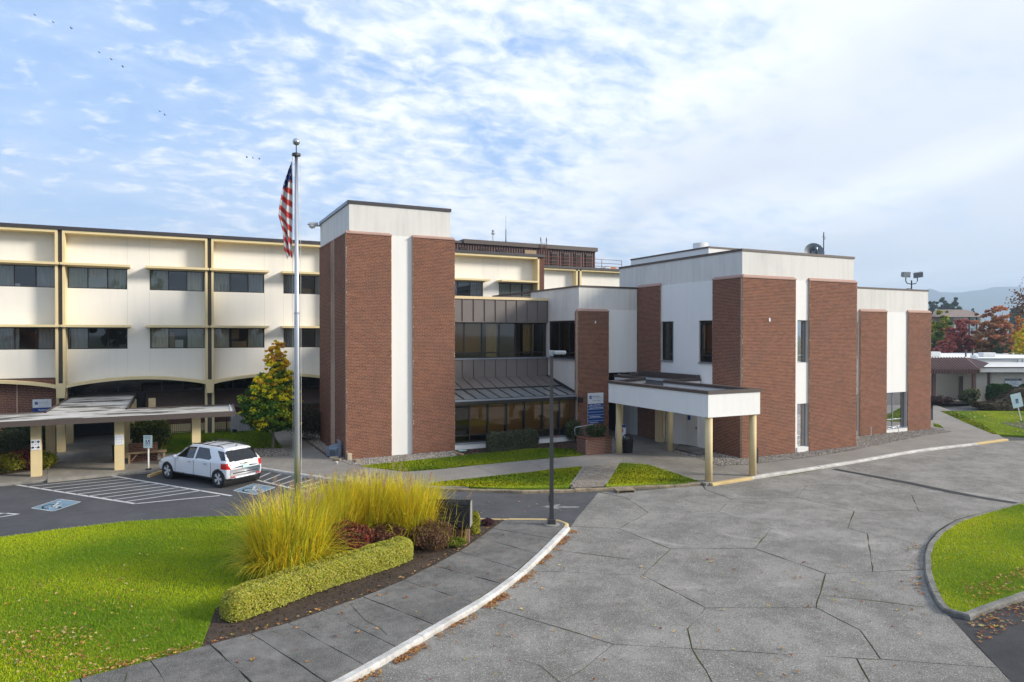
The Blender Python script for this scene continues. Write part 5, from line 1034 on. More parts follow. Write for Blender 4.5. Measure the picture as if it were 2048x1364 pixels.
# ------------------------------------------------------------ white car
def make_car():
    rear, front = at(436.5, 975.5, ROAD), at(335, 957.8, ROAD)
    ax = (front-rear).normalized(); lat = Vector((-ax.y, ax.x, 0))       # left side of the car
    if lat.dot(Vector((0,0,0))-rear) < 0: pass
    wb = (front-rear).length; kx = wb/2.86; tw = .80
    left = 1 if lat.dot(-rear) > 0 else -1
    c = (rear+front)/2-lat*left*(tw+.10)
    Mc = Matrix.Translation(c) @ Matrix.Rotation(math.atan2(ax.y, ax.x), 4, 'Z')
    Ca = thing('parked_car', 'white sport utility car with red tail lights parked in the accessible bay', 'car', c)
    ST = [(-2.37,.46,.70,.76,.66,.58,.80),(-2.33,.37,.85,.97,.82,.74,1.02),(-2.25,.31,.90,1.07,.86,.74,1.16),(-2.12,.28,.91,1.09,.87,.70,1.40),(-1.98,.27,.915,1.10,.875,.665,1.585),(-1.86,.26,.92,1.10,.88,.65,1.63),(-1.2,.25,.92,1.09,.885,.64,1.675),(-.3,.25,.92,1.07,.885,.65,1.69),(.3,.25,.92,1.06,.885,.64,1.655),(.62,.25,.92,1.05,.885,.63,1.54),(.9,.25,.92,1.04,.88,.66,1.34),(1.15,.26,.92,1.02,.87,.71,1.14),(1.32,.26,.92,1.00,.86,.76,1.06),(1.8,.27,.915,.95,.84,.74,1.00),(2.1,.28,.89,.88,.80,.68,.93),(2.28,.30,.83,.76,.74,.60,.83),(2.38,.33,.70,.60,.62,.50,.66)]
    ST = np.array(ST); xs = np.linspace(ST[0,0], ST[-1,0], 300)
    def smooth(col):
        y = np.interp(xs, ST[:,0], ST[:,col]); k = np.array([1,2,3,4,5,4,3,2,1])/25.; yp = np.pad(y, 4, 'edge'); return np.convolve(yp, k, 'valid')
    zb, w, zbt, wbt, wr, zr = [smooth(i) for i in range(1,7)]
    rows = []
    for i in range(len(xs)):
        cp = [(0,zb[i]),(.7*w[i],zb[i]),(.95*w[i],zb[i]+.04),(.985*w[i],zb[i]+.16),(w[i],min(.66,zbt[i]-.1)),(.985*w[i],zbt[i]-.09),(wbt[i],zbt[i]),(wr[i]+.03,zr[i]-.10),(wr[i]*.86,zr[i]-.015),(wr[i]*.5,zr[i]+.012),(0,zr[i]+.018)]
        if zr[i]-zbt[i] < .2: cp[7] = (wr[i]+.03, max(zbt[i]+.005, zr[i]-.04))
        P = [np.array(q) for q in cp]
        for _ in range(2):
            Q = [P[0]]
            for a_, b_ in zip(P[:-1], P[1:]): Q += [a_*.75+b_*.25, a_*.25+b_*.75]
            Q.append(P[-1]); P = Q
        s = np.linspace(0, 1, 84); arr = np.array(P); l = np.r_[0, np.cumsum(np.linalg.norm(np.diff(arr, axis=0), axis=1))]; l /= l[-1]
        rows.append(np.c_[np.interp(s, l, arr[:,0]), np.interp(s, l, arr[:,1])])
    rows = np.array(rows); nx, m_ = rows.shape[:2]
    kb = (wb+1.42)/4.75; ob = wb/2+.86-2.38*kb
    def SX(x): return np.asarray(x, float)*kb+ob
    def IX(x): return (x-ob)/kb
    rows[:,:,1] = rows[:,:,1]*.965
    half = [np.c_[np.full(m_, SX(xs[i])), rows[i,:,0], rows[i,:,1]] for i in range(nx)]
    ring = [np.r_[h_, (h_[::-1]*np.array([1,-1,1]))[1:-1]] for h_ in half]; mr = ring[0].shape[0]; Vv = np.concatenate(ring)
    groups = {}
    def inside(x, z, poly):
        return in_poly(np.array([[x, z]]), np.array(poly))[0]
    wins = {'front_window': [(1.0,1.075),(.42,1.545),(-.20,1.585),(-.20,1.10)], 'rear_window': [(-.30,1.11),(-.30,1.585),(-.98,1.56),(-1.30,1.22),(-1.26,1.14)], 'quarter_window': [(-1.50,1.53),(-1.93,1.50),(-2.16,1.16),(-1.95,1.15)]}
    for i in range(nx-1):
        for j in range(mr):
            f = (i*mr+j, i*mr+(j+1)%mr, (i+1)*mr+(j+1)%mr, (i+1)*mr+j); cx_, cy_, cz_ = Vv[list(f)].mean(0); x = IX(cx_); cz_ /= .965; ay = abs(cy_)
            g = 'body'
            if ay > .45 and min(((cx_-s*wb/2)**2+(cz_-.37)**2) for s in (-1, 1)) < .425**2: continue
            if cz_ < .40 and ay > .6 or cz_ < .36: g = 'sill_trim'
            if ay > .56:
                for k_, pl in wins.items():
                    if inside(x, cz_, pl): g = k_
            if .46 < x < 1.20 and cz_ > 1.07+.0 and ay < .62 and cz_ < 1.585: g = 'windscreen'
            if x < -1.97 and 1.10 < cz_ < 1.545 and ay < .70: g = 'back_window'
            if x < -1.98 and .80 < cz_ < 1.055 and ay > .66+.06*(cz_-.8): g = 'tail_light_l' if cy_ > 0 else 'tail_light_r'
            if x > 2.0 and .72 < cz_ < .90 and ay > .55: g = 'headlight_l' if cy_ > 0 else 'headlight_r'
            if -.12 < x < .38 and cz_ > 1.6 and ay < .5: g = 'sunroof'
            groups.setdefault(g, []).append(f)
    capf = []
    for i0 in (0, nx-1):
        for j in range(1, m_-1): capf.append((i0*mr+j, i0*mr+j+1, i0*mr+(mr-j-1)%mr, i0*mr+(mr-j)%mr))
    groups['body'] += capf
    mats_ = {'body': 'car_white', 'sill_trim': 'car_trim', 'sunroof': 'glass_car', 'tail_light_l': 'tail_red', 'tail_light_r': 'tail_red', 'headlight_l': 'headlamp', 'headlight_r': 'headlamp'}
    for g, fs in groups.items():
        idx = sorted({v for f in fs for v in f}); mp_ = {v: k_ for k_, v in enumerate(idx)}
        nm = g[:-2] if g.endswith(('_l', '_r')) else g
        fr = npobj(nm, Vv[idx], np.array([[mp_[v] for v in f] for f in fs]), mats_.get(g, 'glass_car'), Ca, None, True, Mc)
    def cb(x0, x1, y0, y1, z0, z1, nm, mt, par=None, bv=.01): return MB().box(float(SX(x0)), float(SX(x1)), y0, y1, z0*.965, z1*.965).build(nm, mt, par or Ca, mw=Mc, bevel=bv)
    cb(-1.9, 1.9, -.62, .62, .22, .9, 'interior', 'black')
    cb(-1.75, .35, -.55, .55, .9, 1.12, 'seats', 'car_trim')
    for y in (-.36, .36): cb(-.15, .0, y-.22, y+.22, 1.1, 1.42, 'headrest', 'car_trim'); cb(-1.05, -.9, y-.22, y+.22, 1.1, 1.36, 'headrest', 'car_trim')
    for s in (-1, 1):
        MB().tube([(float(SX(-1.75)),s*.60,1.573),(float(SX(-1.68)),s*.61,1.631),(float(SX(-.2)),s*.615,1.665),(float(SX(.25)),s*.605,1.636),(float(SX(.32)),s*.60,1.592)], .018, 6).build('roof_rail', 'car_trim', Ca, mw=Mc)
        m3 = MB().box(float(SX(.80)), float(SX(.92)), min(s*.90, s*1.08), max(s*.90, s*1.08), 1.0, 1.14).build('mirror', 'car_white', Ca, mw=Mc, bevel=.04)
        for x in (.02, -1.02): cb(x-.09, x+.09, min(s*.915, s*.95), max(s*.915, s*.95), .93, .965, 'door_handle', 'steel')
    for x in (-.55, -1.3): MB().tube([(float(SX(x)),-.6,1.64),(float(SX(x)),0,1.665),(float(SX(x)),.6,1.64)], .014, 6).build('cross_bar', 'car_trim', Ca, mw=Mc)
    for x in (-.25, -1.36, .98):
        for s in (-1, 1): cb(x-.004, x+.004, min(s*.915, s*.924), max(s*.915, s*.924), .42, 1.03, 'door_seam', 'car_trim', bv=0)
    cb(-2.395, -2.36, -.27, .27, .98, 1.01, 'badge_bar', 'steel'); cb(-2.405, -2.385, -.06, .06, .965, 1.025, 'badge', 'gold'); cb(-2.40, -2.37, -.16, .16, .78, .93, 'number_plate', 'sign_pale', bv=.004)
    cb(-2.41, -2.30, -.6, .6, .60, .635, 'bumper_strip', 'car_trim'); cb(-2.38, -2.2, -.5, .5, .36, .44, 'skid_plate', 'steel', bv=.03)
    for s in (-1, 1): cb(-2.385, -2.34, s*.62-.09, s*.62+.09, .44, .49, 'reflector', 'tail_red', bv=.004)
    cb(-1.99, -1.95, -.18, .18, 1.565, 1.59, 'brake_lamp', 'tail_red', bv=.004); MB().tube([(float(SX(-2.24)),0,1.13),(float(SX(-2.16)),.4,1.23)], .012, 5).build('wiper', 'black', Ca, mw=Mc)
    MB().tube([(float(SX(-1.75)),0,1.60),(float(SX(-1.85)),0,1.66)], .02, 6).build('aerial', 'car_trim', Ca, mw=Mc)
    for sx in (-1, 1):
        MB().tube([(sx*wb/2,-.9,.36),(sx*wb/2,.9,.36)], .40, 20).build('wheel_well', 'black', Ca, mw=Mc)
        for sy in (-1, 1):
            Mw = Mc @ Matrix.Translation((sx*wb/2, sy*tw, .378)) @ Matrix.Rotation(R(-90*sy), 4, 'X') @ Matrix.Rotation(random.uniform(0, 1), 4, 'Z') @ Matrix.Scale(1.06, 4)
            ty = MB().lathe((0,0,-.11), [(.235,.0),(.31,.0),(.35,.03),(.357,.06),(.357,.18),(.35,.21),(.31,.235),(.245,.225),(.235,.16)], 32).build('wheel', 'tyre', Ca, True, mw=Mw)
            mb = MB(); mb.lathe((0,0,.07), [(.236,-.1),(.24,.05),(.225,.05),(.215,.0),(.08,-.03)], 28); mb.build('rim', 'car_trim', ty, mw=Mw)
            mb = MB(); mb.lathe((0,0,.06), [(.055,0),(.055,.045),(.03,.05)], 12)
            for k_ in range(5):
                q = k_*2*math.pi/5
                for dq in (-.16, .16):
                    a_ = Vector((math.cos(q)*.04, math.sin(q)*.04, .095)); b_ = Vector((math.cos(q+dq)*.225, math.sin(q+dq)*.225, .105)); n_ = Vector((-math.sin(q+dq), math.cos(q+dq), 0))*.026
                    mb.extr([a_-n_, b_-n_*1.2, b_+n_*1.2, a_+n_], (0,0,-.02))
            mb.build('spokes', 'wheel_silver', ty, mw=Mw); mb = MB()
            n = 32
            for r0, r1 in ((.218, .24),): mb.add([(r*math.cos(6.2832*i/n), r*math.sin(6.2832*i/n), .112) for r in (r0, r1) for i in range(n)], [(i, (i+1)%n, n+(i+1)%n, n+i) for i in range(n)])
            mb.build('rim_lip', 'wheel_silver', ty, mw=Mw)
plain('car_white', (.72, .74, .78), .25, var=.02, coat=.8); plain('car_trim', (.025, .026, .028), .5); plain('tail_red', (.55, .015, .012), .15, var=.1, coat=.5); plain('headlamp', (.5, .45, .4), .1, .3, coat=1)
plain('wheel_silver', (.62, .63, .65), .35, .2, var=.03); plain('gold', (.5, .36, .1), .3, .8); plain('tyre', (.016, .016, .017), .85, var=.2)
make_car()
# ------------------------------------------------------------ low neighbouring building on the right
Nb = thing('low_building', 'single storey cream building with brown metal porch roof and white flat roofs', 'building', rel(40, 63))
def nb(r0, r1, f0, f1, z0, z1, nm, mt, bv=0): return MB().box(r0, r1, f0, f1, z0, z1).xform(FRAME).build(nm, mt, Nb, bevel=bv)
nb(36.5, 42.6, 65, 65.2, 0, 3.1, 'wall', 'tan_siding')
for i in range(18): nb(36.5, 42.6, 64.97, 65.0, .02+i*.17, .165+i*.17, 'siding_board', 'tan_siding')
MB().add([(36.3,61.6,3.05),(42.2,61.6,3.05),(43.3,61.9,3.6),(42.6,63.6,4.05),(36.3,63.6,4.05)], [(0,1,3,4),(1,2,3)]).xform(FRAME).build('porch_roof', 'brown_metal', Nb)
for i in range(22): u = 36.4+i*.27; MB().extr([(u,61.55,3.05),(u+.07,61.55,3.05),(u+.07,63.58,4.09),(u,63.58,4.09)], (0,0,.05)).xform(FRAME).build('roof_rib', 'brown_metal', Nb)
nb(36.3, 42.25, 61.55, 61.7, 2.65, 3.05, 'fascia', 'brown_metal')
for i in range(22): nb(36.4+i*.27, 36.47+i*.27, 61.5, 61.55, 2.65, 3.05, 'fascia_rib', 'brown_metal')
for r_ in (38.35, 42.0): nb(r_-.13, r_+.13, 61.9, 62.15, 0, 2.7, 'post', 'brown_metal')
nb(41.9, 42.2, 63.8, 64.0, .2, 2.3, 'door', 'brown_strip'); nb(36.5, 43, 62, 65, -.1, .12, 'porch_floor', 'court_concrete')
nb(42.9, 62, 63.2, 63.4, 0, 2.75, 'wall', 'tan_siding'); nb(42.9, 43.1, 63.4, 66, 0, 2.75, 'wall', 'tan_siding')
for i in range(15): nb(44.4, 60, 63.16, 63.2, .1+i*.17, .255+i*.17, 'siding_board', 'tan_siding')
nb(44.05, 44.25, 63.1, 63.2, 0, 2.75, 'corner_board', 'brown_metal')
nb(42.2, 62, 62.4, 62.6, 2.75, 3.18, 'fascia', 'white_frame'); nb(42.2, 62, 62.35, 62.66, 3.182, 3.24, 'coping', 'brown_metal'); nb(42.2, 62, 62.66, 72, 3.1, 3.16, 'roof', 'white_roof'); nb(42.2, 42.4, 62.6, 72, 2.75, 3.18, 'fascia', 'white_frame')
nb(30, 75, 74, 74.3, 2.6, 3.55, 'rear_wall', 'white_frame'); nb(30, 75, 74.3, 98, 3.5, 3.58, 'rear_roof', 'white_roof'); nb(30, 75, 73.9, 74.4, 3.582, 3.66, 'rear_coping', 'white_roof'); nb(30, 75, 73.95, 74, 2.2, 3.2, 'rear_band', 'pale_trim')
nb(43.6, 62, 66, 66.2, 3.16, 3.5, 'roof_step', 'white_roof')
for r_, f_, w_, h_ in ((44.5, 78, .7, .45), (49.5, 80, 1.6, .6), (56, 80, 1.5, .5), (60.5, 79, .6, .4), (41.5, 74.6, .5, .35), (52.2, 76.5, .4, .3)): nb(r_-w_/2, r_+w_/2, f_, f_+1, 3.58, 3.58+h_, 'roof_vent', 'white_frame', .08)
for r_, f_, h_ in ((46.9, 78, 1.1), (53.2, 80, .9), (54, 80, .9), (59.2, 76, 1.1)): MB().tube([Vector((r_,f_,3.5)), Vector((r_,f_,3.5+h_))], .09, 8).xform(FRAME).build('roof_pipe', 'dark_post', Nb)
for r_ in (40.0, 40.5, 54.8, 55.3): nb(r_, r_+.35, 73.85, 73.94, 3.0, 3.5, 'scupper', 'white_frame')
def rp(px, py, f_): return Vector(((px-1024)/FPX*f_, f_, H-(py-669)/FPX*f_))
a, b = rp(2011, 757, 63.05), rp(2044, 784, 63.05)
Us = thing('umbrella_sign', 'white sign with a black header and an umbrella drawing on the siding', 'sign', FRAME @ Vector((a.x, 63.05, b.z)))
MB().box(a.x, b.x, 63.05, 63.1, b.z, a.z).xform(FRAME).build('panel', 'sign_white', Us); MB().box(a.x+.01, b.x-.01, 63.04, 63.049, a.z-.2, a.z-.01).xform(FRAME).build('header', 'black', Us)
cx_, cz_ = (a.x+b.x)/2, (a.z-.2+b.z)/2+.12; tt = [FRAME @ Vector((cx_+.42*math.cos(q), 63.04, cz_+.36*math.sin(q))) for q in np.linspace(0, math.pi, 14)]
mb = MB(); mb.tube(tt, .012, 4); 
for k_ in range(4): x0 = cx_-.42+.21*k_; mb.tube([FRAME @ Vector((x0+.105-.105*math.cos(q), 63.04, cz_+.05*math.sin(q))) for q in np.linspace(0, math.pi, 6)], .012, 4)
mb.tube([FRAME @ Vector(p) for p in ((cx_,63.04,cz_),(cx_,63.04,cz_-.42),(cx_-.05,63.04,cz_-.5),(cx_-.14,63.04,cz_-.48),(cx_-.17,63.04,cz_-.4))], .025, 4); mb.build('umbrella', 'text_grey', Us)
text(Us, 'CVAB', .2, FRAME @ Matrix.Translation((cx_-.29,63.035,cz_+.1)) @ Matrix.Rotation(R(90), 4, 'X'), 'text_grey'); text(Us, 'ONE VIEW GROUP THERAPY', .1, FRAME @ Matrix.Translation((a.x+.07,63.03,a.z-.15)) @ Matrix.Rotation(R(90), 4, 'X'), 'sign_white')
# ------------------------------------------------------------ far houses
Ap = thing('apartment_house', 'distant pale apartment house with a hipped brown roof among autumn trees', 'house', rel(100, 150))
def ap(px0, px1, py0, py1, f0, f1, nm, mt): a, b = rp(px0, py1, f0), rp(px1, py0, f0); return MB().box(a.x, b.x, f0, f1, a.z, b.z).xform(FRAME).build(nm, mt, Ap)
ap(1908, 1963, 633, 690, 150, 165, 'wall', 'white_frame'); ap(1862, 1912, 630, 690, 152, 165, 'wall', 'pink_cap')
for x in (1938, 1953): ap(x, x+2, 634, 690, 149.8, 150, 'downpipe', 'dark_post')
for x in (1918, 1926, 1943, 1957):
    w = ap(x, x+4, 637, 648, 149.85, 149.95, 'window', 'dish'); ap(x, x+4, 656, 667, 149.85, 149.95, 'window', 'dish')
P = [rp(1893, 634, 149), rp(1972, 634, 149), rp(1935, 620, 156), rp(1908, 619, 156)]; MB().add(P+[rp(1862, 633, 152), rp(1870, 619, 158)], [(0,1,2,3),(0,3,5,4)]).xform(FRAME).build('roof', 'roof_tile', Ap) if 'roof_tile' in M else MB().add(P+[rp(1862, 633, 152), rp(1870, 619, 158)], [(0,1,2,3),(0,3,5,4)]).xform(FRAME).build('roof', plain('roof_tile', (.22, .165, .14), .9, var=.2), Ap)
Gh = thing('gabled_house', 'small distant grey gabled house behind the red maple', 'house', rel(72, 116))
g = [rp(1863, 700, 116), rp(1863, 688, 116), rp(1873, 682, 116), rp(1887, 689, 116), rp(1887, 700, 116)]
MB().extr([Vector((p.x, p.y, max(p.z, 0) if i not in (0, 4) else 0)) for i, p in enumerate(g)], (0,8,0)).xform(FRAME).build('wall', 'grey_metal', Gh)
mb = MB(); mb.extr([rp(1862,689,115.5), rp(1873,681,115.5), rp(1873,682.5,115.5), rp(1862,690.5,115.5)], (0,9,0)); mb.extr([rp(1873,681,115.5), rp(1888,689.5,115.5), rp(1888,691,115.5), rp(1873,682.5,115.5)], (0,9,0)); mb.xform(FRAME).build('roof', 'white_frame', Gh)
# ------------------------------------------------------------ birds
BL_ = ['%s of the three topmost birds at the upper left' % q for q in ('leftmost', 'middle', 'rightmost')]+['%s of the three birds below the topmost trio' % q for q in ('leftmost', 'middle', 'rightmost')]+['left bird of the pair in the middle of the left sky', 'right bird of the pair in the middle of the left sky']+['%s of the three low birds left of the flagpole top' % q for q in ('leftmost', 'middle', 'rightmost')]
for i, (x, y) in enumerate(((70,30),(107,45),(143,57),(199,105),(223,119),(246,134),(320,223),(330,230),(494,315),(506,316),(519,318))):
    d = CF+RT*((x-1024)/FPX)+CU*((682-y)/FPX); p = Vector((0,0,H))+d*140; w = .42
    bd = thing('bird', BL_[i], 'bird', p, group='birds crossing the sky on the left')
    MB().tube([p-RT*.2, p-RT*.1, p+RT*.08, p+RT*.2], [.01,.06,.06,.02], 6).build('body', 'black', bd)
    for s in (-1, 1): MB().add([p-RT*.08, p+RT*.08, p+FW*(.3*s)+Zv*(.1+.1*(i % 3))+RT*.02, p+FW*(.42*s)+Zv*(.05+.05*(i % 2))-RT*.08], [(0,1,2,3)]).build('wing', 'black', bd)
# ================================================================== VEGETATION
def unit(n):
    v = RNG.normal(size=(n,3)); return v/np.linalg.norm(v, axis=1, keepdims=True)
def leaves(name, P, size, cols, parent, mat='leaf', out=None, bias=.5, aspect=.55, kind=None, fold=.25):
    """one diamond leaf per point; out = preferred facing per point"""
    P = np.asarray(P, float); n = len(P); nrm = unit(n)
    if out is not None:
        o = out/np.maximum(np.linalg.norm(out, axis=1, keepdims=True), 1e-6); nrm = nrm*(1-bias)+o*bias+np.array([0,0,.25])*bias
        nrm /= np.linalg.norm(nrm, axis=1, keepdims=True)
    a = np.cross(nrm, unit(n)); a /= np.maximum(np.linalg.norm(a, axis=1, keepdims=True), 1e-6); b = np.cross(nrm, a)
    s = (np.asarray(size)*RNG.uniform(.65, 1.35, n))[:,None]
    V = np.stack([P-a*s, P-b*s*aspect+nrm*s*fold, P+a*s, P+b*s*aspect+nrm*s*fold], 1).reshape(-1,3)
    q = np.arange(n)[:,None]*4; F = np.concatenate([q+np.array([[0,1,2]]), q+np.array([[0,2,3]])], 1).reshape(-1,3)
    o = npobj(name, V, F, mat, parent, np.repeat(np.clip(cols, 0, 1), 4, 0))
    if kind: o['kind'] = kind
    return o
def blob_points(blobs, n, shell=.55):
    """points in a union of ellipsoids (cx,cy,cz,rx,ry,rz), denser towards the skin; returns points and outward directions"""
    B = np.array(blobs, float); w = (B[:,3]*B[:,4]*B[:,5])**(2/3); k = RNG.choice(len(B), n, p=w/w.sum()); u = unit(n); r = RNG.uniform(shell**3, 1, n)**(1/3)
    return B[k,:3]+u*r[:,None]*B[k,3:], u, k
def clump(P, amt, freq):                  # break up an even spread into sprays
    return P+np.c_[np.sin(P[:,1]*freq+P[:,2]*freq*.7), np.sin(P[:,2]*freq+P[:,0]*freq*.8), np.sin(P[:,0]*freq+P[:,1]*freq*.9)]*amt
def limb(mb, a, b, r0, r1, k=4, wob=.06):
    a, b = Vector(a), Vector(b); pts = [a.lerp(b, i/k)+Vector(RNG.normal(0, wob, 3))*(0 < i < k)*(b-a).length*.5 for i in range(k+1)]
    mb.tube(pts, list(np.linspace(r0, r1, k+1)), 7); return pts
def tree(name, label, base, blobs, n, size, colfn, trunk_h, r, group=None, clumps=0, bark='bark', shell=.45, limbs=10, cat='tree', aspect=.55, crown_kind=None):
    base = Vector(base); T_ = thing(name, label, cat, base, group=group); B = np.array(blobs, float)
    mb = MB(); top = B[:,2].max()*1.0; ctr = B[:,:3].mean(0)
    spine = [base, base+Zv*trunk_h*.5+Vector((.02,.01,0)), base+Zv*trunk_h, base+(Vector(ctr)*.6+Vector((0,0,top*.4)))]
    mb.tube(spine, [r*1.25, r, r*.85, r*.3], 9)
    for i in range(limbs):
        bl = B[i % len(B)]; p = bl[:3]+unit(1)[0]*bl[3:]*.55; s = spine[2].lerp(spine[3], random.uniform(-.1, .8)); limb(mb, s, base+Vector(p), r*.42, r*.1)
    mb.build('trunk', bark, T_)
    if clumps:                            # leaf sprays: many small clusters inside the crown volume
        C, u, k = blob_points(blobs, clumps, shell); rad = np.cbrt(B[k,3]*B[k,4]*B[k,5])*(.22 if clumps < 500 else .2)*RNG.uniform(.6, 1.4, clumps); j = RNG.integers(0, clumps, n); v = unit(n)*(RNG.random(n)**.5)[:,None]*rad[j][:,None]; v[:,2] *= .55
        P = C[j]+v; out = u[j]+np.array([0,0,.3]); tone = (RNG.normal(0, 1, clumps))[j]
    else: P, out, k = blob_points(blobs, n, shell); tone = RNG.normal(0, 1, n)
    c = colfn(P, tone); o = leaves('crown', P+np.array(base), size, c, T_, out=out, bias=.45, aspect=aspect); return T_
def ramp(q, stops):
    q = np.clip(q, 0, 1); x = [s[0] for s in stops]; return np.stack([np.interp(q, x, [s[1][k] for s in stops]) for k in range(3)], 1)
# ---- autumn maple behind the car
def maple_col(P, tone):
    h = P[:,2]/6.2; sunny = (P @ np.array(SUNV))*.13  # besides the autumn turn by height, sun-facing leaves are painted yellower and lighter
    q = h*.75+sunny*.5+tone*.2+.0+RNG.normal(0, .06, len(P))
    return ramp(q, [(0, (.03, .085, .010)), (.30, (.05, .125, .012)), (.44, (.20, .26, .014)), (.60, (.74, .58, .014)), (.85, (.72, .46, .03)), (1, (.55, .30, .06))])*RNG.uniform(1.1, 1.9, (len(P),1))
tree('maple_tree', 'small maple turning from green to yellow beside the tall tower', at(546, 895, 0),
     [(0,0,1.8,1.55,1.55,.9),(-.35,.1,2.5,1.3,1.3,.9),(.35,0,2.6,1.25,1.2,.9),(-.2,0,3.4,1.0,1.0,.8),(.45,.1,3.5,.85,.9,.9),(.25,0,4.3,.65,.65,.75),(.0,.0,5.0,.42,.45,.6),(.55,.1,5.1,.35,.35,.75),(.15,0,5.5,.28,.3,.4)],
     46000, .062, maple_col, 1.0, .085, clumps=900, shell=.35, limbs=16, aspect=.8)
# ---- shrubs
def shrub(name, label, base, rad, hgt, n, size, cols, group=None, jit=.25, lumps=7, stems=6, cat='shrub', aspect=.5, shell=.4):
    base = Vector(base); S_ = thing(name, label, cat, base, group=group); mb = MB()
    bl = [(0,0,hgt*.5,rad*.8,rad*.8,hgt*.48)]
    for i in range(lumps):
        q = i*2.4+random.random(); d = rad*random.uniform(.3, .6); bl.append((d*math.cos(q), d*math.sin(q), hgt*random.uniform(.35, .72), rad*.45, rad*.45, hgt*.32))
    for i in range(stems):
        q = random.uniform(0, 6.28); limb(mb, base+Vector((.05*math.cos(q),.05*math.sin(q),0)), base+Vector((rad*.5*math.cos(q), rad*.5*math.sin(q), hgt*.7)), .022, .008)
    mb.build('stem', 'bark', S_); P, u, k = blob_points(bl, n, shell); P = clump(P, rad*.07, 6/rad); P[:,2] = np.maximum(P[:,2], .03)
    leaves('foliage', P+np.array(base), size, pick(cols, n, jit), S_, out=u, bias=.45, aspect=aspect); return S_
G1 = [(.05,.10,.015),(.075,.13,.02),(.035,.075,.012)]; RED = [(.26,.04,.03),(.18,.05,.035),(.34,.05,.03),(.14,.05,.035)]; BRN = [(.18,.09,.05),(.24,.12,.07),(.13,.07,.045)]; YG = [(.30,.30,.02),(.40,.36,.02),(.22,.26,.02)]
shrub('rhododendron_bush', 'rounded yellow green bush at the end of the brick bench', at(300, 908, 0), 1.15, 2.0, 5200, .075, [(.06,.10,.012),(.13,.16,.018),(.20,.19,.02),(.03,.06,.01)], lumps=9)
shrub('barberry_bush', 'dark leafy bush in the shade left of the tower foot', at(618, 880, 0), 1.3, 2.1, 5200, .06, [(.045,.05,.02),(.07,.055,.03),(.03,.035,.015)], lumps=8)
shrub('laurel_bush', 'dark green bush behind the leftmost yellow columns', at(60, 900, 0), 1.3, 1.9, 3500, .08, [(.02,.05,.012),(.035,.07,.015)])
shrub('planter_shrub', 'leafy green shrub growing in the brick planter', (19.85, 30.15, .74), .6, .75, 1500, .06, [(.05,.10,.03),(.09,.14,.04),(.03,.06,.02),(.12,.09,.03)])
shrub('laurel_bush', 'upright green bush beside the white downpipe at the link corner', at(1147, 884, 0), .55, 1.35, 2200, .055, [(.06,.10,.03),(.10,.14,.05),(.03,.055,.015),(.16,.17,.08)])
for i, (x, y, r_, h_, cc, lab) in enumerate(((18,944,.75,.85,YG,'lime yellow shrub at the left picture edge'),(52,938,1.1,.95,RED,'dark red barberry between two lime shrubs on the left'),(86,938,.7,.85,YG,'lime yellow shrub behind the leftmost yellow column'),(-30,946,.9,.9,RED,'red barberry cut by the left picture edge'))): shrub('barberry_shrub', lab, at(x,y,0), r_, h_, 2600, .045, cc, 'red and yellow border shrubs on the left')
# near bed
shrub('nandina_shrub', 'red leaved shrub in front of the tall yellow grass', at(694, 1116, -.02), .86, 1.0, 5600, .042, RED+BRN+[(.34,.05,.03)], lumps=9); shrub('spirea_shrub', 'brown red shrub between the red shrub and the hedge end', at(768, 1100, -.02), .72, .74, 4000, .036, BRN+RED[1:2], lumps=8)
shrub('spirea_shrub', 'rusty brown shrub at the right end of the tall grass', at(862, 1098, -.02), .75, .8, 3800, .034, BRN+[(.20,.12,.05)], lumps=9); shrub('spirea_shrub', 'low brown shrub tucked behind the clipped hedge', at(640, 1140, -.02), .5, .42, 1800, .034, BRN, lumps=6)
shrub('heather_tuft', 'small bright green tuft at the foot of the monument sign', at(910, 1092, -.02), .42, .24, 1500, .03, [(.16,.24,.02),(.24,.26,.03)], lumps=6); shrub('heuchera_plant', 'small dark purple plant near the walk tip', at(975, 1050, -.02), .24, .2, 700, .035, [(.07,.025,.035),(.10,.04,.05)], lumps=5)
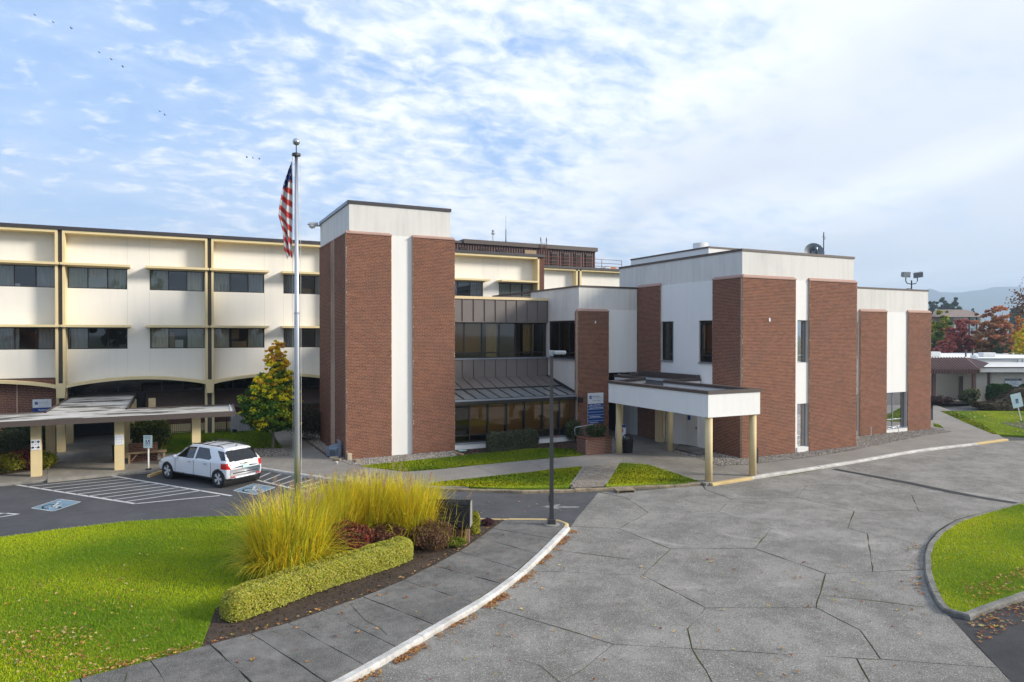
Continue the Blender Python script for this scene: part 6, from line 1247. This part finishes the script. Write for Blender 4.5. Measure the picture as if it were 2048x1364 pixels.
# ---- clipped hedges: leaf skin over a twiggy core
def hedge(name, label, path, w, h, n, size, cols, z=0.0, rough=.05, core=(.05,.08,.02), group=None, cat='hedge', htop=None, gaps=()):
    P0 = [Vector(p) for p in path]; T_ = thing(name, label, cat, P0[0], group=group); seg = [(P0[i+1]-P0[i]).length for i in range(len(P0)-1)]; tot = sum(seg); cum = np.r_[0, np.cumsum(seg)]
    A_ = np.array([tuple(p) for p in P0])
    def along(s): return np.stack([np.interp(s, cum, A_[:,k]) for k in range(3)], 1)
    def frame(s):
        d = along(np.clip(s+.1, 0, tot))-along(np.clip(s-.1, 0, tot)); d /= np.linalg.norm(d, axis=1, keepdims=True); return d, np.c_[d[:,1], -d[:,0], np.zeros(len(d))]
    hf = htop or (lambda s: np.full(np.shape(s), h))
    er = min(.4, tot*.3)
    def endf(s): return np.sqrt(np.clip(1-np.clip((er-np.minimum(s, tot-s))/er, 0, 1)**2.6, 0, 1))   # rounded ends
    sg = lambda v, p: np.sign(v)*np.abs(v)**p
    k = 40; S_ = np.linspace(.02, tot-.02, k); c = along(S_); d, nn = frame(S_); V = []; ph = np.linspace(-.05, math.pi+.05, 13)
    for i in range(k):
        hh = float(hf(S_[i]))-.06; e = float(endf(S_[i]))
        for p_ in ph: V.append(c[i]+nn[i]*float(sg(np.cos(p_), .45))*(w/2-.06)*max(.1, e)+np.array([0,0,max(.02, float(sg(np.sin(p_), .5))*hh*(.55+.45*e))]))
    m_ = len(ph); F = [(i*m_+a, i*m_+a+1, (i+1)*m_+a+1, (i+1)*m_+a) for i in range(k-1) for a in range(m_-1)]+[tuple(range(m_)), tuple(range(k*m_-1, (k-1)*m_-1, -1))]
    mt = plain(name+'_core', core, .9, var=.4, scale=12); MB().add([tuple(v) for v in V], F).build('twigs', mt, T_)
    s = RNG.uniform(0, tot, n); en = RNG.random(n) < .16; s[en] = np.where(RNG.random(int(en.sum())) < .5, RNG.random(int(en.sum()))**2*er, tot-RNG.random(int(en.sum()))**2*er)
    hh = hf(s); e = endf(s); per = 2*hh+w; t_ = RNG.random(n)*per
    q = np.where(t_ < hh, t_/hh*(math.pi*.32), np.where(t_ > hh+w, math.pi-(per-t_)/hh*(math.pi*.32), math.pi*.32+(t_-hh)/w*math.pi*.36))
    x = sg(np.cos(q), .45)*w/2*e; zz = np.maximum(sg(np.sin(q), .5)*hh*(.55+.45*e), .03); c = along(s); d, nn = frame(s)
    und = rough*(np.sin(s*5.1+x*7)+np.sin(s*11.3+zz*9)*.6)*.5
    out = nn*np.cos(q)[:,None]+np.array([0,0,1.])*np.sin(q)[:,None]+d*(np.where(s < tot/2, -1, 1)*(1-e)*1.6)[:,None]; out /= np.linalg.norm(out, axis=1, keepdims=True)
    P = c+nn*x[:,None]+np.c_[np.zeros(n), np.zeros(n), zz]+out*(und+RNG.uniform(-.05, .025, n))[:,None]; P[:,2] = np.maximum(P[:,2], .02)
    keep = np.ones(n, bool)
    leaves('foliage', P[keep], size, pick(cols, n, .2)[keep], T_, out=out[keep], bias=.55, aspect=.6); return T_
hp = pp([(448,1243),(520,1216),(610,1182),(700,1153),(770,1131),(816,1113)], -.02)
hedge('variegated_hedge', 'low clipped cream and green variegated hedge along the near walk', hp, .78, .58, 42000, .021, [(.52,.49,.10),(.58,.54,.16),(.42,.44,.04),(.32,.36,.03),(.54,.51,.05)], rough=.03, core=(.20,.21,.03))
hedge('clipped_bush', 'small clipped yellow green bush beside the monument sign', pp([(941,1066),(957,1065)], -.02), .44, .62, 3200, .03, [(.34,.34,.02),(.24,.28,.02),(.42,.40,.03)], core=(.12,.14,.02))
hedge('clipped_hedge', 'dark clipped hedge in front of the glazed link', [(14.75,32.75,0),(16.4,32.95,0),(18.0,33.2,0)], .75, 1.0, 9000, .04, [(.10,.11,.06),(.07,.085,.04),(.14,.14,.09),(.04,.055,.02)], core=(.05,.055,.025))
hedge('clipped_hedge', 'clipped grey green hedge at the far left by the brick bay', pp([(-120,925),(-20,915),(50,905)]), 1.0, 1.25, 7000, .05, [(.05,.07,.025),(.09,.10,.05),(.035,.05,.018)], core=(.04,.045,.02))
hm = [rel(39.0, 56.8), rel(44, 57.4), rel(50, 57.4), rel(58, 57.6)]
hedge('mounded_hedge', 'brown heather hedge with a rounded hump on the far right lawn', hm, 2.4, 1.0, 9000, .10, [(.085,.065,.03),(.06,.05,.02),(.11,.075,.045)], core=(.06,.045,.02), htop=lambda s: .45+1.35*np.exp(-((np.asarray(s)-4.2)/1.9)**2)+.45*(np.asarray(s) > 6))
hedge('clipped_hedge', 'long deep green hedge under the umbrella sign', [rel(45.2,60.6), rel(50,60.6), rel(60,60.6)], 1.3, 1.75, 6000, .11, [(.03,.09,.015),(.045,.12,.02),(.02,.06,.01)], core=(.02,.06,.012)); hedge('clipped_hedge', 'short deep green hedge left of the long one on the right', [rel(42.6,61), rel(44.6,61)], 1.2, 1.75, 2500, .11, [(.03,.09,.015),(.05,.13,.02),(.02,.06,.01)], core=(.02,.06,.012))
shrub('yucca_bush', 'small pale bush at the brown porch of the low building', rel(40.6, 60.5), .95, 1.4, 1200, .14, [(.10,.13,.05),(.16,.17,.07),(.05,.07,.03)]); shrub('low_shrub', 'dark purple low shrub at the brick wing corner', rel(37.6, 60), 1.2, .8, 1200, .11, [(.06,.035,.035),(.09,.05,.04)])
for x, y in ((935,903),(955,900)): pass
# ---- tall ornamental grass: arching ribbons and plumes
def tall_grass(label, base, n, hgt, spread, cols, plumes=12, low=.25):
    base = np.array(tuple(base)); T_ = thing('ornamental_grass', label, 'grass clump', Vector(base), group='tall yellow grass in the near bed'); K = 7
    a = RNG.uniform(0, 2*np.pi, n); r0 = RNG.random(n)**.5*spread*.52; root = base+np.c_[np.cos(a)*r0, np.sin(a)*r0, np.zeros(n)]
    l = hgt*RNG.uniform(.55, 1.12, n); tilt = RNG.beta(1.2, 3.0, n)*.72+.03; dr = a+RNG.normal(0, .5, n); drp = RNG.uniform(.5, 2.0, n)*(1-np.exp(-tilt*4)); wv = RNG.uniform(.009, .017, n)
    ext = RNG.random(n) < low; tilt[ext] = RNG.uniform(.5, 1.15, int(ext.sum())); l[ext] *= RNG.uniform(.55, .85, int(ext.sum()))
    side = np.c_[-np.sin(dr), np.cos(dr), np.zeros(n)]; V = np.zeros((n, K+1, 2, 3)); p = root.copy(); ang = tilt*.35
    for k in range(K+1):
        wk = wv*(1-.85*(k/K)**1.5)*(.7 if k == 0 else 1); V[:,k,0] = p-side*wk[:,None]; V[:,k,1] = p+side*wk[:,None]
        st = l/K; p = p+np.c_[np.cos(dr)*np.sin(ang)*st, np.sin(dr)*np.sin(ang)*st, np.cos(ang)*st]; ang = ang+tilt*.22+drp*.42*(k/K)**2
    V[...,2] = np.maximum(V[...,2], base[2]+.01)
    base_i = np.arange(n)[:,None]*(2*(K+1)); q = np.array([[2*k, 2*k+1, 2*k+3, 2*k+2] for k in range(K)]).reshape(-1); F = (base_i+q[None]).reshape(-1,4)
    c = pick(cols, n, .22); C4 = np.repeat(c, 2*(K+1), 0); hfac = np.tile(np.repeat(np.arange(K+1)/K, 2), n)[:,None]; C4 = C4*(1-hfac*.25)+np.array([.42,.36,.07])*hfac*.25
    npobj('blades', V.reshape(-1,3), F, 'blade', T_, C4)['kind'] = 'stuff'
    for i in range(plumes):
        q = random.uniform(0, 6.28); b0 = Vector(base)+Vector((math.cos(q), math.sin(q), 0))*spread*.2; tp = b0+Vector((math.cos(q)*random.uniform(.2, .8)*spread*.6, math.sin(q)*random.uniform(.2, .8)*spread*.6, hgt*random.uniform(1.0, 1.2))); m_ = b0.lerp(tp, .6)+Zv*.12
        mb = MB(); mb.tube([b0, m_, tp], [.006,.005,.003], 4); pl = mb.build('stalk', 'straw', T_)
        nn_ = 90; f_ = RNG.random(nn_); ax_ = np.array(tuple((tp-m_).normalized())); P = np.array(tuple(tp))-ax_*(f_*.26)[:,None]+RNG.normal(0, 1, (nn_,3))*(.010+.022*np.sin(f_*3.1))[:,None]
        leaves('plume', P, .02, pick([(.48,.33,.22),(.42,.26,.19),(.55,.42,.30)], nn_), pl, aspect=.25)
plain('straw', (.42, .33, .13), .8)
GY = [(.80,.68,.02),(.68,.62,.02),(.88,.72,.03),(.50,.53,.02),(.84,.60,.02)]
tall_grass('largest clump of tall yellow green grass at the lawn edge', at(578, 1146, -.02), 3600, 2.0, 1.7, GY+[(.20,.26,.02)], 22, .35)
tall_grass('clump of tall yellow grass right behind the flagpole foot', at(668, 1092, -.02), 2700, 1.9, 1.3, GY, 16, .1)
tall_grass('clump of tall yellow grass in the middle of the bed', at(748, 1080, -.02), 3000, 1.95, 1.35, GY, 14, .12)
tall_grass('clump of tall yellow grass next to the monument sign', at(826, 1080, -.02), 3000, 1.8, 1.3, GY, 12, .25)
tall_grass('loose straw coloured grass sprays in front of the monument sign', at(880, 1082, -.02), 240, 1.35, 1.6, [(.42,.36,.06),(.5,.42,.10)], 3, .5)
# ---- fallen leaves (nobody could count them)
def litter(name, label, P, z, size, cols, flat=.8, parent=None):
    n = len(P); nrm = unit(n)*(1-flat)+np.array([0,0,1.])*flat; nrm /= np.linalg.norm(nrm, axis=1, keepdims=True)
    a = RNG.uniform(0, 6.28, n); t1 = np.c_[np.cos(a), np.sin(a), np.zeros(n)]; t1 -= nrm*(t1*nrm).sum(1, keepdims=True); t1 /= np.linalg.norm(t1, axis=1, keepdims=True); t2 = np.cross(nrm, t1)
    s = (size*RNG.uniform(.55, 1.4, n))[:,None]; c = np.c_[P, np.full(n, z)]+np.array([0,0,1])*s*.3; V = []
    k = 10                                 # lobed leaf outline, slightly cupped
    for i in range(k):
        q = 2*np.pi*i/k; r_ = (1.0 if i % 2 == 0 else .45)*RNG.uniform(.7, 1.2, (n,1)); V.append(c+(t1*math.cos(q)+t2*math.sin(q)*.8)*s*r_+nrm*s*RNG.uniform(-.05, .35, (n,1)))
    V = np.stack([c]+V, 1); idx = np.arange(n)[:,None,None]*(k+1); F = (idx+np.array([[0, 1+i, 1+(i+1)%k] for i in range(k)])[None]).reshape(-1,3)
    o = npobj(name, V.reshape(-1,3), F, 'litter', parent, np.repeat(pick(cols, n, .25), k+1, 0)); tag(o, label, 'fallen leaves', kind='stuff'); return o
LC = [(.42,.20,.06),(.36,.15,.05),(.50,.30,.10),(.28,.11,.05),(.52,.38,.16),(.45,.33,.04)]
kk = [Vector((p.x, p.y, 0)) for p in pp(KIN, 0)]; P = []
for _ in range(2600):
    i = random.randint(6, len(kk)-2); f_ = random.random(); p = kk[i].lerp(kk[i+1], f_); d = (kk[i+1]-kk[i]).normalized(); q = Vector((d.y, -d.x, 0)); s = (p.x*1.7+p.y*.9)
    dens = .5+.5*math.sin(s*2.1)+.3*math.sin(s*5.3)
    if random.random() < dens: P.append(tuple((p+q*(.235+abs(random.gauss(0, .11))))[:2]))
litter('fallen_leaves', 'drift of orange brown leaves along the foot of the white kerb', np.array(P), ROAD+.02, .035, LC[:4])
gl = pp([(-100,1200),(260,1130),(400,1292),(300,1318),(120,1366),(-60,1420)]); gl2 = pp([(0,1085),(480,1035),(500,1160),(100,1250)])
litter('fallen_leaves', 'tan and orange leaves scattered over the near left lawn', np.r_[scatter(gl, 380), scatter(gl2, 90), scatter(pp([(-40,1270),(180,1250),(260,1330),(60,1380)]), 330)], .035, .036, LC+[(.50,.40,.22)], .7)
wl = pp([j[0] for j in JN[5:]]+[j[1] for j in JN[:4:-1]]); litter('fallen_leaves', 'single dry leaves lying on the near walk slabs', scatter(wl, 42), .0, .055, LC[:4])
el = []
for (a, b) in zip(BED_R[:-1], BED_R[1:]): 
    for _ in range(9): f_ = random.random(); p = at(a[0]+(b[0]-a[0])*f_, a[1]+(b[1]-a[1])*f_-random.uniform(1, 8), 0); el.append((p.x, p.y))
for _ in range(140): f_ = random.random(); p = at(405-250*f_+random.uniform(-4,4), 1290+66*f_+random.uniform(-7,3), 0); el.append((p.x, p.y))
litter('fallen_leaves', 'dry leaves caught along the soil edge of the near walk', np.array(el), -.005, .045, LC)
litter('fallen_leaves', 'dry leaves dotted over the concrete drive court', np.r_[scatter(pp([(1150,1080),(1850,1150),(1900,1230),(1760,1364),(800,1364),(1000,1200)], ROAD), 120), scatter(pp([(1840,1085),(1850,1200),(1890,1225),(1820,1180),(1810,1090)], ROAD), 45), scatter(pp([(1930,1245),(2060,1200),(2060,1240),(1960,1290)], ROAD), 150), scatter(pp([(980,985),(1130,990),(1120,1030),(960,1030)], ROAD), 14)], ROAD+.024, .05, LC+[(.22,.05,.05)])
litter('fallen_leaves', 'dry leaves scattered over the kerbed island lawn', np.r_[scatter(island_poly, 160), scatter(pp([(1930,1215),(2060,1175),(2060,1130),(1930,1180)]), 170)], .04, .045, LC, .7)
litter('fallen_leaves', 'pale leaves scattered on the far right lawn', scatter(pp([(1890,825),(1985,865),(2060,868),(2060,826)]), 160), .03, .09, [(.5,.42,.14),(.45,.33,.1)], .7)
litter('bark_mulch', 'dark bark chips over the near planting bed', scatter(bed_poly, 5200), -.02, .026, [(.05,.035,.025),(.10,.07,.05),(.03,.02,.016),(.14,.10,.07)], .5)
litter('bark_mulch', 'bark chips over the soil under the link hedge', scatter(pp([(925,911),(1000,903),(1060,897.5),(1110,896),(1168,907),(1168,882),(912,902)]), 1800), .02, .04, [(.07,.035,.025),(.12,.06,.04),(.04,.025,.02)], .5)
# ---- trees beyond the low building
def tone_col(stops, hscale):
    return lambda P, tone: ramp(.5+tone*.22+(P[:,2]/hscale-.5)*.35+(P @ np.array(SUNV))/hscale*.25, stops)*RNG.uniform(1.05, 1.6, (len(P),1))  # sunlight painted into leaf colour: lighter ramp tones toward the sun direction
def far_tree(label, px, dist, top, width, stops, n, size, name='maple_tree', squat=1.0, trunk=None, seed=0, cat='tree', nb_=9, conic=False):
    r = (px-1024)/FPX*dist; hgt = H+(669-top)/FPX*dist; w = width/FPX*dist/2; base = rel(r, dist, 0); rg = np.random.default_rng(seed+int(px)); bl = []
    for i in range(nb_):
        f_ = (i+.5)/nb_; ww = w*(1.05-f_*.98) if conic else w*(.45+.55*math.sin(math.pi*(.22+.72*f_))); q = rg.uniform(0, 6.28); d = w*(.15 if conic else .45)*rg.uniform(.2, 1)
        bl.append((d*math.cos(q), d*math.sin(q), hgt*(.18+.76*f_), ww*.72, ww*.72, hgt*(.11 if conic else .14)))
    return tree(name, label, base, bl, n, size, tone_col(stops, hgt), hgt*.2, max(.12, w*.06), clumps=max(60, n//40), shell=.3, limbs=14, group=None, cat=cat, aspect=.7)
GRN = [(0,(.035,.08,.015)),(.4,(.08,.15,.02)),(.75,(.22,.27,.025)),(1,(.34,.32,.03))]; CRM = [(0,(.13,.035,.035)),(.5,(.26,.07,.065)),(1,(.42,.13,.10))]; RST = [(0,(.14,.08,.04)),(.5,(.24,.13,.06)),(.8,(.34,.14,.07)),(1,(.44,.19,.09))]; GLD = [(0,(.18,.20,.015)),(.5,(.46,.38,.015)),(1,(.66,.48,.03))]; ORG = [(0,(.22,.10,.035)),(.5,(.42,.17,.05)),(1,(.56,.28,.06))]; DKG = [(0,(.02,.045,.022)),(.6,(.04,.075,.035)),(1,(.07,.10,.045))]
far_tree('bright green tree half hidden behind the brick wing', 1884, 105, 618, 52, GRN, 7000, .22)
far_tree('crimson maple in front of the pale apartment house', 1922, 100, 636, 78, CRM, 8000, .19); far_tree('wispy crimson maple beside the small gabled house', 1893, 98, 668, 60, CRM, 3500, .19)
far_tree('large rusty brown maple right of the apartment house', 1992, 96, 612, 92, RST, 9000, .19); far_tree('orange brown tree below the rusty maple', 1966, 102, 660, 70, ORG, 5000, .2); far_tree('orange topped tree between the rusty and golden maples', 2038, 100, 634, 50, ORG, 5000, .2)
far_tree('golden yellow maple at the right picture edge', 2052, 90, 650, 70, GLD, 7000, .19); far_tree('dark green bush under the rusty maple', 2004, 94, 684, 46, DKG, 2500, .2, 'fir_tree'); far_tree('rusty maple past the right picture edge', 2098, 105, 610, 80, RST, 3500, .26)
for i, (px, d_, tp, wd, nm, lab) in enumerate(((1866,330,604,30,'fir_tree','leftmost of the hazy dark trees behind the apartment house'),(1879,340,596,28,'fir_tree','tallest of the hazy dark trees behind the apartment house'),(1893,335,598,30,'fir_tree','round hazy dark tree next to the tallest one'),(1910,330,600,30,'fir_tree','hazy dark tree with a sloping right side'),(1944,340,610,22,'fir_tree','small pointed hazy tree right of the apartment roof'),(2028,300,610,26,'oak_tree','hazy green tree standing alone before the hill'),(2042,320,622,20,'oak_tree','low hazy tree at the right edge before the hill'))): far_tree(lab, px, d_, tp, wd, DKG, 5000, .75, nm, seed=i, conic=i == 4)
# branch of a nearer tree at the right edge
nt = rel(46.5, 58, 0); T_ = thing('oak_tree', 'brown leaved oak branch hanging into the right picture edge', 'tree', nt); mb = MB(); mb.tube([nt, nt+Zv*5, nt+Zv*8, nt+Zv*12+RT*.5], [.34,.3,.25,.1], 9)
Pt = []
for z, (dx, dz) in ((8, (-4.6, 2.6)), (7.4, (-4.0, 2.4)), (9, (-3.4, 2.4)), (8.4, (-3.0, .6)), (9.8, (-2.4, 2.4)), (10.5, (1.5, 2)), (9, (2.5, 1.5))):
    pts = limb(mb, nt+Zv*z, nt+Zv*(z+dz*.45)+RT*dx*.72+FW*random.uniform(-1, 1), .10, .03); Pt += [np.array(tuple(p)) for p in pts[2:]]
mb.build('trunk', 'bark', T_); Pt = np.array(Pt); k = RNG.integers(0, len(Pt), 2600); PP = Pt[k]+RNG.normal(0, .42, (2600,3)); leaves('crown', PP, .11, pick([(.20,.09,.035),(.26,.12,.05),(.14,.07,.03),(.30,.12,.06)], 2600), T_, aspect=.6)
# ---- trees across the street, behind the viewpoint: what the windows look out on
for i, (r, f_, h_, w) in enumerate(((-34,-26,13,6),(-20,-32,15,7),(-6,-30,12,6),(10,-34,16,7),(24,-28,13,6),(-50,-10,14,7),(40,-36,15,8),(-62,8,13,7))):
    b_ = rel(r, f_, 0); bl = [(random.uniform(-w*.3, w*.3), random.uniform(-w*.3, w*.3), h_*(.35+.5*j/6), w*.55, w*.55, h_*.16) for j in range(7)]
    tree('street_tree', ['broad', 'tall', 'round', 'wide', 'slim', 'bushy', 'spreading', 'full'][i]+' autumn street tree across the road, seen in the window glass', b_, bl, 2600, .42, tone_col([RST, DKG, ORG, DKG][i % 4], h_), h_*.3, .3, clumps=150, limbs=8, aspect=.7)
# ------------------------------------------------------------ the air
hz_ = MB().box(-5200, 5200, -5200, 5200, -2.0, 330).build('haze', plain('haze_air', (1,1,1)), None); hz_['kind'] = 'stuff'; tag(hz_, 'thin blue haze over the distant land', 'haze', kind='stuff')
tr = M['haze_air'].node_tree; tr.nodes.clear(); vo = nd(tr, 'ShaderNodeVolumePrincipled', inp={'Color': (.62, .80, 1.0, 1), 'Density': .00036, 'Anisotropy': .2}); tr.links.new(vo.outputs[0], nd(tr, 'ShaderNodeOutputMaterial').inputs['Volume'])
